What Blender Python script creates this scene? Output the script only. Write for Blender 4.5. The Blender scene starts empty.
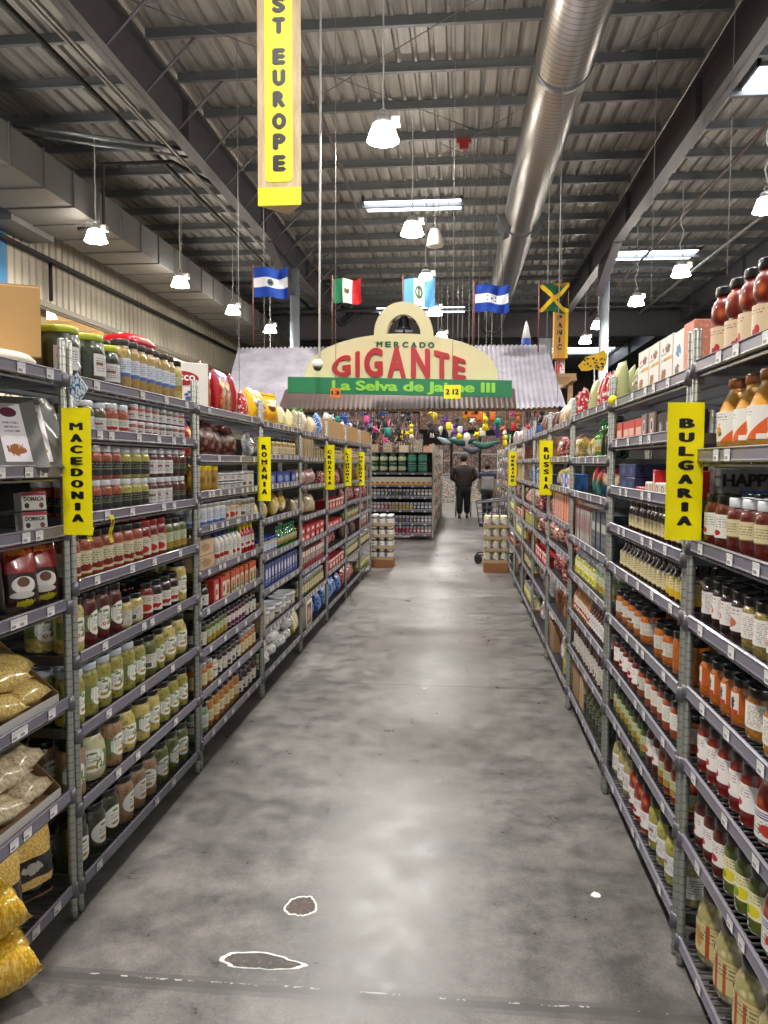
import bpy, bmesh, math, random
from mathutils import Vector, Matrix, noise
random.seed(7)
PI = math.pi
S = bpy.context.scene
COL = S.collection
# ------------------------------------------------------------------ camera
FPX = 780.24
YAW, PIT, ROL = .0977, .0626, .0039
CAMH = 1.52
cy_, sy_, cp_, sp_ = math.cos(YAW), math.sin(YAW), math.cos(PIT), math.sin(PIT)
Fv = Vector((-sy_*cp_, cy_*cp_, -sp_)); r0 = Vector((cy_, sy_, 0)); u0 = r0.cross(Fv)
Rv = math.cos(ROL)*r0 + math.sin(ROL)*u0; Uv = -math.sin(ROL)*r0 + math.cos(ROL)*u0
cd = bpy.data.cameras.new('camera'); cam = bpy.data.objects.new('camera', cd); COL.objects.link(cam)
cam.matrix_world = Matrix(((Rv.x, Uv.x, -Fv.x, 0), (Rv.y, Uv.y, -Fv.y, 0), (Rv.z, Uv.z, -Fv.z, CAMH), (0, 0, 0, 1)))
cd.sensor_fit = 'VERTICAL'; cd.sensor_height = 24; cd.lens = FPX/1024*24; cd.clip_end = 200; cd.clip_start = .05
S.camera = cam
# ------------------------------------------------------------------ light and exposure
S.view_settings.view_transform = 'Standard'; S.view_settings.look = 'None'
S.view_settings.exposure = 0.52; S.view_settings.gamma = 1
S.view_settings.use_curve_mapping = False
W = bpy.data.worlds.new('world'); S.world = W; W.use_nodes = True
W.node_tree.nodes['Background'].inputs[0].default_value = (.92, .95, 1, 1)
W.node_tree.nodes['Background'].inputs[1].default_value = .38
LAMP_W = 200.0          # each high-bay lamp
LAMP_COL = (1, .965, .91)
SKYLIGHT = 5.5
# ------------------------------------------------------------------ colour and materials
def lin(c):
    if isinstance(c, str):
        c = [int(c[i:i+2], 16)/255 for i in (1, 3, 5)]
    return tuple((x/12.92 if x <= .04045 else ((x+.055)/1.055)**2.4) for x in c[:3]) + (1,)
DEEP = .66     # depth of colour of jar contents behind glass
_m = {}
class NT:
    def __init__(s, name):
        s.m = bpy.data.materials.new(name); s.m.use_nodes = True; s.t = s.m.node_tree
        s.b = s.t.nodes['Principled BSDF']
    def n(s, k, **kw):
        o = s.t.nodes.new(k)
        for a, v in kw.items(): setattr(o, a, v)
        return o
    def l(s, a, b): s.t.links.new(a, b)
    def put(s, sock, v):
        if hasattr(v, 'is_linked') or isinstance(v, bpy.types.NodeSocket): s.l(v, sock)
        else: sock.default_value = v
    def math(s, op, a, b=0.0, c=None):
        o = s.n('ShaderNodeMath', operation=op); s.put(o.inputs[0], a); s.put(o.inputs[1], b)
        if c is not None: s.put(o.inputs[2], c)
        return o.outputs[0]
    def mix(s, f, a, b):
        o = s.n('ShaderNodeMix', data_type='RGBA'); s.put(o.inputs[0], f); s.put(o.inputs[6], a); s.put(o.inputs[7], b)
        return o.outputs[2]
    def uv(s):
        o = s.n('ShaderNodeUVMap'); x = s.n('ShaderNodeSeparateXYZ'); s.l(o.outputs[0], x.inputs[0]); s.uvv = o.outputs[0]
        return x.outputs[0], x.outputs[1]
    def obj(s):
        o = s.n('ShaderNodeTexCoord'); return o.outputs['Object']
    def noise(s, vec, scale, detail=3, rough=.5):
        o = s.n('ShaderNodeTexNoise'); s.l(vec, o.inputs['Vector']); o.inputs['Scale'].default_value = scale
        o.inputs['Detail'].default_value = detail; o.inputs['Roughness'].default_value = rough
        return o.outputs['Fac']
    def ramp(s, f, stops):
        o = s.n('ShaderNodeValToRGB'); s.l(f, o.inputs[0]); e = o.color_ramp.elements
        while len(e) < len(stops): e.new(.5)
        for i, (p, c) in enumerate(stops): e[i].position = p; e[i].color = c if len(c) == 4 else lin(c)
        return o.outputs[0]
    def bump(s, h, strength=.3, dist=.01):
        o = s.n('ShaderNodeBump'); s.l(h, o.inputs['Height']); o.inputs['Strength'].default_value = strength
        o.inputs['Distance'].default_value = dist; s.l(o.outputs[0], s.b.inputs['Normal'])
    def set(s, rough=.5, metal=0, coat=0, col=None, spec=None):
        s.put(s.b.inputs['Roughness'], rough); s.put(s.b.inputs['Metallic'], metal); s.b.inputs['Coat Weight'].default_value = coat
        s.b.inputs['Coat Roughness'].default_value = .04
        if col is not None: s.put(s.b.inputs['Base Color'], col)
        return s.m
def plain(c, rough=.5, metal=0, coat=0, var=0.0, name=None):
    k = ('p', str(c), rough, metal, coat, var)
    if k not in _m:
        t = NT(name or 'paint'); v = lin(c)
        if var:
            f = t.noise(t.obj(), 14, 4)
            v = t.mix(t.math('MULTIPLY', f, var), v, tuple(x*.45 for x in v[:3])+(1,))
        _m[k] = t.set(rough, metal, coat, v)
    return _m[k]
def content(c1, c2, sc=70, coat=1, rough=.35):
    """what fills a jar: chunks seen through clear coated glass"""
    k = ('c', c1, c2, sc, coat)
    if k not in _m:
        t = NT('jar_contents'); o = t.obj()
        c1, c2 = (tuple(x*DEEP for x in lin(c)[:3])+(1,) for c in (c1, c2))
        v = t.n('ShaderNodeTexVoronoi'); t.l(o, v.inputs['Vector']); v.inputs['Scale'].default_value = sc
        f = t.math('MULTIPLY', v.outputs['Distance'], 1.5)
        g = t.noise(o, sc*.6, 3)
        q = t.math('ADD', t.math('MULTIPLY', f, .55), t.math('MULTIPLY', g, .6))
        c = t.ramp(q, [(.28, c1), (.72, c2)])
        t.bump(f, .25, .004)
        _m[k] = t.set(rough, 0, coat, c)
    return _m[k]
def printed(base, ops, rough=.45, coat=0, seed=0):
    """a printed label or wrapper drawn from simple shapes in the part's own UV"""
    k = ('l', base, tuple(ops), rough, coat, seed)
    if k in _m: return _m[k]
    t = NT('printed_paper'); u, v = t.uv(); col = lin(base)
    def rng(x, a, b):
        return t.math('MULTIPLY', t.math('GREATER_THAN', x, a), t.math('LESS_THAN', x, b))
    for op in ops:
        kd = op[0]
        if kd == 'r': m = t.math('MULTIPLY', rng(u, op[1], op[2]), rng(v, op[3], op[4])); c = op[5]
        elif kd == 'c':
            a = t.math('DIVIDE', t.math('SUBTRACT', u, op[1]), op[3]); b = t.math('DIVIDE', t.math('SUBTRACT', v, op[2]), op[4])
            d = t.math('ADD', t.math('MULTIPLY', a, a), t.math('MULTIPLY', b, b)); m = t.math('LESS_THAN', d, 1.0); c = op[5]
        elif kd == 'h':   # half plane a*u+b*v>c
            m = t.math('GREATER_THAN', t.math('ADD', t.math('MULTIPLY', u, op[1]), t.math('MULTIPLY', v, op[2])), op[3]); c = op[4]
        elif kd == 't':   # rows of tiny print
            rows = op[5]
            fr = t.math('FRACT', t.math('MULTIPLY', v, rows)); fl = t.math('FLOOR', t.math('MULTIPLY', v, rows))
            cb = t.n('ShaderNodeCombineXYZ'); t.l(t.math('MULTIPLY', u, 26.0), cb.inputs[0]); t.l(fl, cb.inputs[1]); cb.inputs[2].default_value = seed
            n = t.noise(cb.outputs[0], 1.0, 0)
            m = t.math('MULTIPLY', t.math('MULTIPLY', t.math('LESS_THAN', fr, .45), t.math('GREATER_THAN', n, .47)),
                       t.math('MULTIPLY', rng(u, op[1], op[2]), rng(v, op[3], op[4])))
            m = t.math('MULTIPLY', m, .75); c = op[6]
        elif kd == 'b':   # blotchy picture
            a = t.math('DIVIDE', t.math('SUBTRACT', u, op[1]), op[3]); b = t.math('DIVIDE', t.math('SUBTRACT', v, op[2]), op[4])
            n = t.noise(t.uvv, op[6] if len(op) > 6 else 9, 2)
            d = t.math('ADD', t.math('ADD', t.math('MULTIPLY', a, a), t.math('MULTIPLY', b, b)), t.math('MULTIPLY', t.math('SUBTRACT', n, .5), 3.2))
            m = t.math('LESS_THAN', d, .9); c = op[5]
        elif kd == 'n':   # mottle
            m = t.math('GREATER_THAN', t.noise(t.uvv, op[1], 2), op[2]); c = op[3]
        col = t.mix(m, col, lin(c))
    _m[k] = t.set(rough, 0, coat, col)
    return _m[k]
def emis(c, s):
    k = ('e', str(c), s)
    if k not in _m:
        t = NT('glow'); t.b.inputs['Emission Color'].default_value = lin(c); t.b.inputs['Emission Strength'].default_value = s
        _m[k] = t.set(.5, 0, 0, lin(c))
    return _m[k]
# ------------------------------------------------------------------ mesh helpers
def fin(bm, name, m, smooth=False, norm=True):
    if norm: bmesh.ops.recalc_face_normals(bm, faces=bm.faces)
    me = bpy.data.meshes.new(name); bm.to_mesh(me); bm.free()
    for mm in (m if isinstance(m, (list, tuple)) else [m]): me.materials.append(mm)
    if smooth:
        me.polygons.foreach_set('use_smooth', [True]*len(me.polygons))
    return me
def box(bm, x0, x1, y0, y1, z0, z1, mi=0):
    vs = [bm.verts.new((x, y, z)) for z in (z0, z1) for y in (y0, y1) for x in (x0, x1)]
    for q in ((0, 2, 3, 1), (4, 5, 7, 6), (0, 1, 5, 4), (2, 6, 7, 3), (0, 4, 6, 2), (1, 3, 7, 5)):
        f = bm.faces.new([vs[i] for i in q]); f.material_index = mi
    return vs
def bevbox(w, d, h, b, m, name='box', seg=2, z0=0):
    bm = bmesh.new(); box(bm, -w/2, w/2, -d/2, d/2, z0, z0+h)
    if b: bmesh.ops.bevel(bm, geom=list(bm.edges), offset=b, segments=seg, affect='EDGES', profile=.5)
    return fin(bm, name, m)
def lathe(bm, prof, seg=20, cx=0, cy=0, mi=0, cap=True):
    rings = []
    for r, z in prof:
        rings.append([bm.verts.new((cx+r*math.cos(2*PI*i/seg), cy+r*math.sin(2*PI*i/seg), z)) for i in range(seg)])
    for a, b in zip(rings, rings[1:]):
        for i in range(seg):
            j = (i+1) % seg; f = bm.faces.new((a[i], a[j], b[j], b[i])); f.material_index = mi; f.smooth = True
    if cap:
        if prof[0][0] > 1e-5: bm.faces.new(rings[0][::-1]).material_index = mi
        if prof[-1][0] > 1e-5: bm.faces.new(rings[-1]).material_index = mi
def tube(bm, pts, r, seg=8, mi=0, closed=False):
    pts = [Vector(p) for p in pts]; n = len(pts); rings = []; prev = None
    for i, p in enumerate(pts):
        if closed: t = pts[(i+1) % n]-pts[i-1]
        else: t = pts[min(i+1, n-1)]-pts[max(i-1, 0)]
        t.normalize()
        if prev is None:
            a = Vector((0, 0, 1)) if abs(t.z) < .9 else Vector((1, 0, 0)); s = t.cross(a).normalized()
        else: s = (prev-t*prev.dot(t)).normalized()
        prev = s; q = t.cross(s)
        rr = r[i] if isinstance(r, (list, tuple)) else r
        rings.append([bm.verts.new(p+rr*(math.cos(2*PI*k/seg)*s+math.sin(2*PI*k/seg)*q)) for k in range(seg)])
    pr = list(zip(rings, rings[1:])) + ([(rings[-1], rings[0])] if closed else [])
    for a, b in pr:
        for k in range(seg):
            j = (k+1) % seg; f = bm.faces.new((a[k], a[j], b[j], b[k])); f.smooth = True; f.material_index = mi
    if not closed:
        bm.faces.new(rings[0][::-1]).material_index = mi; bm.faces.new(rings[-1]).material_index = mi
def link(name, me, parent=None, loc=(0, 0, 0), rz=0, rot=None, sc=None):
    o = bpy.data.objects.new(name, me); COL.objects.link(o)
    if parent is not None: o.parent = parent
    o.location = loc; o.rotation_euler = rot if rot else (0, 0, rz)
    if sc: o.scale = sc if isinstance(sc, tuple) else (sc,)*3
    return o
def tag(o, label, cat, group=None, kind=None):
    o['label'] = label; o['category'] = cat
    if group: o['group'] = group
    if kind: o['kind'] = kind
    n = len(label.split())
    if n < 4 or n > 16: print('LABELLEN', n, label)
    return o
def struct(name, me, **k):
    o = link(name, me, **k); o['kind'] = 'structure'; return o
def part(name, bm_or_me, m=None, parent=None, smooth=False, **k):
    me = bm_or_me if isinstance(bm_or_me, bpy.types.Mesh) else fin(bm_or_me, name, m, smooth)
    return link(name, me, parent, **k)
def uvplane(bm, w, h, y=0, z0=0, curve=None, x0=None):
    lay = bm.loops.layers.uv.verify(); x0 = -w/2 if x0 is None else x0
    vs = [bm.verts.new(p) for p in ((x0, y, z0), (x0+w, y, z0), (x0+w, y, z0+h), (x0, y, z0+h))]
    f = bm.faces.new(vs)
    for l, q in zip(f.loops, ((0, 0), (1, 0), (1, 1), (0, 1))): l[lay].uv = q
_tc = {}
def textmesh(s, size, m, ext=.002, off=0.0, wide=1.0, name='lettering'):
    """letters standing upright in the XZ plane, facing -Y, centred"""
    k = (s, size, off)
    if k not in _tc:
        c = bpy.data.curves.new('t', 'FONT'); c.body = s; c.size = size; c.extrude = 1; c.offset = off
        c.align_x = 'CENTER'; c.align_y = 'CENTER'
        o = bpy.data.objects.new('t', c); COL.objects.link(o)
        me = bpy.data.meshes.new_from_object(o.evaluated_get(bpy.context.evaluated_depsgraph_get()))
        bpy.data.objects.remove(o); bpy.data.curves.remove(c)
        xs = [v.co.x for v in me.vertices]; ys = [v.co.y for v in me.vertices]
        mx, my = (min(xs)+max(xs))/2, (min(ys)+max(ys))/2
        for v in me.vertices: v.co = Vector((v.co.x-mx, -v.co.z, v.co.y-my))
        _tc[k] = me
    if m is None: return
    me = _tc[k].copy(); me.name = name
    for v in me.vertices: v.co.x *= wide; v.co.y *= ext
    me.materials.clear(); me.materials.append(m)
    return me
for ch in 'MACEDONIRTLHUVBGSPKN': textmesh(ch, 1, None, off=.012); textmesh(ch, 1, None, off=.01); textmesh(ch, 1, None, off=.015); textmesh(ch, 1, None, off=0) if ch == 'M' else None
for s_, z_, o_ in (('2 12', 1, .01), ('13', 1, .01), ('DOMACA', .026, .0006), ('sco', .055, .001), ('HAPPY', .05, .001), ('La Selva de Jaime III', .2, .004)): textmesh(s_, z_, None, off=o_)
def fitmesh(me, w, h):
    """copy of a letter mesh scaled to width w, height h"""
    me = me.copy(); xs = [v.co.x for v in me.vertices]; zs = [v.co.z for v in me.vertices]
    sx, sz = w/(max(xs)-min(xs)), h/(max(zs)-min(zs))
    for v in me.vertices: v.co.x *= sx; v.co.z *= sz
    return me
def bold(me, dx, dz=0):
    """the same letter with heavier strokes"""
    bm = bmesh.new()
    for q_, (sx_, sz_) in enumerate(((-1, 0), (1, 0), (0, -1), (0, 1), (0, 0))):
        if sx_ == 0 and sz_ and not dz: continue
        n0 = len(bm.verts); bm.from_mesh(me); bm.verts.ensure_lookup_table()
        for v in bm.verts[n0:]: v.co.x += sx_*dx; v.co.z += sz_*dz; v.co.y -= .0004*q_
    r = bpy.data.meshes.new('letter'); bm.to_mesh(r); bm.free(); r.materials.append(me.materials[0]); return r
def flat(bm, pts, y0, y1, mi=0):
    """outline in XZ given thickness along Y"""
    a = [bm.verts.new((x, y0, z)) for x, z in pts]; b = [bm.verts.new((x, y1, z)) for x, z in pts]; n = len(pts)
    bm.faces.new(a); bm.faces.new(b[::-1])
    for i in range(n): bm.faces.new((a[i], a[(i+1) % n], b[(i+1) % n], b[i]))
def onY(x, y, Y):
    d = Fv + Rv*(x-384)/FPX - Uv*(y-512)/FPX; t = Y/d.y; return d.x*t, CAMH+d.z*t
def onZ(x, y, Z):
    d = Fv + Rv*(x-384)/FPX - Uv*(y-512)/FPX; t = (Z-CAMH)/d.z; return d.x*t, d.y*t
# ------------------------------------------------------------------ shared materials
STEEL = plain('#7f8082', .32, .85, name='shelf_steel')
t = NT('ringed_chrome_post'); o = t.obj(); sx = t.n('ShaderNodeSeparateXYZ'); t.l(o, sx.inputs[0])
f = t.math('LESS_THAN', t.math('FRACT', t.math('MULTIPLY', sx.outputs[2], 39.4)), .16)
POST = t.set(.38, .7, 0, t.mix(f, lin('#9a9b93'), lin('#7b7c76'))); t.bump(f, .6, .002)
STRIP = plain('#6f6b78', .35, 0, .3, name='price_channel'); STRIPLIT = plain('#8e8b98', .35, 0, .2)
TAG = printed('#e2e0de', [('t', .08, .92, .5, .95, 9, '#55555a'), ('r', .1, .6, .12, .4, '#8b8b92')])
TAGY = printed('#e8dd22', [('r', .3, .7, .25, .4, '#c08a20'), ('b', .5, .7, .3, .15, '#a06018')])
YEL = plain('#f2e80c', .45, 0, .15, name='sign_yellow'); BLK = plain('#0d0d0f', .4); WHITE = plain('#e8e6e2', .5)
KRAFT = plain('#c39a66', .8, var=.25, name='kraft_card'); DKRAFT = plain('#8a6a48', .85, var=.3)
LIGHT_BLOCK = plain('#1d1b1a', .8, name='light_block_dark')  # colour of the dark light-blocking sheets added behind the goods
GALV = plain('#8b8e92', .38, .8, name='galvanised')
# ------------------------------------------------------------------ floor
t = NT('polished_concrete'); o = t.obj(); sx = t.n('ShaderNodeSeparateXYZ'); t.l(o, sx.inputs[0])
n1 = t.noise(o, 1.4, 7, .66); n2 = t.noise(o, 6.5, 9, .74); n3 = t.noise(o, 110, 4, .8)
q = t.math('ADD', t.math('ADD', t.math('MULTIPLY', n1, .40), t.math('MULTIPLY', n2, .42)), t.math('MULTIPLY', n3, .20))
c = t.ramp(q, [(.36, '#2f2d2c'), (.46, '#4e4b49'), (.54, '#676360'), (.68, '#88837e')])
wob = t.math('MULTIPLY', t.math('SUBTRACT', t.noise(o, 3, 5), .5), .03)
for jy, wd in ((2.125, .015), (5.27, .011), (8.6, .008), (11.9, .008), (15.2, .01), (18.5, .01), (-1.2, .01)):
    d = t.math('ABSOLUTE', t.math('SUBTRACT', t.math('ADD', sx.outputs[1], wob), jy))
    c = t.mix(t.math('MULTIPLY', t.math('LESS_THAN', d, wd), .62), c, lin('#35322f'))
    if jy == 2.125:
        d2 = t.math('ABSOLUTE', t.math('SUBTRACT', t.math('ADD', sx.outputs[1], wob), jy+.014))
        m = t.math('MULTIPLY', t.math('LESS_THAN', d2, .0032), t.math('GREATER_THAN', t.noise(o, 16, 4, .7), .55))
        c = t.mix(m, c, lin('#e0dcd6'))
        m = t.math('MULTIPLY', t.math('LESS_THAN', d, .036), .55); c = t.mix(m, c, lin('#4a4744'))
r = t.ramp(n2, [(.3, (.24, .24, .24, 1)), (.7, (.48, .48, .48, 1))])
t.bump(n3, .12, .003)
FLOOR = t.set(r, 0, 0, c)
bm = bmesh.new(); box(bm, -11, 20, -5, 62, -.1, 0); struct('floor', fin(bm, 'floor', FLOOR))
# chipped patches with pale ragged rims
def patch(cx, cy, rx, ry, seed, fill, label, lobes=None):
    rnd = random.Random(seed); N = 56; ph = [rnd.uniform(0, 6.28) for _ in range(5)]
    def rad(a): return (1+.05*math.sin(2*a+ph[0])+.05*math.sin(3*a+ph[1])+.04*math.sin(5*a+ph[2])+.03*math.sin(9*a+ph[3])+.02*math.sin(14*a+ph[4]))*(1 if math.sin(a) > 0 else 1-.45*abs(math.sin(a)))
    def ring(k, z): return [(cx+rx*k*rad(2*PI*i/N)*math.cos(2*PI*i/N), cy+ry*k*rad(2*PI*i/N)*math.sin(2*PI*i/N)*(1+.12*math.cos(2*PI*i/N+ph[0])), z) for i in range(N)]
    bm = bmesh.new(); A = [bm.verts.new(p) for p in ring(1, .0006)]; B = [bm.verts.new(p) for p in ring(.95, .003)]
    Cc = [bm.verts.new((p[0]+rnd.uniform(-.002, .002), p[1]+rnd.uniform(-.0015, .0015), .002)) for p in ring(.87, .002)]
    for P_, Q in ((A, B), (B, Cc)):
        for i in range(N): bm.faces.new((P_[i], P_[(i+1) % N], Q[(i+1) % N], Q[i]))
    me = fin(bm, 'rim', plain('#e6e3de', .5)); o = link('floor_chip', me); tag(o, label, 'floor chip')
    if not fill:
        bm = bmesh.new(); D = [bm.verts.new(p) for p in ring(.86, .0014)]; bm.faces.new(D); part('paint', bm, plain('#e6e3de', .5), o)
    if fill:
        bm = bmesh.new(); D = [bm.verts.new(p) for p in ring(.9, .0012)]; bm.faces.new(D)
        t = NT('rusty_pit'); ob = t.obj(); q = t.noise(ob, 60, 5, .7)
        part('pit', bm, t.set(.6, 0, 0, t.ramp(q, [(.35, '#332b27'), (.55, fill), (.7, '#7d5a48')])), o)
patch(-.53, 2.54, .056, .085, 3, '#4a3a34', 'small half-round rusty chip with white rim on the concrete floor')
patch(-.59, 2.235, .135, .052, 9, '#46423f', 'long low chip with ragged white rim beside the floor joint')
patch(.49, 2.72, .018, .022, 5, None, 'tiny white paint spot on the floor near the right shelves')
# ------------------------------------------------------------------ roof, walls
t = NT('roof_deck'); o = t.obj(); sx = t.n('ShaderNodeSeparateXYZ'); t.l(o, sx.inputs[0])
cb = t.n('ShaderNodeCombineXYZ'); t.l(t.math('MULTIPLY', sx.outputs[0], 9), cb.inputs[0]); t.l(t.math('MULTIPLY', sx.outputs[1], .35), cb.inputs[1])
n = t.noise(cb.outputs[0], 1.0, 5, .65)
DECK = t.set(.5, .25, 0, t.ramp(n, [(.3, '#8b8883'), (.5, '#aaa7a1'), (.75, '#c8c4bc')]))
bm = bmesh.new(); x = -12.0; prof = []
while x < 21:
    for dx, z in ((0, 8.84), (.20, 8.84), (.225, 8.91), (.285, 8.91)): prof.append((x+dx, z))
    prof_end = x; x += .31
row0 = [bm.verts.new((a, -5, z)) for a, z in prof]; row1 = [bm.verts.new((a, 62, z)) for a, z in prof]
for i in range(len(prof)-1): bm.faces.new((row0[i], row0[i+1], row1[i+1], row1[i]))
struct('ceiling', fin(bm, 'ceiling', DECK))
PURL = plain('#84878a', .5, .3, var=.3, name='painted_purlin')
def zsec(bm, x0, x1, y, zt, h=.2, w=.075, tk=.006):
    box(bm, x0, x1, y-tk/2, y+tk/2, zt-h, zt); box(bm, x0, x1, y, y+w, zt-tk, zt); box(bm, x0, x1, y-w, y, zt-h, zt-h+tk)
    box(bm, x0, x1, y-w-tk, y-w, zt-h, zt-h+.02)
purl_y = [13.2+1.505*k for k in range(-12, 32)]
PB = [(-11.9, -5.62), (-5.38, 4.2), (4.5, 20)]
pm = []
for x0, x1 in PB:
    bm = bmesh.new(); zsec(bm, x0, x1, 0, 8.83); pm.append(fin(bm, 'purlin', PURL))
for i, y in enumerate(purl_y):
    for j, ((x0, x1), me) in enumerate(zip(PB, pm)):
        o = struct('trim_%d' % (100+3*i+j), me, loc=(0, y, 0))
BEAM = plain('#5a575b', .5, .2, var=.25, name='painted_girder'); COLM = plain('#b4bcc6', .45, .3, var=.2, name='painted_column')
def ibeam(y0, y1, x, zb, zt, w=.26, name='trim_1'):
    bm = bmesh.new(); box(bm, x-.008, x+.008, y0, y1, zb, zt); box(bm, x-w/2, x+w/2, y0, y1, zb, zb+.02); box(bm, x-w/2, x+w/2, y0, y1, zt-.02, zt)
    yy = y0+2
    while yy < y1: box(bm, x-w/2+.01, x+w/2-.01, yy, yy+.012, zb, zt); yy += 6.1
    return struct(name, fin(bm, name, BEAM))
ibeam(-5, 60, -5.5, 7.78, 8.62, name='trim_1'); ibeam(-5, 60, 4.35, 7.78, 8.62, name='trim_2'); ibeam(20, 60, 9.6, 7.78, 8.62, name='trim_3')
# haunches at the columns
bm = bmesh.new()
for X, Y in ((-5.5, 25.3), (4.35, 26.2)):
    a = [bm.verts.new(p) for p in ((X-.02, Y-3.2, 7.79), (X-.02, Y-.12, 7.79), (X-.02, Y-.12, 6.95))]; b = [bm.verts.new(p) for p in ((X+.02, Y-3.2, 7.79), (X+.02, Y-.12, 7.79), (X+.02, Y-.12, 6.95))]
    bm.faces.new(a); bm.faces.new(b[::-1]); bm.faces.new((a[0], a[2], b[2], b[0])); bm.faces.new((a[0], b[0], b[1], a[1])); bm.faces.new((a[1], b[1], b[2], a[2]))
    w = .13
    p = [(X-w, Y-3.2, 7.77), (X+w, Y-3.2, 7.77), (X+w, Y-.12, 6.93), (X-w, Y-.12, 6.93)]
    q = [(a_, b_, c_-.02) for a_, b_, c_ in p]; A = [bm.verts.new(v) for v in p]; B = [bm.verts.new(v) for v in q]
    bm.faces.new(A); bm.faces.new(B[::-1])
    for i in range(4): bm.faces.new((A[i], B[i], B[(i+1) % 4], A[(i+1) % 4]))
struct('trim_4', fin(bm, 'haunch', BEAM))
k = 10
for X, Y, rad_, zt in ((-5.45, 25.45, .155, 7.78), (4.6, 26.35, .155, 7.78)):
    bm = bmesh.new(); lathe(bm, [(rad_, 0), (rad_, zt)], 24); box(bm, -.2, .2, -.2, .2, 0, .03); struct('trim_%d' % k, fin(bm, 'column', COLM), loc=(X, Y, 0)); k += 1
for X in (-4.5, 3.75, 9.5):
    bm = bmesh.new(); box(bm, -.3, .3, -.01, .01, 0, 7.2); box(bm, -.3, -.28, -.2, .2, 0, 7.2); box(bm, .28, .3, -.2, .2, 0, 7.2); struct('trim_%d' % k, fin(bm, 'column', COLM), loc=(X, 36.3, 0)); k += 1
bm = bmesh.new(); box(bm, -10, 20, 36, 36.02, 7.2, 8.3); box(bm, -10, 20, 35.85, 36.17, 7.2, 7.23); struct('trim_%d' % k, fin(bm, 'girder', BEAM)); k += 1
bm = bmesh.new(); tube(bm, [(-10, 30, 8.45), (20, 30, 8.45)], .05); tube(bm, [(-10, 33.4, 8.0), (20, 33.4, 8.0)], .05); struct('trim_%d' % k, fin(bm, 'pipe', BEAM)); k += 1
# flange braces from the left beam up to the purlins, cross-bracing rods
BR = plain('#77777a', .5, .3)
for X, sgn in ((-5.5, 1),):
    for y in purl_y:
        if 8 < y < 44:
            bm = bmesh.new(); tube(bm, [(X+.13*sgn, y, 7.8), (X+1.0*sgn, y, 8.66)], .028, 4); struct('trim_%d' % k, fin(bm, 'brace', BR)); k += 1
for p, q in (((-5.3, 11.7, 8.55), (.9, 17.7, 8.55)), ((.9, 11.7, 8.55), (-5.3, 17.7, 8.55)), ((-.5, 17.7, 8.55), (4.2, 23.7, 8.55)), ((4.2, 12, 8.55), (-1, 19, 8.55)), ((4.6, 17, 8.5), (10, 24, 8.5))):
    bm = bmesh.new(); tube(bm, [p, q], .009, 5); struct('trim_%d' % k, fin(bm, 'rod', BR)); k += 1
# skylights in the roof
SKY = emis('#eef5ff', SKYLIGHT)
k2 = 1
for x0, x1, y0, y1 in ((-2.75, -.07, 22.0, 22.9), (5.2, 7.95, 27.8, 29.0), (5.35, 8.2, 15.3, 16.5), (-4.0, .1, 36.8, 38.2), (5.0, 8.6, 42.2, 44), (3, 9.5, 50, 52.6), (-2.75, -.07, 7.0, 7.9), (5.35, 8.2, 3.3, 4.5)):
    bm = bmesh.new(); box(bm, x0, x1, y0, y1, 8.77, 8.80); fr = struct('window_%d' % k2, fin(bm, 'skylight', SKY))
    bm = bmesh.new()
    for a in ((x0-.05, x0, y0-.05, y1+.05), (x1, x1+.05, y0-.05, y1+.05), (x0-.05, x1+.05, y0-.05, y0), (x0-.05, x1+.05, y1, y1+.05)): box(bm, *a, 8.76, 8.925)
    part('window_frame', bm, PURL, fr); k2 += 1
# left wall: corrugated upper wall over an opening into a lit room
t = NT('ribbed_wall'); WALLM = t.set(.55, .1, 0, t.ramp(t.noise(t.obj(), .8, 3), [(.3, '#b3aa98'), (.7, '#c8bfac')]))
XW = -10.5
bm = bmesh.new(); prof = []; y = 5.0
while y < 62:
    prof += [(y, XW), (y+.2, XW), (y+.22, XW-.05), (y+.30, XW-.05), (y+.32, XW)]; y += .32
a = [bm.verts.new((x, y, 5.5)) for y, x in prof]; b = [bm.verts.new((x, y, 8.84)) for y, x in prof]
for i in range(len(prof)-1): bm.faces.new((a[i], a[i+1], b[i+1], b[i]))
struct('wall_left', fin(bm, 'wall_left', WALLM))
bm = bmesh.new(); box(bm, XW-.12, XW, 5, 62, 5.38, 5.5); box(bm, XW, XW+.05, 5, 62, 5.42, 5.56); struct('trim_5', fin(bm, 'trim', plain('#8d8577', .6)))
bm = bmesh.new(); box(bm, XW-.1, XW, -5, 62, 0, 3.2); box(bm, XW-.1, XW, 29.5, 62, 3.2, 5.4); box(bm, XW-.1, XW, -5, 5, 3.2, 8.84); struct('wall_left_lower', fin(bm, 'wall', plain('#bdb29c', .7)))
bm = bmesh.new(); box(bm, XW+.0, XW+.02, 5, 17.4, 5.4, 7.3); struct('trim_6', fin(bm, 'blue_panel', plain('#3f7fae', .6)))
WOOD = plain('#a8855c', .6, var=.3, name='timber')
bm = bmesh.new(); box(bm, -17, -16.9, 3, 32, 3, 8); box(bm, -17, XW-.1, 32, 32.1, 3, 8); struct('wall_back', fin(bm, 'wall', plain('#e3cfa8', .7)))
bm = bmesh.new(); box(bm, -16.9, XW-.12, 3, 32, 7.0, 7.06)
for i in range(14): box(bm, -16.9, XW-.12, 4+2*i, 4.12+2*i, 6.75, 7.0)
struct('ceiling_side_room', fin(bm, 'ceil', plain('#d9c6a2', .7)))
bm = bmesh.new(); box(bm, -16.9, XW-.12, 3, 32, 3.1, 3.2); struct('floor_side_room', fin(bm, 'fl', plain('#8f7f66', .7)))
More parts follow.
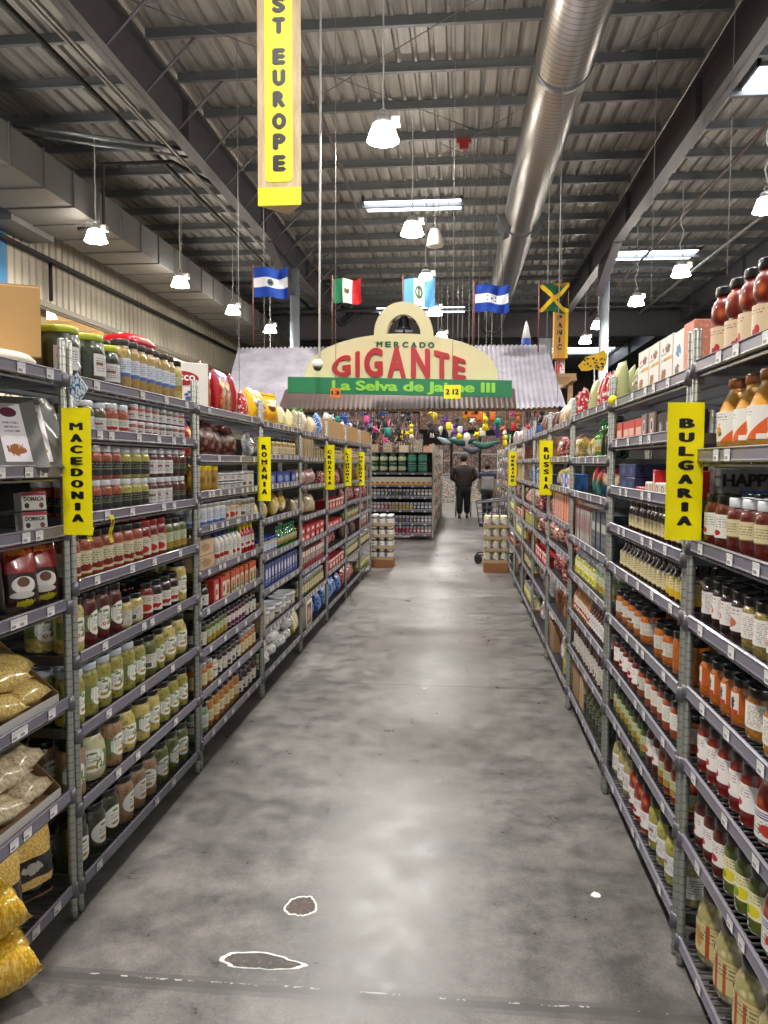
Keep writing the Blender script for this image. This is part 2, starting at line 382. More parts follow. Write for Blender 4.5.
for i, y in enumerate((15, 19.4, 23.6, 28)):
    bm = bmesh.new(); box(bm, XW-.6, XW-.3, y, y+.3, 3.2, 7.0); struct('trim_%d' % (60+i), fin(bm, 'post', WOOD))
bm = bmesh.new(); box(bm, XW-1.2, XW-1.14, 5, 29, 4.2, 4.28); box(bm, XW-.65, XW-.6, 5, 29, 4.85, 4.95); struct('trim_70', fin(bm, 'rail', WOOD))
bm = bmesh.new(); box(bm, -11, 20, 62, 62.1, 0, 8.9); struct('wall_far', fin(bm, 'wall', plain('#6b6257', .8, var=.3)))
bm = bmesh.new(); box(bm, 20, 20.1, -5, 62, 0, 8.9); struct('wall_right', fin(bm, 'wall', plain('#8c867c', .8)))
# ------------------------------------------------------------------ ducts and pipes
t = NT('spiral_duct_metal'); o = t.obj(); sx = t.n('ShaderNodeSeparateXYZ'); t.l(o, sx.inputs[0])
an = t.math('DIVIDE', t.math('ARCTAN2', sx.outputs[2], sx.outputs[0]), 2*PI)
sp = t.math('FRACT', t.math('ADD', t.math('MULTIPLY', sx.outputs[1], 7.5), an)); rib = t.math('LESS_THAN', sp, .16)
DUCT = t.set(t.math('ADD', t.math('MULTIPLY', t.noise(o, 5, 3), .25), .22), .9, 0, t.mix(t.math('MULTIPLY', rib, .55), lin('#b4b0ab'), lin('#5d5a58'))); t.bump(rib, 1, .04)
bm = bmesh.new(); R_ = .44
def ycyl(bm, y0, y1, r, seg=40, cx=0, cz=0):
    a = [bm.verts.new((cx+r*math.cos(2*PI*i/seg), y0, cz+r*math.sin(2*PI*i/seg))) for i in range(seg)]
    b = [bm.verts.new((cx+r*math.cos(2*PI*i/seg), y1, cz+r*math.sin(2*PI*i/seg))) for i in range(seg)]
    for i in range(seg):
        f = bm.faces.new((a[i], a[(i+1) % seg], b[(i+1) % seg], b[i])); f.smooth = True
    bm.faces.new(a); bm.faces.new(b[::-1])
ycyl(bm, -5, 38, R_)
e = link('spiral_air_duct', fin(bm, 'duct', DUCT), loc=(1.62, 0, 7.72), rz=math.radians(.45))
tag(e, 'long round spiral metal air duct hanging below the roof', 'duct')
for y in (5.2, 12.6, 20.4, 28.2, 35):
    bm = bmesh.new(); ycyl(bm, y, y+.14, R_+.018); part('collar', bm, GALV, e)
for sd in (-1, 1):
    for yy in (21.6,):
        bm = bmesh.new(); box(bm, -.12, .06, -.45, .45, -.19, .19)
        for q_ in range(5): box(bm, -.135, -.12, -.40, .40, -.14+q_*.06, -.125+q_*.06)
        g = part('air_register', bm, GALV, e, loc=(sd*R_*.93, yy-1.2, -.2), rot=(0, (-.45 if sd < 0 else .45)+(PI if sd > 0 else 0), 0))
for y in (8, 16, 24, 32):
    bm = bmesh.new(); box(bm, -.012, .012, y, y+.03, R_, 1.1); part('hanger_strap', bm, GALV, e)
DGR = plain('#7f7d7a', .55, .4, var=.35, name='sheet_duct')
bm = bmesh.new(); box(bm, -9.75, -8.2, 4, 42, 6.9, 7.62)
d = link('rectangular_air_duct', fin(bm, 'duct', DGR)); tag(d, 'large rectangular sheet metal duct running along the left wall', 'duct')
bm = bmesh.new(); box(bm, -9.78, -8.17, 0, .035, 6.87, 7.65); fme = fin(bm, 'flange', plain('#6a6866', .5, .5)); y = 4.4
while y < 42: link('flange', fme, d, (0, y, 0)); y += 1.17
bm = bmesh.new(); box(bm, -10.4, -9.75, 16.4, 18.2, 6.76, 7.25); part('branch_duct', bm, DGR, d)
PIPE = plain('#2e2c2c', .5, .3); LP = plain('#a9a6a2', .45, .4)
def pipe(pts, r, label, m=PIPE, name='ceiling_pipe', cat='pipe'):
    bm = bmesh.new(); tube(bm, pts, r); o = link(name, fin(bm, name, m)); return tag(o, label, cat)
pipe([(XW+.12, 5, 6.6), (XW+.12, 45, 6.6)], .07, 'thick dark pipe running along the cream ribbed wall')
pipe([(XW+.1, 19.2, 6.53), (XW+.1, 19.2, 5.6)], .05, 'short dark pipe dropping down the cream ribbed wall')
pipe([(-6.75, 2, 8.2), (-6.55, 40, 8.2)], .045, 'dark sprinkler main parallel to the left roof beam')
pipe([(-6.45, 2, 8.3), (-6.25, 40, 8.3)], .03, 'thin grey conduit beside the dark sprinkler main', LP, 'conduit', 'conduit')
pipe([(-5.95, 2, 7.9), (-5.9, 25, 7.9)], .022, 'thin pale conduit clipped under the left roof beam', LP, 'conduit', 'conduit')
pipe([(-5.8, 2, 7.72), (-5.75, 25, 7.72)], .016, 'thinnest pale conduit under the left roof beam', LP, 'conduit', 'conduit')
xa_, za_ = onY(104, 228, 17); xb_, zb_ = onY(104, 164, 17); xc_, _ = onY(172, 164, 17)
pipe([(xa_-.6, 17, za_), (xa_, 17, za_), (xa_, 17, zb_), (xc_, 17, zb_), (xc_+.5, 18.5, zb_)], .045, 'dark bent sprinkler pipe stepping over the rectangular duct')
pipe([(-8.6, 14.6, 7.95), (-5.75, 16.0, 7.95)], .045, 'grey cross pipe between rectangular duct and left beam', GALV)
pipe([(-8.6, 14.9, 7.9), (-5.75, 16.3, 7.9)], .03, 'thinner grey cross pipe behind its thicker twin', GALV)
pipe([(6.0, 2, 8.1), (5.6, 40, 8.1)], .04, 'dark sprinkler pipe right of the right roof beam', plain('#5a4a46', .5))
pipe([(8.3, 2, 8.2), (7.7, 44, 8.2)], .05, 'pale pipe high on the far right under the roof', LP)
pipe([(-2.65, 6, 8.35), (-3.0, 30, 8.35)], .035, 'brown sprinkler branch pipe left of the hanging lamps', plain('#5a4a46', .5))
pipe([(onY(321, 0, 11.2)[0]+.0, 11.2, 8.8), (onY(318, 360, 11.2)[0]+.02, 11.2, 2.98)], .016, 'tall white pole dropping from roof to the security camera', WHITE, 'camera_pole', 'pole')
# security camera dome
cxs, czs = onY(317.5, 372, 11.2)
bm = bmesh.new(); lathe(bm, [(.0, .1), (.045, .1), (.075, .06), (.08, 0), (.0, 0)], 20); sc = link('security_camera', fin(bm, 'housing', WHITE), loc=(cxs, 11.2, 2.9)); tag(sc, 'white dome security camera hanging in front of the market sign', 'camera')
bm = bmesh.new(); lathe(bm, [(.062, 0), (.058, -.03), (.035, -.055), (.0, -.062)], 18); part('camera_dome', bm, plain('#151515', .1, coat=1), sc)
# vertical hanger rods
for i, (px, yb, Yd) in enumerate(((237, 335, 20), (182, 280, 18), (651, 300, 14), (727, 275, 12), (433, 285, 20), (497, 290, 16))):
    xx, zz = onY(px, yb, Yd)
    bm = bmesh.new(); tube(bm, [(0, 0, zz), (0, 0, 8.85)], .006, 5); o = link('hanger_wire', fin(bm, 'wire', LP), loc=(xx, Yd, 0))
    tag(o, 'thin steel wire hanging from the roof ' + ('left of the blue striped El Salvador flag', 'above the second lamp on the left', 'just above the right shelving posts', 'over the cherry tomato jars', 'right of the white ceiling speaker', 'right of the Honduras flag')[i], 'wire')
# ------------------------------------------------------------------ high-bay lamps
LENS = emis('#fff4e0', 14.0)
HOUSE = plain('#dcdad5', .35, .2)
bmh = bmesh.new(); lathe(bmh, [(.03, .38), (.1, .36), (.13, .30), (.155, .24)], 24); house_me = fin(bmh, 'housing', HOUSE)
t = NT('prismatic_reflector'); t.b.inputs['Emission Color'].default_value = lin('#fff6ea'); t.b.inputs['Emission Strength'].default_value = 42
REFL = t.set(.3, 0, .5, lin('#f4f2ea'))
bmh = bmesh.new(); lathe(bmh, [(.155, .24), (.19, .15), (.225, .05), (.245, 0), (.24, 0), (.15, .23)], 28, cap=False); shade_me = fin(bmh, 'reflector', REFL)
bmh = bmesh.new(); lathe(bmh, [(.0, -.012), (.12, -.01), (.236, .004), (.236, .012), (0, .012)], 28, cap=False); lens_me = fin(bmh, 'lens', LENS)
bmh = bmesh.new(); box(bmh, .12, .26, -.07, .07, .22, .34); box(bmh, .10, .13, -.03, .03, .26, .3); ball_me = fin(bmh, 'ballast', HOUSE)
bmh = bmesh.new(); tube(bmh, [(0+.05*math.cos(a), 0, .43+.05*math.sin(a)) for a in [2*PI*i/14 for i in range(14)]], .008, 6, closed=True); hook_me = fin(bmh, 'hook', HOUSE)
ld = bpy.data.lights.new('high_bay_light', 'AREA'); ld.shape = 'DISK'; ld.size = .44; ld.energy = LAMP_W; ld.color = LAMP_COL; ld.spread = math.radians(170)
lamps = [(-1.22, 12.07, 'bright hanging lamp nearest the duct, highest in the frame'), (-1.08, 16.94, 'hanging lamp right beside the white ceiling speaker'),
 (-8.07, 16.87, 'largest hanging lamp on the left below the rectangular duct'), (-7.78, 21.29, 'second hanging lamp down the left wall'), (-7.47, 25.28, 'third hanging lamp down the left wall'), (-7.14, 28.94, 'fourth hanging lamp, lowest by the left column'),
 (5.8, 16.0, 'largest hanging lamp at the right edge, on a white coiled cord'), (5.61, 21.15, 'second hanging lamp down the right side'), (5.29, 24.87, 'third hanging lamp down the right side'), (4.85, 29.0, 'fourth hanging lamp, half behind the right column'), (4.93, 32.44, 'fifth and smallest hanging lamp beyond the right column'),
 (-1.25, 7.4, None), (-1.3, 2.7, None), (-1.3, -2, None), (5.9, 11.5, None), (5.9, 6.5, None), (5.9, 1.5, None), (-7.9, 12.2, None), (-7.9, 7.5, None), (-1.0, 21.5, 'small hanging lamp far along the middle row'), (-.9, 26, None), (-.8, 31, None)]
for x, y, lb in lamps:
    if lb is None: lb = 'hanging high-bay lamp above the aisle outside the picture' if y < 15 else 'far hanging lamp hidden behind the market sign'
    e = link('hanging_lamp', house_me, loc=(x, y, 6.38)); tag(e, lb, 'lamp', 'high-bay lamps hanging from the roof')
    link('lamp_reflector', shade_me, e); link('lamp_lens', lens_me, e); link('ballast_box', ball_me, e); link('hook', hook_me, e)
    bm = bmesh.new(); curl = .05 if x > 5 else .008
    tube(bm, [(curl*math.sin(i*1.7)*(1 if i > 4 else 0), 0, 2.48-2.01*i/12) for i in range(13)], .013, 6); part('power_cord', bm, WHITE, e)
    L = bpy.data.objects.new('lamp_light', ld); COL.objects.link(L); L.parent = e; L.location = (0, 0, -.03)
# side-room pendants
bmh = bmesh.new(); lathe(bmh, [(.04, .3), (.1, .26), (.2, .06), (.24, 0)], 18); pen = fin(bmh, 'shade', emis('#fff3dc', 7.0))
ld2 = bpy.data.lights.new('pendant_light', 'POINT'); ld2.energy = 160; ld2.color = (1, .9, .72); ld2.shadow_soft_size = .2
for i, (px, py, X) in enumerate(((49, 318, -12.6), (113, 344, -12.6), (156, 353, -12.6))):
    d_ = Fv + Rv*(px-384)/FPX - Uv*(py-512)/FPX; tt = X/d_.x; p = (X, d_.y*tt, CAMH+d_.z*tt)
    e = link('pendant_lamp', pen, loc=p); tag(e, ('nearest', 'middle', 'farthest')[i]+' white pendant lamp glowing in the room behind the left wall', 'lamp')
    bm = bmesh.new(); tube(bm, [(0, 0, .29), (0, 0, 7.0-p[2])], .012, 6); part('power_cord', bm, WHITE, e)
    L = bpy.data.objects.new('pendant_light', ld2); COL.objects.link(L); L.parent = e; L.location = (0, 0, -.3)
x_, z_ = onY(202, 340, 19); e = link('pendant_lamp', pen, loc=(x_, 26, z_), sc=.8); tag(e, 'small white pendant lamp above the red snack bags', 'lamp')
bm = bmesh.new(); tube(bm, [(0, 0, .29), (0, 0, (8.85-z_)/.8)], .012, 6); part('power_cord', bm, WHITE, e)
# white ceiling speaker
e = link('ceiling_speaker', None, loc=(-.62, 17.57, 6.3)); tag(e, 'white bell shaped speaker hanging right of the middle lamp', 'speaker')
bm = bmesh.new(); lathe(bm, [(.02, .4), (.11, .36), (.15, .22), (.185, 0), (.17, -.01), (0, -.01)], 24); part('speaker_body', bm, WHITE, e)
bm = bmesh.new(); tube(bm, [(0, 0, .39), (0, 0, 2.56)], .007, 6); part('power_cord', bm, LP, e)
bm = bmesh.new(); box(bm, -.16, .16, -.05, .05, 8.2, 8.3); box(bm, -.1, .1, -.04, .04, 8.08, 8.2); o = link('smoke_detector', fin(bm, 'det', plain('#a03028', .5)), loc=(.0, 17.6, .3)); tag(o, 'small red alarm device fixed under a roof purlin', 'alarm')
# ------------------------------------------------------------------ shelving
XL, XR = -1.265, .675            # front lips of the two rows
BW, DEP = 1.229, .46
LSH = {0: [1.79, 1.49, 1.30, 1.06, .74, .43, .11], 1: [1.785, 1.615, 1.33, 1.11, .865, .615, .365, .10],
       2: [1.78, 1.54, 1.36, 1.19, .97, .775, .575, .365, .13], 3: [1.77, 1.56, 1.36, 1.14, .90, .675, .405, .13],
       4: [1.76, 1.55, 1.32, 1.07, .86, .63, .40, .12], 5: [1.75, 1.54, 1.28, 1.05, .87, .67, .45, .12],
       6: [1.75, 1.54, 1.30, 1.07, .87, .66, .43, .12], 7: [1.75, 1.54, 1.28, 1.05, .87, .67, .43, .12]}
RSH = {0: [1.80, 1.545, 1.285, 1.06, .85, .63, .40, .08], 1: [1.785, 1.61, 1.405, 1.24, 1.065, .83, .615, .405, .12],
       2: [1.79, 1.54, 1.345, 1.075, .855, .625, .395, .13], 3: [1.775, 1.55, 1.35, 1.125, .93, .71, .44, .12]}
for b in range(4, 11): RSH[b] = [1.77, 1.55, 1.33, 1.1, .9, .68, .45, .12]
BAYL = {0: 'nearest left bay', 1: 'left bay past MACEDONIA', 2: 'left bay before ROMANIA', 3: 'left bay past ROMANIA', 4: 'left bay before CROATIA',
        5: 'left bay past CROATIA', 6: 'left bay past LITHUANIA', 7: 'left bay past MOLDOVA'}
BAYR = {0: 'nearest right bay', 1: 'right bay past BULGARIA', 2: 'second right bay past BULGARIA', 3: 'right bay before RUSSIA', 4: 'right bay past RUSSIA',
        5: 'second right bay past RUSSIA', 6: 'right bay before UKRAINE', 7: 'right bay past UKRAINE', 8: 'second right bay past UKRAINE', 9: 'third right bay past UKRAINE', 10: 'fourth right bay past UKRAINE'}
ORD = ['top', 'second', 'third', 'fourth', 'fifth', 'sixth', 'seventh', 'eighth', 'ninth']
L0Y, R0Y = 2.4196-1.2287, 2.3938-1.2386
def bay_y0(side, b): return L0Y+b*1.2287 if side == 'L' else R0Y+b*1.2386
# prototype meshes, unit frame: x along the shelf (0 = centre), y=0 front lip, +y into the shelf
bm = bmesh.new(); lathe(bm, [(.0, 0), (.012, 0), (.014, .02), (.014, .03), (.0125, .035), (.0125, 1.905), (.009, 1.912), (0, 1.912)], 12); post_me = fin(bm, 'post', POST)
bm = bmesh.new(); lathe(bm, [(.0126, -.022), (.021, -.02), (.017, .022), (.0126, .024)], 12); collar_me = fin(bm, 'shelf_collar', plain('#6d6b70', .4, .6))
def deck_mesh():
    bm = bmesh.new(); w = BW/2-.04
    for i in range(44):
        x = -w+.01+i*(2*w-.02)/43; box(bm, x-.0022, x+.0022, .006, DEP-.004, -.004, .0)
    for y in (.012, .16, .31, DEP-.012): box(bm, -w, w, y-.004, y+.004, -.012, -.004)
    for y in (.006, DEP-.006):
        box(bm, -w, w, y-.003, y+.003, -.034, -.028)
        n = 24
        for i in range(n):
            x0 = -w+2*w*i/n; x1 = x0+2*w/n; z0, z1 = (-.03, -.008) if i % 2 else (-.008, -.03)
            tube(bm, [(x0, y, z0), (x1, y, z1)], .0025, 3)
    for x in (-w, w): box(bm, x-.004, x+.004, 0, DEP, -.03, 0)
    return fin(bm, 'shelf', STEEL)
deck_me = deck_mesh()
def strip_mesh(m):
    w = BW/2-.045
    bm = bmesh.new(); lay = [(-.004, -.030), (-.008, -.026), (-.0065, -.022), (-.0055, .001), (-.008, .006), (-.004, .009), (.0, .009), (.0, -.03)]
    a = [bm.verts.new((-w, y, z)) for y, z in lay]; b = [bm.verts.new((w, y, z)) for y, z in lay]
    for i in range(len(lay)): bm.faces.new((a[i], a[(i+1) % 8], b[(i+1) % 8], b[i]))
    bm.faces.new(a); bm.faces.new(b[::-1]); return fin(bm, 'price_strip', m)
strip_me = strip_mesh(STRIP)
def tagmesh(m, w=.042, h=.03):
    bm = bmesh.new(); uvplane(bm, w, h, -.0092, -.027); return fin(bm, 'price_tag', m)
tag_me = tagmesh(TAG)
bm = bmesh.new(); box(bm, -BW/2+.03, BW/2-.03, DEP+.005, DEP+.015, .1, 1.70); light_block_me = fin(bm, 'light_block', LIGHT_BLOCK)  # added dark sheet, keeps light from coming through behind the goods
def shelving(side, b, zs, ntag):
    y0 = bay_y0(side, b); yc = y0+BW/2; rz = PI/2 if side == 'L' else -PI/2; xf = XL if side == 'L' else XR
    bay = (BAYL if side == 'L' else BAYR)[b]
    e = link('wire_shelving_unit', None, loc=(xf, yc, 0), rz=rz)
    tag(e, 'grey wire shelving unit with price strips, ' + bay, 'shelf')
    w = BW/2-.022
    for x in (-w, w):
        for y in (.004, DEP-.01):
            p = link('post', post_me, e, (x, y, 0))
            if y < .1 and b < 6:
                for z in zs: link('shelf_collar', collar_me, p, (0, 0, z-.01))
    for k, z in enumerate(zs):
        s = link('shelf', deck_me, e, (0, 0, z+.003))
        link('price_strip', strip_me, s, (0, 0, .008))
        rnd = random.Random(b*31+k+(5 if side == 'L' else 77)); n = ntag if isinstance(ntag, int) else ntag[k]
        xs = []
        for i in range(n):
            x = -BW/2+.1+(BW-.2)*(i+rnd.uniform(.1, .9))/n
            link('price_tag', tag_me, s, (x, 0, .008))
    link('light_block', light_block_me, e)
    return e
TAGN = {('L', 1): [4, 6, 4, 4, 4, 3, 3, 3], ('L', 2): [2, 3, 9, 9, 7, 5, 5, 4, 5]}
for b, zs in LSH.items(): shelving('L', b, zs, TAGN.get(('L', b), 9 if b < 5 else 7))
for b, zs in RSH.items():
    if b < 8: shelving('R', b, zs, 5 if b < 3 else 6)
# ------------------------------------------------------------------ product builders -> dict(name, cat, root mesh, parts, w, d, h)
def lid_mesh(r, z, h, m, seg, name='lid'):
    bm = bmesh.new()
    lathe(bm, [(r*.97, z-.001), (r, z+.001), (r, z+h*.82), (r*.95, z+h), (r*.8, z+h), (r*.78, z+h*.93), (0, z+h*.93)], seg)
    return fin(bm, name, m)
def cyl_label(r, z0, h, cov, m, seg=14, shape='rect', name='label', wav=None):
    """label wrapped on a cylinder of radius r, centred on -Y"""
    bm = bmesh.new(); lay = bm.loops.layers.uv.verify()
    def pt(u, v): a = (u-.5)*cov; return Vector((r*math.sin(a), -r*math.cos(a), z0+v*h))
    if shape == 'rect':
        g = [[(bm.verts.new(pt(i/seg, j)), (i/seg, j)) for i in range(seg+1)] for j in (0, 1)]
        for i in range(seg):
            q = (g[0][i], g[0][i+1], g[1][i+1], g[1][i]); f = bm.faces.new([x[0] for x in q]); f.smooth = True
            for l, x in zip(f.loops, q): l[lay].uv = x[1]
    else:
        rings = []
        for k in (.0, .35, .7, 1.0):
            rings.append([(bm.verts.new(pt(.5+.5*k*math.cos(2*PI*i/20), .5+.5*k*math.sin(2*PI*i/20))), (.5+.5*k*math.cos(2*PI*i/20), .5+.5*k*math.sin(2*PI*i/20))) for i in range(20)] if k else None)
        c = (bm.verts.new(pt(.5, .5)), (.5, .5))
        for i in range(20):
            q = (c, rings[1][i], rings[1][(i+1) % 20]); f = bm.faces.new([x[0] for x in q]); f.smooth = True
            for l, x in zip(f.loops, q): l[lay].uv = x[1]
            for a, b in zip(rings[1:], rings[2:]):
                q = (a[i], b[i], b[(i+1) % 20], a[(i+1) % 20]); f = bm.faces.new([x[0] for x in q]); f.smooth = True
                for l, x in zip(f.loops, q): l[lay].uv = x[1]
    return fin(bm, name, m, norm=False)
def jar(name, d, h, lidm, cm, labels, shape='std', seg=20, lidr=None, cat='jar', lidh=None):
    r = d/2; lh = lidh or min(.02, h*.14); b = bmesh.new(); hb = h-lh
    if shape == 'std': pf = [(0, .004), (r*.8, 0), (r*.96, .004), (r, .014), (r, hb*.80), (r*.97, hb*.86), (r*.86, hb*.93), (r*.82, hb*.95), (r*.82, hb), (0, hb)]; lr = r*.86
    elif shape == 'squat': pf = [(0, .004), (r*.8, 0), (r*.95, .005), (r, .02), (r*.985, hb*.3), (r, hb*.72), (r*.97, hb*.86), (r*.88, hb*.95), (r*.86, hb), (0, hb)]; lr = r*.9
    elif shape == 'waist': pf = [(0, .004), (r*.8, 0), (r*.97, .006), (r*.97, hb*.48), (r*.80, hb*.53), (r*.82, hb*.56), (r, hb*.64), (r, hb*.80), (r*.86, hb*.9), (r*.72, hb*.94), (r*.72, hb), (0, hb)]; lr = r*.78
    elif shape == 'cone': pf = [(0, .004), (r*.85, 0), (r, .01), (r, hb*.56), (r*.92, hb*.64), (r*.62, hb*.86), (r*.5, hb*.93), (r*.5, hb), (0, hb)]; lr = r*.54
    elif shape == 'round': pf = [(0, .004), (r*.7, 0), (r*.9, .008), (r, .03), (r*1.0, hb*.62), (r*.93, hb*.78), (r*.78, hb*.9), (r*.72, hb), (0, hb)]; lr = r*.76
    elif shape == 'straight': pf = [(0, .003), (r*.9, 0), (r, .006), (r, hb*.93), (r*.93, hb), (0, hb)]; lr = r*.98
    elif shape == 'tapered': pf = [(0, .003), (r*.75, 0), (r*.8, .006), (r*.98, hb*.97), (r, hb), (0, hb)]; lr = r*1.03
    elif shape == 'bottle': pf = [(0, .004), (r*.9, 0), (r, .008), (r, hb*.60), (r*.9, hb*.68), (r*.5, hb*.78), (r*.33, hb*.86), (r*.3, hb), (0, hb)]; lr = r*.36
    elif shape == 'squeeze': pf = [(0, .004), (r*.9, 0), (r, .01), (r*.9, hb*.35), (r*.98, hb*.7), (r*.8, hb*.84), (r*.45, hb*.92), (r*.4, hb), (0, hb)]; lr = r*.42
    lathe(b, pf, seg, cap=False); root = fin(b, name, cm)
    parts = []
    if lidm is not None:
        # lid overlaps the neck: starts lower and finishes at h
        parts.append(('lid', lid_mesh((lidr or lr)+.001, hb-.004, lh+.004, lidm, seg)))
    for lb in labels:
        z0, hh, cov, m = lb[:4]; sh = lb[4] if len(lb) > 4 else 'rect'
        rr = r+.0007
        if shape == 'squeeze': rr = r*.97
        if shape == 'tapered': rr = r*.965
        parts.append(('label', cyl_label(rr, z0*h, hh*h, cov, m, shape=sh)))
    return dict(name=name, cat=cat, root=root, parts=parts, w=d, d=d, h=h)
def pill(bm, w, h, t, seed, nx=14, nz=16, crump=.004, seal=.06, uvl=None, off=0, u0=0, u1=1, v0=0, v1=1, faces='both', top='seal', mi=0, belly=.36):
    """pillow bag; returns nothing, adds a closed (or one-sided) surface"""
    lay = bm.loops.layers.uv.verify(); rnd = Vector((seed*3.1, seed*1.7, seed*.7))
    def P(u, v, s):
        e = max(0, 1-abs(2*u-1)**3.2)**.6; g = max(0, math.sin(PI*min(1, max(0, (v-seal*.3)/(1-seal*1.3)))))**belly if seal < v+1 else 0
        if v > 1-seal or v < seal*.3: g *= .05
        th = t/2*e*g*(1+.12*(.5-v)*2)
        x = (u-.5)*w*(1-.07*g); z = v*h
        nn = noise.noise(Vector((u*w*28, v*h*28, s*4))+rnd)*crump*(1 if 0 < u < 1 else 0)*min(1, g*3)
        if v > 1-seal: z += .0; nn = .0025*math.sin(u*w*300)*(1 if 0 < u < 1 else 0)
        return Vector((x+nn*.5, s*(th+nn+off), z))
    sides = (-1, 1) if faces == 'both' else (-1,)
    for s in sides:
        g = [[(P(u0+(u1-u0)*i/nx, v0+(v1-v0)*j/nz, s)) for i in range(nx+1)] for j in range(nz+1)]
        V = [[bm.verts.new(p) for p in r_] for r_ in g]
        for j in range(nz):
            for i in range(nx):
                q = [(i, j), (i+1, j), (i+1, j+1), (i, j+1)]
                if s > 0: q = q[::-1]
                f = bm.faces.new([V[b][a] for a, b in q]); f.smooth = True; f.material_index = mi
                for l, (a, b) in zip(f.loops, q):
                    uu = a/nx; l[lay].uv = (uu if s < 0 else 1-uu, b/nz)
    if faces == 'both': bmesh.ops.remove_doubles(bm, verts=bm.verts, dist=.0004)
def bag(name, w, h, t, m, lab=None, seed=1, cat='bag', crump=.004, seal=.06, nx=12, nz=14, tie=None):
    bm = bmesh.new(); pill(bm, w, h, t, seed, nx, nz, crump, seal); root = fin(bm, name, m, norm=False); parts = []
    if lab:
        (a, b, c, d_, lm) = lab
        bm = bmesh.new(); pill(bm, w, h, t, seed, 8, 8, crump, seal, off=.0016, u0=a, u1=b, v0=c, v1=d_, faces='front'); parts.append(('label', fin(bm, 'label', lm, norm=False)))
    if tie:
        bm = bmesh.new(); lathe(bm, [(w*.07, h*.93), (w*.05, h*.96), (w*.16, h*1.04), (w*.12, h*1.06), (0, h*1.02)], 10); parts.append(('tied_top', fin(bm, 'tie', tie)))
    return dict(name=name, cat=cat, root=root, parts=parts, w=w*.95, d=t, h=h)
def carton(name, w, d, h, m, front=None, side=None, cat='box', b=.002, partn='printed_panel', top=None):
    root = bevbox(w, d, h, b, m, name, 1); parts = []
    if front is not None:
        bm = bmesh.new(); uvplane(bm, w-.004, h-.004, -d/2-.0008, .002); parts.append((partn, fin(bm, 'front', front)))
    if side is not None:
        for s in (-1, 1):
            bm = bmesh.new(); uvplane(bm, d-.004, h-.004, -w/2-.0008, .002)
            bmesh.ops.rotate(bm, verts=bm.verts, cent=(0, 0, 0), matrix=Matrix.Rotation(s*PI/2, 3, 'Z')); parts.append(('side_panel', fin(bm, 'side', side)))
    return dict(name=name, cat=cat, root=root, parts=parts, w=w, d=d, h=h)
def can(name, d, h, m, seg=18, cat='can', rim=True):
    b = bmesh.new(); r = d/2; lathe(b, [(0, .003), (r*.94, .003), (r*.97, 0), (r, .004), (r*.98, .008), (r*.98, h-.008), (r, h-.004), (r*.97, h), (r*.93, h), (r*.92, h-.004), (0, h-.004)], seg); root = fin(b, name, plain('#b9babc', .3, .8))
    return dict(name=name, cat=cat, root=root, parts=[('label', cyl_label(r*.99, .009, h-.018, 2*PI*.999, m, seg=24))], w=d, d=d, h=h)
def place(P, loc, rz, label, group=None, tilt=0, sc=None, lean=0):
    o = bpy.data.objects.new(P['name'], P['root']); COL.objects.link(o); o.location = loc; o.rotation_euler = (lean, tilt, rz)
    if sc: o.scale = (sc,)*3
    for n, me in P['parts']:
        c = bpy.data.objects.new(n, me); COL.objects.link(c); c.parent = o
    tag(o, label, P['cat'], group); return o
# label designs ------------------------------------------------------
DK = '#4a4642'
def TX(u0=.08, u1=.92, v0=.1, v1=.9, rows=9, c=DK): return ('t', u0, u1, v0, v1, rows, c)
LW = printed('#dad6cc', [TX(.06, .42, .1, .9, 10), ('c', .66, .45, .1, .22, '#8a2a22'), TX(.56, .9, .7, .88, 12)])
LCREAM = printed('#cfc7a6', [TX(.1, .9, .45, .85, 9), ('b', .5, .25, .25, .15, '#7a1c12')])
LCREAM2 = printed('#cdbf94', [TX(.15, .85, .3, .8, 7, '#5a3a20'), ('r', 0, 1, 0, .06, '#7d6a3a')])
LCREAMY = printed('#d8c98c', [TX(.15, .85, .45, .9, 7, '#5a3a20'), ('r', 0, 1, 0, .38, '#c9a21e')])
LOVAL = printed('#e6e4da', [TX(.28, .8, .42, .62, 7, '#3c4a34'), ('c', .5, .22, .2, .07, '#b58a2a'), ('c', .5, .8, .16, .05, '#5b7f3a')])
LOVALR = printed('#e6e4da', [TX(.28, .8, .45, .65, 7, '#3c4a34'), ('c', .38, .26, .1, .08, '#b8562a'), ('c', .38, .26, .05, .04, '#e6e4da'), ('c', .62, .26, .1, .08, '#b8562a'), ('c', .62, .26, .05, .04, '#e6e4da'), ('c', .5, .8, .16, .05, '#5b7f3a')])
LGREENB = printed('#6f7f4a', [('r', .25, .5, .15, .85, '#cfd0c4'), TX(.6, .9, .2, .8, 6, '#4e5c30')])
LBLK = printed('#22252a', [('r', 0, 1, .42, .52, '#6d7448'), TX(.1, .9, .6, .9, 5, '#8a8a70')])
LWHT = printed('#d9d7d4', [TX(.1, .9, .15, .85, 9), ('r', .1, .45, .5, .62, '#8a3a34')])
LWRED = printed('#d6d2c8', [TX(.1, .9, .55, .9, 9), ('b', .45, .3, .22, .14, '#a32018')])
LREDX = printed('#cfc8b4', [('h', 1, 1, 1.45, '#a8281c'), ('c', .3, .3, .2, .2, '#b02a1c'), TX(.1, .9, .6, .9, 9)])
LTOM = printed('#e4dfda', [TX(.1, .6, .55, .9, 9, '#8a5a50'), ('c', .36, .28, .10, .16, '#b3283a'), ('c', .24, .2, .07, .1, '#a82438'), ('r', .7, .95, .15, .3, '#b9b4b0')])
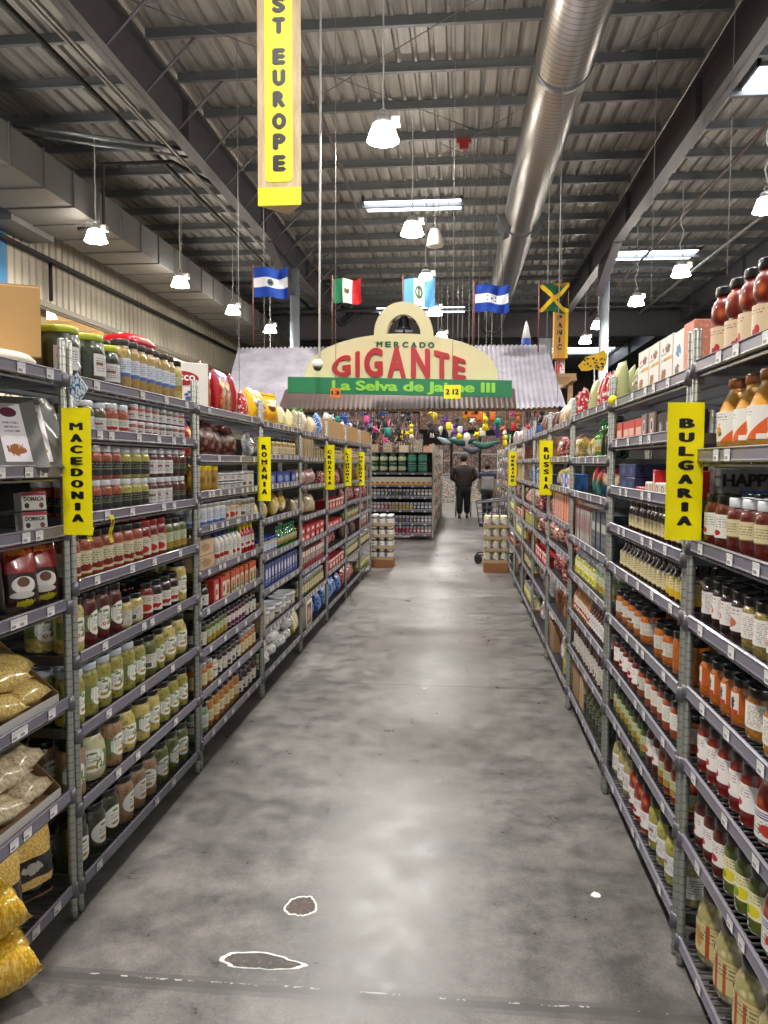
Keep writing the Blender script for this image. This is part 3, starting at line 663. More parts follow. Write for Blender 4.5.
LCHER = printed('#d9c1a0', [TX(.1, .6, .72, .9, 12, '#8a5a50'), ('c', .5, .28, .045, .15, '#b8283e'), ('c', .44, .22, .04, .1, '#9c2036'), ('r', .66, .72, .1, .25, '#5a5048')])
LPEACH = printed('#e6e2da', [('h', 1, -.62, .36, '#d95f2c'), ('r', .6, 1, 0, .16, '#e6e2da'), TX(.04, .5, .72, .92, 10, '#6a5a50'), ('b', .33, .38, .07, .2, '#e08a2a'), ('b', .36, .25, .04, .08, '#2f6a3c')])
LLEM = printed('#e3dcae', [TX(.1, .8, .62, .92, 8, '#7a6a3a'), ('c', .6, .3, .2, .22, '#d8c81e'), ('c', .35, .25, .16, .2, '#7f9a2a')])
LCHRY = printed('#dcdad2', [TX(.1, .9, .45, .9, 9, '#6a6a66'), ('c', .35, .22, .1, .12, '#b02030'), ('r', .72, .95, .05, .5, '#8fa58a')])
LJAM = printed('#ddd8d2', [TX(.5, .95, .1, .9, 12, '#7a7472'), ('c', .25, .35, .16, .22, '#c06a50'), TX(.08, .45, .7, .92, 6, '#8a3a4a')])
LAJV = printed('#dad2c6', [('r', 0, .12, 0, 1, '#4a3a6a'), ('r', .12, .5, 0, .18, '#c0321e'), ('b', .3, .5, .1, .3, '#3a3a34'), ('r', .52, 1, 0, 1, '#b4561a')])
LAJV2 = printed('#ded8cc', [TX(.4, .95, .1, .9, 12, '#6a6660'), ('b', .16, .3, .07, .25, '#b02a22')])
LSTR = printed('#dcd9d2', [('r', 0, 1, .70, .75, '#2a3f86'), ('r', 0, 1, .79, .83, '#2a3f86'), ('r', 0, 1, .87, .91, '#2a3f86'), TX(.1, .9, .15, .6, 7), ('b', .5, .35, .12, .18, '#b0342a')])
LGRN = printed('#b9c09a', [TX(.1, .9, .4, .9, 8, '#4e5c30'), ('c', .5, .25, .2, .18, '#5f8a34'), ('b', .5, .2, .4, .2, '#a07a20')])
LBARC = printed('#cfcac0', [TX(.05, .95, .5, .95, 10), ('r', .1, .42, .1, .4, '#55504a'), ('r', .5, .92, .05, .42, '#b5ae9c')])
LPURP = printed('#d8d0cc', [TX(.1, .9, .5, .9, 8), ('c', .5, .25, .25, .2, '#5a1c4a')])
LBLU = printed('#cfd4dc', [TX(.1, .9, .3, .9, 8, '#3a4a7a'), ('r', 0, 1, 0, .2, '#4a68a8')])
# contents ------------------------------------------------------------
C = dict(
 dk=content('#15170a', '#39401a', 45), pick=content('#55521a', '#b8b050', 60), ypep=content('#94842a', '#e8d478', 45), mix=content('#6a6426', '#c9a75c', 75),
 ajv=content('#7e2a0c', '#b8501c', 160), org=content('#9a430c', '#d0701c', 140), tom=content('#e8502e', '#80160c', 34), cher=content('#ff7a34', '#8a1c10', 30), dred=content('#2a0706', '#6a1c12', 80),
 jam=content('#110405', '#2e0c0c', 120), pale=content('#a89e68', '#e4dcae', 42), pink=content('#7a5a3e', '#b99268', 60), peach=content('#ffe694', '#f8ac34', 24), cream=content('#fff2c4', '#b0a468', 44),
 green=content('#2a3410', '#6f7a30', 55), olive=content('#2a2c14', '#5c5c30', 90), honey=content('#7a3c0a', '#c88428', 60), yg=content('#8a8226', '#cfc65e', 80), wht=plain('#d8d2c4', .4, 0, .5), lgreen=content('#4c6a3a', '#9fc090', 80))
BL = plain('#0c0c0e', .28, 0, .4, name='black_lid'); WL = plain('#d8dade', .35, 0, .3); GL = plain('#a9b02c', .4, 0, .2); GYL = plain('#a8aaae', .35, .5); BLU = plain('#1c3a8a', .4); GRNL = plain('#1e6a3c', .4); YLL = plain('#e0c814', .4)
RDL = plain('#8a1c18', .35, 0, .3); PLG = plain('#b4bec8', .4, 0, .3)
def cv(deg): return math.radians(deg)
# wrappers --------------------------------------------------------------
def wrap(base, *ops, rough=.28, coat=.4): return printed(base, list(ops), rough, coat)
W_RED = wrap('#a81c20', ('b', .5, .55, .5, .22, '#d8a23a'), ('b', .5, .8, .5, .15, '#e8d8d0', 14), ('r', 0, 1, .0, .12, '#7a1020'))
W_SNACK = wrap('#a01c22', ('b', .5, .86, .4, .14, '#6a3a8a'), ('b', .5, .62, .3, .14, '#e0a820'), ('b', .5, .3, .35, .25, '#c88a50', 14), ('b', .7, .4, .2, .3, '#4a1a14'))
W_YEL = wrap('#e8b810', ('c', .5, .55, .22, .14, '#6a2a14'), ('c', .5, .62, .28, .05, '#f2e8c0'), ('r', .1, .9, .88, .93, '#b03a1c'), ('b', .5, .25, .4, .1, '#d08a10'))
W_CREAM = wrap('#e0d8a8', ('r', 0, 1, 0, .22, '#d8b82a'), ('r', .3, .7, .3, .75, '#efe8cc'), TX(.3, .7, .3, .7, 9))
W_GRN = wrap('#2e8a3a', ('b', .5, .4, .4, .3, '#c9a070', 12), ('b', .5, .75, .4, .12, '#175a24'))
W_BLUW = wrap('#2f6fc0', ('n', 14, .56, '#dfe8f2'), ('c', .65, .45, .25, .18, '#e6ecf4'))
W_PNK = wrap('#b98a84', ('n', 22, .5, '#8a4a48'), ('n', 31, .58, '#dcc8bc'))
W_BEI = wrap('#b8a27c', ('n', 18, .5, '#d8c8a4'), ('n', 30, .6, '#7a6244'))
W_TEAL = wrap('#2a7a6a', ('r', 0, 1, .5, 1, '#a83a2a'), ('b', .5, .6, .3, .2, '#d8b48a', 12), ('b', .5, .88, .4, .08, '#c01c1c'))
W_BLU2 = wrap('#28508a', ('r', 0, 1, .45, 1, '#b04a3a'), ('b', .5, .6, .3, .2, '#e0c8a0', 12), ('b', .5, .88, .4, .08, '#c02a3a'))
W_DKRED = wrap('#4a1014', ('n', 16, .52, '#8a2420'), ('b', .5, .5, .4, .25, '#c8a884', 12))
W_CLR = wrap('#a9aaa4', ('n', 12, .48, '#e2e4e2'), ('n', 25, .6, '#6a5848'), coat=1, rough=.15)
W_CLR2 = wrap('#b8bec4', ('n', 14, .5, '#eef0f2'), ('b', .5, .45, .4, .3, '#7a3a30'), coat=1, rough=.15)
W_NUT = wrap('#5a1214', coat=.3)
W_YCOR = wrap('#c8a030', ('n', 20, .52, '#e8d070'), ('b', .5, .3, .5, .2, '#f2ead0'), coat=.8, rough=.2)
W_GSN = wrap('#d8d0c0', ('n', 9, .5, '#b82a24'), ('n', 21, .6, '#3a7a3a'))
W_ORPK = wrap('#9c5a28', ('n', 17, .5, '#3a2018'), ('n', 28, .6, '#d89a50'))
W_BRS = wrap('#6a4a3a', ('n', 17, .5, '#382824'), ('n', 28, .6, '#a88a70'))
T_ = {}
def T(k, f):
    if k not in T_: T_[k] = f()
    return T_[k]
def boxw(base, *ops): return printed(base, list(ops), .45, .1)
TYPES = {
 # --- left, first full bay
 'dill_big': lambda: jar('pickle_jar', .15, .185, GL, C['dk'], [(.2, .42, cv(75), LWHT)], 'squat', 24),
 'dill_med': lambda: jar('pickle_jar', .11, .165, GL, C['dk'], [(.18, .4, cv(110), LWHT)], 'squat', 20),
 'giard': lambda: jar('pickle_jar', .078, .205, plain('#3a3430', .4), C['mix'], [(.3, .34, cv(190), LBLU)], 'std', 18),
 'giard2': lambda: jar('pickle_jar', .078, .195, BL, C['ypep'], [(.28, .34, cv(190), LGRN)], 'std', 18),
 'olive_w': lambda: jar('olive_jar', .095, .115, WL, C['olive'], [(.1, .42, cv(230), LWHT)], 'squat'),
 'olive_r': lambda: jar('olive_jar', .085, .12, WL, C['ajv'], [(.1, .42, cv(230), LWRED)], 'squat'),
 'small_red': lambda: jar('spread_jar', .068, .066, WL, C['ajv'], [(.1, .5, cv(230), LWHT)], 'straight', 16),
 'small_grn': lambda: jar('spread_jar', .068, .066, WL, C['olive'], [(.1, .5, cv(230), LWHT)], 'straight', 16),
 'spr_org': lambda: jar('spread_jar', .082, .122, WL, C['ajv'], [(.12, .42, cv(250), LBLK)]),
 'spr_grn': lambda: jar('spread_jar', .082, .122, WL, C['yg'], [(.12, .42, cv(250), LBLK)]),
 'spr_red': lambda: jar('spread_jar', .082, .122, WL, C['dred'], [(.12, .48, cv(250), LWHT)]),
 'spr_dk': lambda: jar('spread_jar', .082, .122, WL, C['dred'], [(.12, .40, cv(250), LBLK)]),
 'sauce_org': lambda: jar('sauce_jar', .082, .165, BL, C['ajv'], [(.12, .48, cv(240), LCREAM)]),
 'sauce_red': lambda: jar('sauce_jar', .082, .165, RDL, C['tom'], [(.14, .46, cv(240), LREDX)]),
 'sauce_grn': lambda: jar('sauce_jar', .082, .155, BL, C['green'], [(.14, .46, cv(240), LGRN)]),
 'pep_yel': lambda: jar('pepper_jar', .10, .19, BL, C['ypep'], [(.28, .3, cv(200), LGREENB), (.2, .45, cv(105), LOVALR, 'oval')], 'std'),
 'pep_red': lambda: jar('pepper_jar', .088, .195, BL, C['dred'], [(.28, .3, cv(200), LGREENB), (.2, .45, cv(105), LOVALR, 'oval')], 'std'),
 'oni': lambda: jar('onion_jar', .095, .125, BL, C['ypep'], [(.12, .45, cv(240), LBARC)], 'std'),
 'redx': lambda: jar('sauce_jar', .085, .15, BL, C['tom'], [(.15, .5, cv(240), LREDX)], 'std'),
 'plum': lambda: jar('jam_jar', .09, .15, BL, C['jam'], [(.12, .45, cv(240), LWRED)], 'std'),
 'pickl_w': lambda: jar('pickle_jar', .098, .19, PLG, C['pick'], [(.28, .3, cv(200), LGREENB), (.18, .42, cv(105), LOVAL, 'oval')], 'std'),
 'pickl_b': lambda: jar('pickle_jar', .098, .18, BL, C['pick'], [(.28, .3, cv(200), LGREENB), (.18, .42, cv(105), LOVAL, 'oval')], 'std'),
 'pickl_bar': lambda: jar('pickle_jar', .10, .175, BL, C['green'], [(.2, .35, cv(120), LBARC)], 'std'),
 'pep_big': lambda: jar('pepper_jar', .135, .19, BL, C['ypep'], [(.28, .3, cv(200), LGREENB), (.2, .42, cv(95), LOVAL, 'oval')], 'round', 24),
 'cabb_big': lambda: jar('cabbage_jar', .145, .19, BL, C['pale'], [(.25, .32, cv(200), LGREENB), (.2, .45, cv(85), LOVAL, 'oval')], 'round', 24),
 'pep_pale': lambda: jar('cabbage_jar', .10, .19, BL, C['pink'], [(.25, .32, cv(200), LGREENB), (.2, .45, cv(100), LOVAL, 'oval')], 'std'),
 'pep_org': lambda: jar('pepper_jar', .10, .18, BL, C['ypep'], [(.25, .32, cv(200), LGREENB), (.2, .42, cv(100), LOVAL, 'oval')], 'std'),
 'dk_oval': lambda: jar('pickle_jar', .115, .185, BL, C['dk'], [(.2, .45, cv(105), LOVAL, 'oval')], 'std'),
 'pink_oval': lambda: jar('cabbage_jar', .115, .185, BL, C['pink'], [(.2, .45, cv(105), LOVAL, 'oval')], 'std'),
 'grn_oval': lambda: jar('pickle_jar', .12, .185, BL, C['green'], [(.25, .3, cv(200), LGREENB), (.2, .45, cv(105), LOVAL, 'oval')], 'std'),
 # --- left, second bay
 'snack': lambda: bag('snack_bag', .17, .27, .08, W_SNACK, seed=4, crump=.006),
 'net': lambda: bag('net_sack', .26, .22, .16, T('netm', lambda: content('#e8bc98', '#5a0a10', 21, coat=.2)), seed=3, crump=.008, tie=plain('#7a1018', .6)),
 'cookie': lambda: bag('cookie_bag', .12, .21, .08, W_SNACK, seed=8),
 'yl_jar': lambda: jar('mustard_jar', .075, .145, YLL, T('must', lambda: content('#4a2408', '#d8a83a', 22)), [], 'straight', 18),
 'tub': lambda: jar('spread_tub', .11, .048, GYL, plain('#a9a596', .35, 0, .6), [(.15, .6, cv(200), LWHT)], 'tapered', 18, cat='tub'),
 'beijar': lambda: jar('spread_jar', .09, .105, GYL, C['pale'], [(.15, .6, cv(240), LBARC)], 'straight'),
 'lbl_blu': lambda: jar('yogurt_jar', .085, .115, GYL, C['wht'], [(.08, .66, cv(260), LBLU)], 'straight'),
 'lbl_red': lambda: jar('spread_jar', .085, .115, GYL, C['pink'], [(.08, .66, cv(260), LREDX)], 'straight'),
 'lbl_grn': lambda: jar('spread_jar', .085, .11, GYL, C['green'], [(.08, .6, cv(260), LBARC)], 'straight'),
 'cracker': lambda: carton('cracker_box', .26, .12, .075, plain('#b79a74', .6), boxw('#c8ae88', ('b', .5, .5, .3, .3, '#a8865a', 12), TX(.1, .5, .6, .9, 5))),
 'white_bot': lambda: jar('dressing_bottle', .07, .185, BLU, C['wht'], [(.1, .5, cv(240), LWRED)], 'squeeze', cat='bottle', lidh=.03),
 'white_bot2': lambda: jar('dressing_bottle', .07, .185, GRNL, C['wht'], [(.1, .5, cv(240), LCHRY)], 'squeeze', cat='bottle', lidh=.03),
 'ketchup': lambda: jar('ketchup_bottle', .062, .19, YLL, plain('#a3181a', .3, 0, .6), [(.2, .4, cv(130), LWRED)], 'squeeze', cat='bottle', lidh=.03),
 'redjar': lambda: jar('jam_jar', .088, .12, BL, C['jam'], [(.1, .45, cv(240), LWHT)], 'std'),
 'redbox': lambda: carton('tea_box', .10, .09, .12, plain('#9c2620', .5), boxw('#c43a2a', ('r', .35, 1, .1, .8, '#ded4c2'), ('b', .6, .45, .2, .2, '#8a2a20')), boxw('#b5281e', ('r', .1, .6, .2, .5, '#d8482e'))),
 'cerbox': lambda: carton('tea_box', .07, .09, .125, plain('#b5603a', .5), boxw('#d8cbb0', ('r', 0, 1, .72, 1, '#c2552c'), ('b', .5, .4, .35, .25, '#a8482a'), ('b', .5, .2, .4, .12, '#5a7a3a')), boxw('#c2552c')),
 'gsm': lambda: jar('relish_jar', .066, .13, BL, C['green'], [(.12, .5, cv(240), LGRN)], 'std', 16),
 'psm': lambda: jar('jam_jar', .066, .13, BL, T('pur', lambda: content('#240618', '#5a1238', 90)), [(.12, .5, cv(240), LPURP)], 'std', 16),
 'dsm': lambda: jar('jam_jar', .075, .135, BL, C['jam'], [(.12, .5, cv(240), LBARC)], 'std', 16),
 'osm': lambda: jar('chutney_jar', .075, .13, GYL, C['org'], [(.12, .5, cv(240), LCREAM2)], 'std', 16),
 'lsm': lambda: jar('pickle_jar', .075, .13, BL, C['pale'], [(.12, .5, cv(240), LWHT)], 'std', 16),
 'honey': lambda: jar('honey_jar', .09, .17, BL, C['honey'], [(.2, .36, cv(220), LCREAM2)], 'std', 18),
 'honeyl': lambda: jar('pickle_jar', .09, .16, BL, C['lgreen'], [(.2, .4, cv(220), LWHT)], 'std', 18),
 'blk_b': lambda: jar('jam_jar', .095, .155, BL, C['jam'], [(.15, .42, cv(220), LBARC)], 'round', 18),
 # --- left, further bays
 'chipy': lambda: bag('chip_bag', .2, .24, .1, W_YEL, seed=6, crump=.006),
 'creamp': lambda: bag('flour_pack', .11, .17, .07, W_CREAM, seed=7),
 'grnbag': lambda: bag('herb_bag', .15, .21, .09, W_BEI, seed=9, tie=plain('#1f8a34', .4, 0, .3)),
 'beibag': lambda: bag('nut_bag', .14, .17, .08, W_BEI, seed=10),
 'clrbag': lambda: bag('candy_bag', .22, .16, .1, W_CLR2, seed=11),
 'snow': lambda: bag('candy_bag', .14, .22, .09, W_BLUW, seed=12),
 'pnkbag': lambda: bag('cracker_bag', .26, .15, .11, W_PNK, seed=13, crump=.008),
 'beibig': lambda: bag('cracker_bag', .26, .17, .11, W_BEI, seed=14, crump=.008),
 'yelbag': lambda: bag('pasta_bag', .19, .13, .09, wrap('#c9b48a', ('n', 12, .5, '#e0c81e'), ('n', 23, .6, '#efe9d8')), seed=15),
 'yeltri': lambda: bag('pasta_bag', .19, .17, .10, W_YCOR, seed=16),
 'tallglass': lambda: jar('sauce_jar', .075, .13, BL, C['mix'], [(.15, .4, cv(200), LCREAM2)], 'std', 16),
 'bluetin': lambda: carton('biscuit_tin', .19, .12, .09, plain('#1c3474', .3, .3), boxw('#1f3a84', ('b', .5, .5, .35, .3, '#8fa0cc', 12)), cat='tin'),
 'bluebox': lambda: carton('tea_box', .085, .09, .16, plain('#1d2c60', .4), boxw('#25397a', ('c', .5, .6, .3, .22, '#c8ccd8'), TX(.2, .8, .15, .4, 8, '#c8ccd8')), boxw('#ced3dc', ('r', 0, .5, 0, 1, '#25397a'))),
 'bluejar': lambda: jar('fish_jar', .085, .11, BLU, C['pale'], [(.15, .5, cv(220), LBLU)], 'straight', 16),
 'grnbot': lambda: jar('soda_bottle', .065, .16, GRNL, plain('#16642a', .12, 0, 1), [(.2, .3, cv(220), LGRN)], 'bottle', 16, cat='bottle'),
 'bucket': lambda: jar('spread_bucket', .15, .11, WL, plain('#a59d88', .4), [(.2, .5, cv(200), LBARC)], 'tapered', 20, cat='tub'),
 'bucket_s': lambda: jar('spread_tub', .14, .06, WL, plain('#c8c4bc', .4), [], 'tapered', 20, cat='tub'),
 'plwrap': lambda: bag('foil_pack', .24, .10, .14, W_CLR, seed=17, crump=.012),
 'brick': lambda: carton('biscuit_pack', .1, .09, .18, plain('#b0946c', .6), boxw('#bfa37a', ('b', .5, .5, .25, .4, '#8a6c48', 12))),
 'redpack': lambda: carton('chocolate_box', .2, .12, .06, plain('#a31c20', .4), boxw('#b82026', ('b', .5, .5, .3, .3, '#e6ded8', 10)), cat='box'),
 'redlow': lambda: carton('candy_box', .17, .1, .10, plain('#9a1a1e', .4), boxw('#b4222a', ('b', .5, .4, .3, .25, '#dcd4c8', 10), ('r', 0, 1, .8, 1, '#e0d6ca'))),
 'whtred': lambda: carton('biscuit_box', .10, .09, .15, plain('#8d4a44', .4), boxw('#cfc6bc', ('r', 0, 1, .0, .35, '#8a2430'), ('r', .1, .9, .62, .7, '#7a2a30'), ('b', .5, .5, .3, .2, '#5a3a30', 12))),
 'grnj': lambda: jar('pickle_jar', .09, .15, GYL, C['green'], [(.2, .45, cv(230), LCREAM2)], 'std', 16),
 'frame': lambda: carton('gift_box', .26, .05, .22, plain('#cfc8ba', .5), boxw('#e0dacb', ('r', .12, .88, .1, .9, '#5a2420'), ('b', .5, .45, .25, .3, '#b98a6a', 10))),
 'bluebag': lambda: bag('candy_bag', .2, .19, .1, wrap('#1d4f96', ('n', 14, .55, '#9cc0ea'), ('n', 26, .6, '#123260')), seed=19),
 'redbag': lambda: bag('candy_bag', .18, .17, .09, wrap('#a0202a', ('n', 12, .55, '#dcd2c8'), ('n', 24, .6, '#5a1418')), seed=20),
 'dkbag': lambda: bag('coffee_bag', .14, .18, .08, wrap('#3a2422', ('n', 12, .55, '#7a3a30'), ('n', 24, .6, '#b8a48c')), seed=21),
 'cream_ct': lambda: carton('storage_carton', .35, .3, .19, KRAFT, None),
 # --- right
 'cherry': lambda: jar('tomato_jar', .098, .205, BL, C['cher'], [(.06, .40, cv(250), LCHER)], 'waist', 24),
 'peach': lambda: jar('peach_jar', .112, .20, plain('#7a4410', .3, 0, .6), C['peach'], [(.16, .40, cv(170), LPEACH)], 'cone', 24),
 'cherj': lambda: jar('cherry_jar', .085, .15, BL, C['dred'], [(.22, .42, cv(200), LCHRY)], 'std'),
 'dredw': lambda: jar('cherry_jar', .082, .145, WL, C['dred'], [(.3, .32, cv(110), LCREAM2)], 'std'),
 'lemon': lambda: jar('pickle_jar', .095, .15, WL, C['green'], [(.3, .45, cv(200), LLEM)], 'std'),
 'jamb': lambda: jar('jam_jar', .075, .135, BL, C['jam'], [(.24, .46, cv(280), LJAM)], 'std'),
 'jamy': lambda: jar('jam_jar', .078, .135, BL, T('ygj', lambda: content('#6a5a20', '#9a8a48', 100)), [(.24, .46, cv(280), LJAM)], 'std'),
 'ajv1': lambda: jar('relish_jar', .075, .125, BL, C['org'], [(.28, .42, cv(150), LAJV)], 'std'),
 'ajv2': lambda: jar('relish_jar', .11, .13, BL, C['honey'], [(.25, .48, cv(250), LAJV2)], 'squat', 22),
 'tomw': lambda: jar('tomato_jar', .08, .16, BL, C['tom'], [(.26, .42, cv(240), LTOM)], 'std'),
 'tomstr': lambda: jar('tomato_jar', .115, .185, BL, C['cher'], [(.12, .40, cv(230), LSTR)], 'round', 24),
 'yelrel': lambda: jar('relish_jar', .078, .145, BL, C['honey'], [(.22, .45, cv(240), LREDX)], 'std'),
 'grnp': lambda: jar('pepper_jar', .08, .16, BL, C['green'], [(.24, .4, cv(140), LLEM)], 'std'),
 'redp': lambda: jar('tomato_jar', .08, .16, BL, C['dred'], [(.24, .4, cv(240), LTOM)], 'std'),
 'creamb': lambda: jar('cauliflower_jar', .15, .215, BL, C['cream'], [(.18, .42, cv(130), printed('#cbbb84', [('r', .42, .50, 0, 1, '#a8482a'), ('r', .62, .68, 0, .9, '#b0583a'), ('b', .25, .5, .14, .3, '#b88a3a', 10), TX(.1, .9, .5, .9, 8)]))], 'round', 26),
 'creams': lambda: jar('cauliflower_jar', .105, .19, BL, C['cream'], [(.18, .38, cv(220), LWHT)], 'round', 22),
 'squirrel': lambda: carton('chocolate_box', .16, .06, .165, plain('#ddd8d0', .4), boxw('#e6e2da', ('b', .62, .75, .22, .1, '#6a3018', 12), ('r', .35, 1, .5, .57, '#d8962c'), ('b', .3, .22, .22, .14, '#9a5a2c', 12), ('c', .25, .75, .06, .05, '#b0306a'), TX(.1, .5, .45, .7, 8), ('r', .7, .9, .05, .14, '#c02a2a')),
        boxw('#e6e2da', ('b', .6, .78, .25, .12, '#6a3018', 12), ('r', .1, 1, .5, .57, '#d8962c'), ('r', .55, .85, .05, .14, '#c02a2a'))),
 'bluswirl': lambda: carton('chocolate_box', .14, .05, .16, plain('#e0ded8', .4), boxw('#e6e4e0', ('b', .5, .6, .25, .12, '#3a78b0', 12), ('b', .4, .2, .2, .14, '#6a4a3a', 12)), boxw('#e6e4e0', ('b', .5, .6, .3, .14, '#3a78b0', 12), ('b', .4, .2, .2, .12, '#6a4a3a', 12))),
 'salm': lambda: carton('chocolate_box', .1, .07, .165, plain('#cf7f68', .4), boxw('#d98a72', ('n', 14, .58, '#c96450')), boxw('#d98a72', ('n', 14, .58, '#e0b09c'))),
 'pastabag': lambda: bag('pasta_bag', .14, .17, .08, wrap('#b5b48a', ('b', .5, .5, .35, .3, '#5a4a2a', 12), ('b', .5, .7, .3, .12, '#8a9a4a')), seed=22),
 'redtea': lambda: carton('tea_box', .115, .09, .085, plain('#a83428', .5), boxw('#c8443a', ('r', .1, .85, .25, .62, '#e0b8a8'), ('r', .1, .9, 0, .1, '#8a2a22')), boxw('#c8443a', ('r', .1, .85, .25, .62, '#e0a090'))),
 'coffbox': lambda: carton('coffee_box', .11, .09, .095, plain('#4a3c38', .5), boxw('#8a7068', ('c', .4, .5, .2, .3, '#ddd6cc'), ('c', .4, .5, .12, .2, '#2a1c18'), ('r', .75, 1, 0, 1, '#3a2a26'))),
 'dkcof': lambda: carton('coffee_box', .09, .09, .085, plain('#221c1c', .5), boxw('#2a2224', ('b', .5, .4, .2, .25, '#a8a4a0', 12))),
 'navy': lambda: carton('wafer_box', .15, .12, .055, plain('#142244', .45), boxw('#1a2c58', ('b', .5, .5, .2, .25, '#31508a', 12))),
 'cup': lambda: carton('cookie_cup', .06, .06, .045, plain('#d8d0c4', .5), boxw('#ded6ca', ('c', .5, .5, .32, .36, '#8a6a48'), ('c', .5, .5, .16, .2, '#d8c8a8'))),
 'redstrip': lambda: carton('biscuit_pack', .035, .12, .09, plain('#b81e22', .4), boxw('#c02226', ('r', .3, .7, .1, .9, '#e8e0da'))),
 'pinkpk': lambda: carton('candy_pack', .08, .06, .022, plain('#c03a48', .4), None),
 'dbot': lambda: jar('syrup_bottle', .072, .155, BL, C['jam'], [(.16, .40, cv(230), LCREAM2)], 'std', 18, cat='bottle'),
 'dbot2': lambda: jar('syrup_bottle', .062, .145, BL, C['jam'], [(.12, .46, cv(200), LCREAM2)], 'bottle', 16, cat='bottle'),
 'dbot3': lambda: jar('syrup_bottle', .055, .14, BL, C['jam'], [(.12, .5, cv(200), LCREAMY)], 'bottle', 16, cat='bottle'),
 'orgjar': lambda: jar('relish_jar', .098, .13, BL, C['org'], [(.28, .36, cv(170), LBARC)], 'squat', 20),
 'orgjars': lambda: jar('relish_jar', .085, .145, BL, C['org'], [], 'squat', 20),
 'rsq': lambda: jar('relish_jar', .10, .12, BL, C['ajv'], [(.28, .4, cv(170), LBARC)], 'squat', 20),
 'rnar': lambda: jar('relish_jar', .07, .13, BL, C['ajv'], [(.26, .42, cv(200), LAJV2)], 'std', 18),
 'rnarr': lambda: jar('sauce_jar', .075, .135, BL, C['tom'], [(.2, .46, cv(200), LTOM)], 'std', 18),
 'gnar': lambda: jar('pepper_jar', .07, .13, BL, C['green'], [(.2, .45, cv(200), LGRN)], 'std', 18),
 'rgn': lambda: jar('tomato_jar', .078, .15, BL, C['cher'], [(.2, .36, cv(200), LGRN)], 'std', 18),
 'picr': lambda: jar('pickle_jar', .11, .18, BL, C['pick'], [(.2, .36, cv(220), LWHT)], 'std', 20),
 'tomr': lambda: jar('tomato_jar', .10, .185, BL, C['cher'], [(.15, .34, cv(230), LTOM)], 'std', 20),
 'redbag2': lambda: bag('candy_bag', .16, .21, .08, wrap('#b8242a', ('n', 9, .56, '#e2dcd6'), ('n', 22, .6, '#7a1a1c')), seed=23),
 'wbag': lambda: bag('rice_bag', .2, .2, .1, wrap('#d3cbb8', ('b', .5, .45, .3, .3, '#a88a6a', 10), ('b', .5, .85, .4, .1, '#7fae6a')), seed=24),
 'gbag': lambda: bag('herb_bag', .12, .22, .07, wrap('#b0b27c', ('b', .5, .5, .3, .2, '#6a7a3a', 10)), seed=25),
 'ybag': lambda: bag('noodle_bag', .17, .14, .09, W_YCOR, seed=26),
 'gtall': lambda: jar('soda_bottle', .08, .2, GRNL, plain('#3f8a28', .12, 0, 1), [(.2, .3, cv(220), LGRN)], 'bottle', 18, cat='bottle'),
 'dgrn': lambda: jar('oil_bottle', .085, .2, BL, plain('#0e2412', .12, 0, 1), [], 'bottle', 18, cat='bottle'),
 'pouch': lambda: bag('sauce_pouch', .13, .2, .06, W_TEAL, seed=27), 'pouch2': lambda: bag('sauce_pouch', .13, .19, .06, W_BLU2, seed=28),
 'slate': lambda: carton('tea_caddy', .12, .1, .2, plain('#3a3e44', .4), boxw('#4a5058', ('r', .05, .9, .5, .72, '#a8aca4'), TX(.1, .9, .1, .4, 6, '#7a7e84'))),
 'silvb': lambda: carton('tea_box', .05, .1, .205, plain('#7a6a66', .4), boxw('#a8a49c', ('b', .5, .5, .3, .3, '#8a3a3a', 10), ('r', 0, 1, .9, 1, '#8a1c24'))),
 'ygjar': lambda: jar('pickle_jar', .08, .14, GYL, C['yg'], [(.15, .5, cv(240), LLEM)], 'std', 16), 'lgjar': lambda: jar('pickle_jar', .10, .15, WL, C['lgreen'], [(.15, .5, cv(240), LGRN)], 'straight', 16),
 'brnb': lambda: jar('sauce_bottle', .055, .18, RDL, C['honey'], [(.15, .4, cv(200), LWRED)], 'bottle', 14, cat='bottle'), 'brnd': lambda: jar('sauce_bottle', .055, .18, BL, C['dred'], [(.15, .4, cv(200), LWHT)], 'bottle', 14, cat='bottle'),
 'tallw': lambda: jar('juice_bottle', .06, .19, BL, C['dred'], [(.1, .5, cv(160), LBARC)], 'straight', 14, cat='bottle'),
 'gcap': lambda: jar('juice_bottle', .07, .2, GRNL, C['olive'], [(.2, .35, cv(180), LBLK)], 'bottle', 14, cat='bottle'),
 'kcart': lambda: carton('storage_carton', .26, .28, .2, DKRAFT, None),
 'pinkb': lambda: carton('wafer_box', .055, .1, .19, plain('#c88a74', .5), boxw('#d8a090', ('n', 12, .55, '#c25a4a'), ('n', 24, .62, '#efe4d8')), boxw('#d88a5c', ('r', .3, .5, 0, 1, '#e8c0a0'))),
 'orgb': lambda: carton('wafer_box', .055, .1, .19, plain('#c8744c', .5), boxw('#d8845c', ('n', 12, .58, '#e8d8c8')), boxw('#d8845c', ('r', .3, .5, 0, 1, '#e8b090'))),
 'blubx': lambda: carton('cereal_box', .17, .09, .10, plain('#3a6ab0', .5), boxw('#e0ddd8', ('r', 0, .55, 0, 1, '#2f66b8'), ('b', .75, .5, .2, .3, '#c86a5a', 10), ('c', .25, .55, .12, .2, '#dfe6f0'))),
 'rw_bag': lambda: bag('candy_bag', .17, .15, .09, wrap('#c23430', ('n', 10, .5, '#e0d6c4'), ('n', 22, .6, '#4a5a34')), seed=29),
 'drkp': lambda: bag('nut_pouch', .15, .2, .07, W_ORPK, seed=30), 'brnp': lambda: bag('nut_pouch', .15, .2, .07, W_BRS, seed=31),
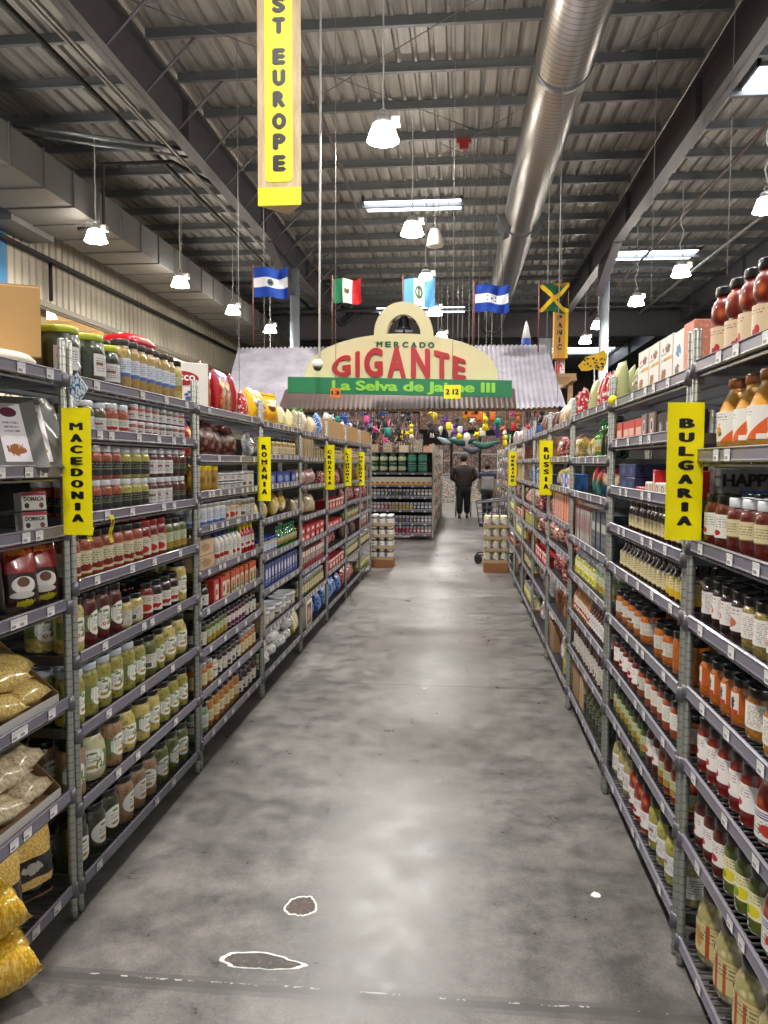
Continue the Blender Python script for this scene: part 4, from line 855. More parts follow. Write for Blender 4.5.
 'whpk': lambda: bag('rice_bag', .16, .19, .1, wrap('#cfcfd4', ('n', 10, .55, '#e8e8ec'), ('b', .5, .4, .3, .25, '#a05a64', 10)), seed=32),
 'canr': lambda: can('food_can', .1, .11, boxw('#b03028', ('r', 0, 1, .3, .6, '#d8c8a0'), ('n', 9, .6, '#5a3a28')), 16),
 'cany': lambda: can('food_can', .1, .12, boxw('#c0a84a', ('r', 0, 1, .1, .5, '#8aa04a'), ('n', 9, .6, '#6a3a28')), 16),
}
def proto(k): return T('P_'+k, TYPES[k])
# ------------------------------------------------------------------ filling a shelf
BIGR = {}
def fill(side, b, k, runs, rows=None, u0=.05, jit=.004, over=None):
    """runs: (count, type, description, layers) laid from the near end to the far end"""
    zs = (LSH if side == 'L' else RSH)[b]; zt = zs[k]+.004; y0 = bay_y0(side, b); xf = XL if side == 'L' else XR; sg = -1 if side == 'L' else 1
    rz0 = PI/2 if side == 'L' else -PI/2; where = ', %s shelf, %s' % (ORD[k] if k < len(zs)-1 else 'bottom', (BAYL if side == 'L' else BAYR)[b])
    rnd = random.Random(b*97+k*7+(0 if side == 'L' else 1000))
    tot = sum(r[0]*(proto(r[1])['w']+.003) if r[1] else r[0] for r in runs)
    gap = max(0, (BW-2*u0-tot))/max(1, sum(r[0] for r in runs if r[1])); gap = min(gap, .03)
    u = u0
    for r in runs:
        n, t, desc = r[0], r[1], (r[2] if len(r) > 2 else ''); lay = r[3] if len(r) > 3 and r[3] else 1
        lean = r[4] if len(r) > 4 else 0
        if t is None: u += n; continue
        P = proto(t); avail = (zs[k-1]-zs[k]-.042) if k else 9; scl = min(1, avail/(P['h']*lay)) if not lean else 1
        if scl < .8: print('SMALL', side, b, k, t, round(scl, 2))
        w = P['w']*scl+.003+gap; base = (desc if len(desc.split()) > 1 else desc) + where
        nr = rows or (2 if b < 3 else 1); nr = min(nr, max(1, int((DEP-.03)/(P['d']+.004))))
        for i in range(n):
            if u+P['w']*scl > BW-.03: print('OVERFULL', side, b, k, t, i, n); break
            for row in range(nr):
                for L in range(lay):
                    if row and L < lay-1 and b > 3: continue
                    y = y0+u+w/2+(rnd.uniform(-jit, jit)*.4 if not gap else rnd.uniform(-gap, gap)*.3)
                    dx = .016+P['d']/2+row*(P['d']+.004)+(rnd.uniform(0, .006))
                    if lean: dx += .02
                    isj = P['cat'] in ('jar', 'bottle', 'tub', 'can')
                    rz = rz0+(rnd.gauss(0, .22)+(.38 if side == 'R' else -.30) if isj else rnd.gauss(0, .03))
                    if P['cat'] == 'bag' and not lean:
                        ln = rnd.uniform(.02, .22); s_ = scl*rnd.uniform(.86, 1.0); rz = rz0+rnd.gauss(0, .2); dx += rnd.uniform(0, .05)
                        place(P, (xf+sg*dx, y, zt+.004+L*(P['h']*scl+.0015)), rz, base, base.replace(desc, desc+'s') if n*nr*lay > 1 else None, lean=-ln, tilt=rnd.gauss(0, .07), sc=s_); continue
                    place(P, (xf+sg*dx, y, zt+L*(P['h']*scl+.0015)), rz, base, base.replace(desc, desc+'s' if desc[-1] != 's' else desc) if n*nr*lay > 1 else None, lean=-lean if lean else 0, sc=scl if scl < 1 else None)
            u += w
# ------------------------------------------------------------------ left row goods
for k, ty, ds in ((1, 'dill_med', 'dark jar at the back'), (2, 'sauce_org', 'sauce jar at the back'), (4, 'honeyl', 'pale jar at the back'), (5, 'pep_yel', 'yellow jar at the back'), (6, 'dk_oval', 'dark jar at the back')):
    P = proto(ty)
    for i in range(3): place(P, (XL-.40, L0Y+1.14-i*(P['w']+.01), LSH[0][k]+.005), PI/2, '%s, %s shelf, nearest left bay' % (ds, ORD[k]), 'jars at the back, %s shelf, nearest left bay' % ORD[k], sc=min(1, .14/P['h']) if k in (1, 2) else min(1, .19/P['h']))
fill('L', 1, 0, [(1, 'dill_big', 'big dark dill pickle jar with yellow-green lid'), (.02, None), (1, 'dill_big', 'wide dill pickle jar with yellow-green lid'), (1, 'dill_med', 'medium dill pickle jar with yellow-green lid'),
  (7, 'giard', 'tall giardiniera jar with white label'), (2, 'giard2', 'tall jar of peppers with green label')])
fill('L', 1, 1, [(3, 'olive_w', 'squat dark olive jar with white lid'), (2, 'olive_r', 'squat orange spread jar with white lid'), (4, 'small_red', 'small stacked red spread jar', 2), (2, 'small_grn', 'small stacked green spread jar', 2), (2, 'small_red', 'small stacked pale red jar', 2)])
fill('L', 1, 2, [(5, 'spr_org', 'orange spread jar with white lid and black label', 2), (3, 'spr_grn', 'green spread jar with black label', 2), (3, 'spr_red', 'dark red spread jar with white label', 2), (2, 'spr_dk', 'dark red spread jar with black label', 2)])
fill('L', 1, 3, [(7, 'sauce_org', 'orange sauce jar with cream label'), (3, 'sauce_red', 'red sauce jar with red-cornered label'), (3, 'sauce_grn', 'green sauce jar with pale label')])
fill('L', 1, 4, [(1, 'pep_yel', 'yellow pepper jar with white oval label'), (3, 'pep_red', 'tall dark red pepper jar with oval label'), (2, 'oni', 'pale onion jar with barcode label'), (1, 'redx', 'red sauce jar with red-marked label'), (3, 'plum', 'dark plum jam jar with pale label'), (1, 'pep_yel', 'far yellow pepper jar with oval label')])
fill('L', 1, 5, [(5, 'pickl_w', 'pickle jar with flat white lid and oval label'), (1, 'pickl_b', 'pickle jar with black lid and oval label'), (1, 'pickl_bar', 'green pickle jar turned to its barcode'), (1, 'pickl_b', 'dark-lidded pickle jar facing out'), (2, 'pep_big', 'large yellow pepper jar with oval label')])
fill('L', 1, 6, [(1, 'pep_pale', 'pale pink cabbage jar by the post'), (1, 'cabb_big', 'large round pale cabbage jar'), (1, 'pep_pale', 'pink mixed vegetable jar with oval label'), (1, 'pep_big', 'large round yellow pepper jar'), (2, 'pep_org', 'orange-yellow pepper jar with oval label'), (3, 'pickl_b', 'yellow-green pickle jar with oval label')])
fill('L', 1, 7, [(3, 'dk_oval', 'dark green pickle jar with black lid and oval label'), (3, 'pink_oval', 'pinkish cabbage jar with black lid and oval label'), (3, 'grn_oval', 'green-yellow pickle jar with black lid and oval label')])
fill('L', 2, 0, [(.27, None), (4, 'snack', 'tall red and purple snack bag'), (1, 'redbag2', 'red candy bag with white patches')], rows=2)
fill('L', 2, 1, [(1, 'cookie', 'narrow red cookie bag'), (.05, None), (3, 'net', 'red net sack of round nuts')], rows=1, jit=.002)
fill('L', 2, 2, [(.03, None), (4, 'yl_jar', 'yellow-lidded jar of amber pieces'), (4, 'tub', 'low grey-lidded spread tub', 2), (2, 'beijar', 'beige spread jar with grey lid')])
fill('L', 2, 3, [(5, 'lbl_blu', 'grey-lidded jar with pale blue label'), (3, 'lbl_red', 'grey-lidded jar with reddish label'), (3, 'lbl_grn', 'grey-lidded jar with barcode label')])
fill('L', 2, 4, [(1, 'cracker', 'flat tan cracker box', 2), (.06, None), (3, 'white_bot', 'white dressing bottle with blue cap'), (3, 'white_bot2', 'white dressing bottle with green cap'), (4, 'ketchup', 'red ketchup bottle with yellow cap')])
fill('L', 2, 5, [(2, 'redjar', 'dark jar with white label'), (2, 'redbox', 'red tea box with pale panel'), (7, 'cerbox', 'cream and orange tea box with red top')])
fill('L', 2, 6, [(2, 'dsm', 'dark jam jar with barcode label'), (5, 'gsm', 'small green relish jar with pale label'), (5, 'psm', 'small purple jam jar with pale label'), (3, 'dsm', 'dark jam jar beside the far post')])
fill('L', 2, 7, [(3, 'osm', 'orange chutney jar with grey lid'), (1, 'lsm', 'pale pickle jar with white label'), (5, 'dsm', 'dark jam jar with black lid'), (4, 'osm', 'amber chutney jar with cream label')])
fill('L', 2, 8, [(2, 'honeyl', 'pale green pickle jar with white label'), (6, 'honey', 'amber honey jar with cream label'), (4, 'blk_b', 'round black jam jar with white label')])
fill('L', 3, 0, [(3, 'chipy', 'bright yellow chip bag with brown face'), (5, 'creamp', 'cream and yellow flour pack')])
fill('L', 3, 1, [(2, 'clrbag', 'clear candy bag with white print'), (2, 'tallglass', 'tall brown sauce jar'), (5, 'tallglass', 'brown sauce jar with cream label')], rows=1)
fill('L', 3, 2, [(5, 'bluetin', 'blue biscuit tin with pale crest')], rows=1)
fill('L', 3, 3, [(3, 'yelbag', 'yellow and white pasta bag'), (2, 'yeltri', 'tall yellow pasta bag')], rows=1)
fill('L', 3, 4, [(5, 'bluejar', 'fish jar with blue lid'), (8, 'grnbot', 'dark green soda bottle')], rows=1)
fill('L', 3, 5, [(6, 'bluebox', 'dark blue tea box with white side', 1), (6, 'bluebox', 'blue and white tea box further along', 1)], rows=1)
fill('L', 3, 6, [(1, 'brick', 'tall tan biscuit pack'), (3, 'bucket', 'pale spread bucket with white lid'), (2, 'bucket_s', 'low white-lidded spread tub', 2), (1, 'bucket', 'far spread bucket with white lid')], rows=1)
fill('L', 3, 7, [(1, 'honeyl', 'pale green jar with white label'), (4, 'plwrap', 'crumpled clear and silver foil pack', 2)], rows=1)
fill('L', 4, 0, [(3, 'grnbag', 'brown herb bag tied with green film'), (3, 'beibag', 'beige nut bag'), (1, 'snow', 'blue bag with white snow pattern'), ], rows=1)
fill('L', 4, 1, [(6, 'brick', 'tan biscuit pack standing upright'), (4, 'coffbox', 'dark coffee box')], rows=1)
fill('L', 4, 2, [(3, 'pnkbag', 'wide pinkish cracker bag')], rows=1)
fill('L', 4, 3, [(3, 'beibig', 'wide beige cracker bag')], rows=1)
fill('L', 4, 4, [(5, 'redpack', 'low red chocolate box', 2)], rows=1)
fill('L', 4, 5, [(10, 'whtred', 'white and dark red biscuit box')], rows=1)
fill('L', 4, 6, [(11, 'grnj', 'green pickle jar with cream label')], rows=1)
fill('L', 4, 7, [(2, 'creamp', 'cream and yellow flour pack'), (1, 'frame', 'gift box with dark framed picture'), (3, 'bluebag', 'dark blue candy bag')], rows=1)
fill('L', 5, 0, [(1, 'bluebox', 'blue tea box'), (4, 'cream_ct', 'plain cream storage carton')][1:], rows=1)
fill('L', 5, 1, [(10, 'tallglass', 'brown sauce jar')], rows=1)
fill('L', 5, 2, [(5, 'redbag', 'dark red candy bag')], rows=1)
fill('L', 5, 3, [(6, 'redlow', 'red candy box with cream top')], rows=1)
fill('L', 5, 4, [(6, 'redpack', 'low red chocolate box')], rows=1)
fill('L', 5, 5, [(5, 'redbag', 'red and white candy bag')], rows=1)
fill('L', 5, 6, [(6, 'redlow', 'red candy box')], rows=1)
fill('L', 5, 7, [(5, 'bluebag', 'blue candy bag with pale pattern')], rows=1)
fill('L', 6, 0, [(3, 'cream_ct', 'plain cream storage carton')], rows=1)
fill('L', 6, 1, [(12, 'lbl_red', 'grey-lidded jar with reddish label')], rows=1)
fill('L', 6, 2, [(7, 'dkbag', 'brown coffee bag')], rows=1)
fill('L', 6, 3, [(6, 'redbag', 'red candy bag')], rows=1)
fill('L', 6, 4, [(12, 'gsm', 'small green relish jar')], rows=1)
fill('L', 6, 5, [(7, 'dkbag', 'brown coffee bag with pale patches')], rows=1)
fill('L', 6, 6, [(11, 'grnj', 'green pickle jar')], rows=1)
fill('L', 6, 7, [(7, 'redbag', 'red candy bag')][:1], rows=1)
fill('L', 7, 0, [(3, 'cream_ct', 'plain cream storage carton')], rows=1)
fill('L', 7, 1, [(12, 'lbl_grn', 'grey-lidded jar with barcode label')], rows=1)
fill('L', 7, 2, [(5, 'redbag', 'red and white candy bag')], rows=1)
fill('L', 7, 3, [(5, 'redbag', 'dark red candy bag')], rows=1)
fill('L', 7, 4, [(3, 'pnkbag', 'wide pinkish cracker bag')], rows=1)
fill('L', 7, 5, [(7, 'whtred', 'white and dark red biscuit box')], rows=1)
fill('L', 7, 6, [(11, 'grnj', 'green pickle jar')], rows=1)
fill('L', 7, 7, [(11, 'ygjar', 'yellow-green pickle jar')], rows=1)
# ------------------------------------------------------------------ right row goods (near end first)
fill('R', 0, 0, [(.50, None), (6, 'cherry', 'cherry tomato jar with black lid and cream label')], rows=2)
fill('R', 0, 1, [(.48, None), (6, 'peach', 'peach jar with narrow neck and orange triangle label')], rows=2)
fill('R', 0, 2, [(.38, None), (1, 'lemon', 'green pickle jar with lemon label'), (5, 'dredw', 'dark cherry jar with white lid'), (2, 'cherj', 'tall cherry jar with black lid')], rows=2)
fill('R', 0, 3, [(.48, None), (4, 'jamy', 'yellow-green jam jar with white label'), (4, 'jamb', 'black jam jar with white label')], rows=2)
fill('R', 0, 4, [(.55, None), (2, 'ajv2', 'wide orange relish jar with text label'), (4, 'ajv1', 'orange relish jar with purple and white label')], rows=2)
fill('R', 0, 5, [(.42, None), (2, 'yelrel', 'yellow relish jar with red mark'), (1, 'tomstr', 'large tomato jar with blue striped label'), (5, 'tomw', 'red tomato jar with white label')], rows=2)
fill('R', 0, 6, [(.40, None), (2, 'tomstr', 'large tomato jar with blue striped label'), (3, 'grnp', 'green pepper jar with black lid'), (3, 'redp', 'dark red tomato jar with white label')], rows=2)
fill('R', 0, 7, [(.38, None), (1, 'tomstr', 'round tomato jar with blue striped label'), (4, 'creamb', 'large round cauliflower jar with black lid')], rows=2)
fill('R', 1, 0, [(1, 'salm', 'salmon pink chocolate box'), (1, 'bluswirl', 'white chocolate box with blue swirl'), (3, 'squirrel', 'white chocolate box with brown squirrel'), (3, 'pastabag', 'pale green pasta bag')], rows=1)
fill('R', 1, 1, [(.16, None), (3, 'dkcof', 'small black coffee box'), (2, 'coffbox', 'brown coffee box with round picture'), (4, 'redtea', 'low red tea box')], rows=1)
fill('R', 1, 2, [(.14, None), (1, 'redstrip', 'thin red biscuit pack'), (4, 'cup', 'small round cookie cup'), (1, 'redstrip', 'thin red biscuit pack beside cookie cups'), (2, 'cup', 'cream cookie cup'), (2, 'pinkpk', 'flat pink candy pack'), (3, 'navy', 'navy blue wafer box', 2)], rows=1)
fill('R', 1, 3, [(.08, None), (14, 'dbot', 'black syrup jar with cream label')])
fill('R', 1, 4, [(5, 'dbot3', 'black syrup bottle with yellow-edged label'), (12, 'dbot2', 'black syrup bottle with cream label')])
fill('R', 1, 5, [(2, 'orgjars', 'plain bright orange relish jar'), (2, 'orgjar', 'squat orange relish jar with barcode label'), (.1, None), (5, 'orgjar', 'orange relish jar with black lid')])
fill('R', 1, 6, [(1, 'rsq', 'squat red relish jar with barcode label'), (5, 'rnar', 'narrow red relish jar with pale label'), (.02, None), (1, 'rsq', 'wide red relish jar'), (5, 'rnarr', 'small tomato sauce jar with white label')])
fill('R', 1, 7, [(4, 'rgn', 'tomato jar with green label'), (2, 'redp', 'dark red tomato jar with white label'), (8, 'gnar', 'narrow green pepper jar with pale label')])
fill('R', 1, 8, [(1, 'creams', 'round cauliflower jar by the near post'), (3, 'picr', 'green pickle jar with white label'), (3, 'tomr', 'red tomato jar with white label'), (3, 'creams', 'pale cauliflower jar with black lid')])
fill('R', 2, 0, [(2, 'gbag', 'tall pale herb bag'), (4, 'redbag2', 'red and white candy bag'), (1, 'gbag', 'far pale green herb bag'), (1, 'wbag', 'white rice bag')], rows=1)
fill('R', 2, 1, [(3, 'dgrn', 'black-green oil bottle'), (2, 'gtall', 'bright green soda bottle'), (3, 'ybag', 'yellow noodle bag')], rows=1)
fill('R', 2, 2, [(4, 'pouch2', 'blue and red sauce pouch'), (4, 'pouch', 'green and red sauce pouch')], rows=1)
fill('R', 2, 3, [(4, 'slate', 'grey tea caddy with pale band'), (10, 'silvb', 'narrow silver and red tea box')], rows=1)
fill('R', 2, 4, [(4, 'lgjar', 'pale green jar with white lid'), (8, 'ygjar', 'yellow-green pickle jar with grey lid')], rows=1)
fill('R', 2, 5, [(9, 'brnd', 'dark sauce bottle with white label'), (9, 'brnb', 'amber sauce bottle with red lid')], rows=1)
fill('R', 2, 6, [(15, 'tallw', 'dark juice bottle with white label')], rows=1)
fill('R', 2, 7, [(.15, None), (6, 'gcap', 'green-capped olive juice bottle'), (1, 'brick', 'tall tan biscuit pack'), (1, 'kcart', 'brown storage carton')], rows=1)
fill('R', 3, 0, [(2, 'redbag2', 'red candy bag'), (3, 'wbag', 'white rice bag with tan print')], rows=1)
fill('R', 3, 1, [(2, 'ybag', 'yellow noodle bag'), (4, 'redbag', 'dark red candy bag')], rows=1)
fill('R', 3, 2, [(3, 'blubx', 'blue and white cereal box', 1), (3, 'ybag', 'yellow noodle bag')], rows=1)
fill('R', 3, 3, [(9, 'orgb', 'narrow orange wafer box'), (9, 'pinkb', 'narrow pink wafer box')], rows=1)
fill('R', 3, 4, [(6, 'rw_bag', 'red and white candy bag')], rows=1)
fill('R', 3, 5, [(3, 'brnp', 'brown nut pouch'), (4, 'redbag', 'dark red candy bag')], rows=1)
fill('R', 3, 6, [(6, 'drkp', 'orange and black nut pouch')], rows=1)
fill('R', 3, 7, [(3, 'cany', 'yellow food can', 2), (3, 'whpk', 'white rice bag'), (1, 'kcart', 'brown storage carton')], rows=1)
GEN = {4: ['dkbag:brown coffee bag', 'brick:tan biscuit pack', 'blubx:blue and white cereal box', 'redbag:red candy bag', 'rw_bag:red and white candy bag', 'redlow:red candy box', 'whpk:white rice bag', 'whpk:plump white rice bag'],
       5: ['blubx:blue and white cereal box', 'dkbag:brown coffee bag', 'bluebag:blue candy bag', 'rw_bag:red and white candy bag', 'cany:yellow food can', 'drkp:orange nut pouch', 'grnj:green pickle jar', 'ygjar:yellow-green pickle jar'],
       6: ['rw_bag:red and white candy bag', 'whtred:white and red biscuit box', 'brick:tan biscuit pack', 'dkbag:brown coffee bag', 'redlow:red candy box', 'ygjar:yellow-green pickle jar', 'drkp:orange nut pouch', 'brnp:brown nut pouch'],
       7: ['whpk:white rice bag', 'lbl_red:grey-lidded reddish jar', 'brick:tan biscuit pack', 'rw_bag:red and white candy bag', 'ygjar:yellow-green pickle jar', 'whpk:white rice bag', 'canr:red food can', 'brnp:brown nut pouch'],
       8: ['whpk:white rice bag', 'lbl_blu:grey-lidded bluish jar', 'whtred:white and red biscuit box', 'whpk:plump white rice bag', 'lbl_grn:grey-lidded jar', 'rw_bag:red and white candy bag', 'brick:tan biscuit pack', 'canr:red food can'],
       9: ['rw_bag:red and white candy bag', 'whpk:white rice bag', 'lbl_red:grey-lidded reddish jar', 'brick:tan biscuit pack', 'whpk:plump white rice bag', 'lbl_blu:grey-lidded bluish jar', 'whtred:white and red biscuit box', 'canr:red food can']}
for b, ls in GEN.items():
    if b > 7: continue
    for k, sdef in enumerate(ls):
        t_, d_ = sdef.split(':'); n = int((BW-.12)/(proto(t_)['w']+.006))
        fill('R', b, k, [(n, t_, d_)], rows=1)
# ------------------------------------------------------------------ single things on the shelves
# nearest left bay: visible far end only
def PL(k, u, dx, P, label, lean=0, rz=0, z=0, sc=None):
    zs = LSH[0]; return place(P, (XL-dx, L0Y+u, zs[k]+.004+z), PI/2+rz, label, None, lean=-lean, sc=sc)
e = link('cardboard_box', None, loc=(-1.462, 2.315, 1.842), rz=.52); tag(e, 'tall plain cardboard box on the top shelf at the left edge', 'box')
part('carton_body', bevbox(.30, .14, .215, .003, plain('#c49a62', .75, var=.15)), parent=e)
for s in (-1, 1):
    bm = bmesh.new(); box(bm, -.149, .149, s*.035-.033, s*.035+.033, .2155, .219); part('carton_flap', bm, KRAFT, e)
bm = bmesh.new(); lathe(bm, [(0, 0), (.19, 0), (.208, .012), (.208, .03), (.19, .045), (0, .045)], 40); o = link('round_flatbread_pack', fin(bm, 'bread', plain('#d9d0bd', .6, var=.2)), loc=(-1.475, 2.19, 1.7945)); tag(o, 'round white flatbread pack under the tall cardboard box', 'bread')
# clear pastry packs leaning on the second shelf
M_CL = wrap('#6e6c68', ('n', 10, .52, '#a9a8a4'), ('n', 23, .62, '#c7b45a'), ('r', 0, .08, 0, 1, '#c8cacc'), ('r', .92, 1, 0, 1, '#c8cacc'), coat=1, rough=.12)
pk = carton('pastry_pack', .17, .03, .27, M_CL, None); lm = printed('#e6dfe2', [('c', .5, .84, .32, .085, '#5a1c34'), TX(.2, .8, .5, .7, 14, '#5a4a4a'), ('b', .5, .2, .34, .1, '#9a5a2c', 14)])
bm = bmesh.new(); uvplane(bm, .075, .22, -.0165, .02); pk['parts'].append(('paper_band', fin(bm, 'band', lm)))
o = PL(1, 1.125, .035, pk, 'clear pastry pack with white band, leaning on the second shelf left of MACEDONIA', lean=.58, rz=-.75)
o = PL(1, 1.0, .03, pk, 'nearer clear pastry pack leaning at the left picture edge', lean=.62, rz=-.75)
# boxed sweets, third shelf
M_BX = boxw('#d9d2cc', ('r', 0, 1, .82, 1, '#b02a54'), ('c', .2, .25, .1, .16, '#2a1a18'), ('c', .8, .25, .1, .16, '#7a3a24'))
TB = plain('#2a2624', .5)
def sweet(u, z, lab):
    cb_ = carton('sweet_box', .08, .05, .058, plain('#b7aea8', .5), M_BX); lt = fitmesh(textmesh('DOMACA', .026, TB, .0006, .0006), .062, .013)
    o = PL(2, u, .075, cb_, lab, rz=-.6, z=z, lean=.12); link('lettering', lt, o, (0, -.0262, .036))
sweet(1.135, 0, 'white sweet box with crimson top edge, lower of two'); sweet(1.13, .062, 'white sweet box with crimson top edge, upper of two')
o = PL(2, .90, .09, proto('dkbag'), 'brown biscuit bag at left edge on the third shelf', rz=-.3, sc=.75)
o = PL(2, 1.10, .22, proto('clrbag'), 'clear crumpled bag behind the white sweet boxes', rz=-.2, sc=.6)
# coffee bags, fourth shelf
W_COF = wrap('#2c1614', ('r', .1, .9, .55, .95, '#8a1c18'), ('b', .5, .84, .34, .05, '#c8702a', 16), ('c', .5, .38, .3, .12, '#d8d4ce'), ('c', .5, .42, .16, .07, '#6a4a3a'), ('c', .45, .24, .3, .05, '#c9c4be'), ('b', .55, .12, .25, .05, '#b0a428', 14))
cof = bag('coffee_bag', .13, .215, .07, W_COF, seed=40, crump=.003)
PL(3, 1.155, .055, cof, 'red and brown coffee bag nearest the MACEDONIA post', lean=.18, rz=-.55); PL(3, 1.03, .055, cof, 'red and brown coffee bag, second from the MACEDONIA post', lean=.18, rz=-.55)
cofb = bag('coffee_bag', .14, .22, .07, wrap('#0e0c0c', ('r', .3, .7, .3, .36, '#8a7a2a')), seed=41); PL(3, .87, .07, cofb, 'plain black coffee bag at the left picture edge', lean=.15, rz=-.5)
# cardboard trays of noodle bags
def tray(k, h, u0_, u1_, lab):
    w = u1_-u0_; e = link('display_tray', None, loc=(XL-.02, L0Y+(u0_+u1_)/2, LSH[0][k]+.004), rz=PI/2); tag(e, lab, 'tray')
    bm = bmesh.new(); box(bm, -w/2, w/2, 0, .42, 0, .004); part('tray_base', bm, DKRAFT, e)
    bm = bmesh.new(); box(bm, -w/2, w/2, .416, .42, .004, h); part('tray_back', bm, DKRAFT, e)
    for s in (-1, 1):
        bm = bmesh.new(); x = s*(w/2-.002)
        vs = [[bm.verts.new((x+dx, y, z)) for y, z in ((0, .004), (.416, .004), (.416, h), (.2, h) if s > 0 else (.1, h), (0, .035 if s > 0 else h*.9))] for dx in (-.002, .002)]
        bm.faces.new(vs[0]); bm.faces.new(vs[1][::-1])
        for i in range(5): bm.faces.new((vs[0][i], vs[1][i], vs[1][(i+1) % 5], vs[0][(i+1) % 5]))
        part('tray_side', bm, DKRAFT if s > 0 else plain('#b9b4b0', .6), e)
    bm = bmesh.new(); box(bm, -w/2, w/2, -.002, .002, .004, .03); part('tray_lip', bm, plain('#b9b4b0', .6), e)
tray(4, .2, .80, 1.17, 'open cardboard tray holding yellow noodle bags'); tray(5, .22, .76, 1.17, 'open cardboard tray holding pale flour bags')
W_NOOD = wrap('#c8a85a', ('n', 26, .5, '#e0c884'), ('n', 44, .6, '#8f7230'), coat=.7, rough=.2)
W_FLR = wrap('#b9a686', ('n', 16, .5, '#d2c3a4'), ('n', 30, .62, '#8a7858'), ('b', .5, .75, .3, .12, '#3a3430', 12), coat=.7, rough=.2)
nd = bag('noodle_bag', .165, .22, .085, W_NOOD, seed=50, crump=.008); fl = bag('flour_bag', .18, .24, .09, W_FLR, seed=51, crump=.012)
def lie(P, x, y, z, rz, tilt, lab, grp=None):
    o = place(P, (x, y, z), rz, lab, grp); o.rotation_euler = (tilt, 0, rz); return o
for i, (x, y, z, a) in enumerate(((-1.30, 2.10, .79, 1.2), (-1.30, 2.27, .79, 1.5), (-1.31, 2.16, .865, 1.35), (-1.33, 2.28, .872, 1.9))):
    lie(nd, x, y, z, a, -PI/2+.08, 'yellow noodle bag lying in the upper cardboard tray', 'yellow noodle bags in the upper tray')
for i, (x, y, z, a) in enumerate(((-1.30, 2.10, .485, 1.4), (-1.30, 2.27, .485, 1.6), (-1.31, 2.15, .572, 1.5), (-1.32, 2.27, .58, 1.65))):
    lie(fl, x, y, z, a, -PI/2+.06, 'pale flour bag lying in the lower cardboard tray', 'pale flour bags in the lower tray')
for i in range(3): place(proto('honeyl'), (XL-.40, L0Y+.88+.11*i, LSH[0][4]+.21), PI/2, 'pale jar standing behind the noodle bags', 'pale jars behind the noodle bags') if 0 else None
W_PAS = wrap('#c8a24a', ('n', 30, .5, '#e2c272'), ('r', .08, .92, .34, .58, '#1c1a1a'), ('b', .5, .46, .2, .06, '#a8a49c', 14), ('r', .08, .92, .1, .24, '#1c1a1a'), coat=.8, rough=.18)
pas = bag('pasta_bag', .2, .27, .12, W_PAS, seed=60, crump=.010); 
PL(6, 1.09, .10, pas, 'large yellow pasta bag with black band beside the MACEDONIA post', rz=-.5, lean=.1); PL(6, .90, .09, pas, 'large yellow pasta bag with black band, left of its twin', rz=-.5, lean=.1)
W_PAY = wrap('#c99a20', ('n', 26, .5, '#e3bc48'), ('n', 52, .62, '#9a6a14'), ('r', .2, .8, .8, .96, '#d8d4cc'), coat=.9, rough=.15)
pay = bag('pasta_bag', .21, .24, .16, W_PAY, seed=61, crump=.010)
o = place(pay, (-1.25, 1.94, .235), PI/2-.6, 'bright yellow pasta bag bulging over the bottom shelf edge', None); o.rotation_euler = (-1.35, 0, 1.0)
o = place(pay, (-1.22, 1.93, .10), PI/2-.6, 'bright yellow pasta bag hanging over the edge under another', None); o.rotation_euler = (-1.5, 0, .85)
# sample jars behind at the first shelves
place(proto('dill_med'), (-1.55, 2.62, 1.79), PI/2, 'dill pickle jar beside the tall cardboard box', None) if 0 else None
# red bag lying on top of the tall jars
rb = bag('snack_bag', .22, .20, .09, wrap('#b3141c', ('b', .5, .5, .3, .2, '#d8382e', 10)), seed=70)
o = place(rb, (XL-.12, bay_y0('L', 1)+.93, 1.785+.255), 1.4, 'red snack bag lying on top of the tall giardiniera jars', None); o.rotation_euler = (-PI/2, 0, 1.45)
# large white box with red side on the top shelf before ROMANIA
yb = bay_y0('L', 2)
e = link('biscuit_carton', None, loc=(XL-.165, yb+.06+.165, 1.786), rz=PI/2); tag(e, 'large white biscuit carton with red oval and red side', 'box')
e.rotation_euler = (0, 0, math.radians(38))
part('carton_body', bevbox(.27, .12, .235, .003, plain('#e2dcd2', .5), z0=0), parent=e)
bm = bmesh.new(); box(bm, .1355, .1375, -.06, .06, 0.001, .234); part('side_panel', bm, plain('#b8281e', .45), e)
bm = bmesh.new(); box(bm, -.06, .075, -.0625, -.0605, 0, .001); bmesh.ops.delete(bm, geom=list(bm.verts), context='VERTS')
N = 28; vs = [bm.verts.new((.0+.085*math.cos(2*PI*i/N), -.0612, .155+.036*math.sin(2*PI*i/N))) for i in range(N)]; bm.faces.new(vs)
vs = [bm.verts.new((.0+.09*math.cos(2*PI*i/N), -.0608, .155+.041*math.sin(2*PI*i/N))) for i in range(N)]
ov = part('red_oval', bm, [plain('#a51c24', .4)], e)
link('lettering', textmesh('sco', .055, plain('#f0ece6', .4), .0006, .001, 1.1), ov, (.025, -.0622, .158))
bm = bmesh.new()
for cx_, cz_, r_ in ((.035, .055, .022), (.055, .07, .012), (.02, .075, .012), (.035, .088, .011), (.015, .04, .013), (.06, .045, .012), (.035, .03, .026)):
    vs = [bm.verts.new((cx_+r_*math.cos(a), -.0611, cz_+r_*.55*math.sin(a))) for a in [2*PI*i/14 for i in range(14)]]; bm.faces.new(vs)
    for v in vs: v.co.y -= .0001*bm.verts.index(v) if False else 0
bf = fin(bm, 'blue_flower', plain('#3a5c98', .5))
for p_i, p_ in enumerate(bf.polygons):
    for vi in p_.vertices: bf.vertices[vi].co.y -= .00012*p_i
link('blue_flower', bf, e)
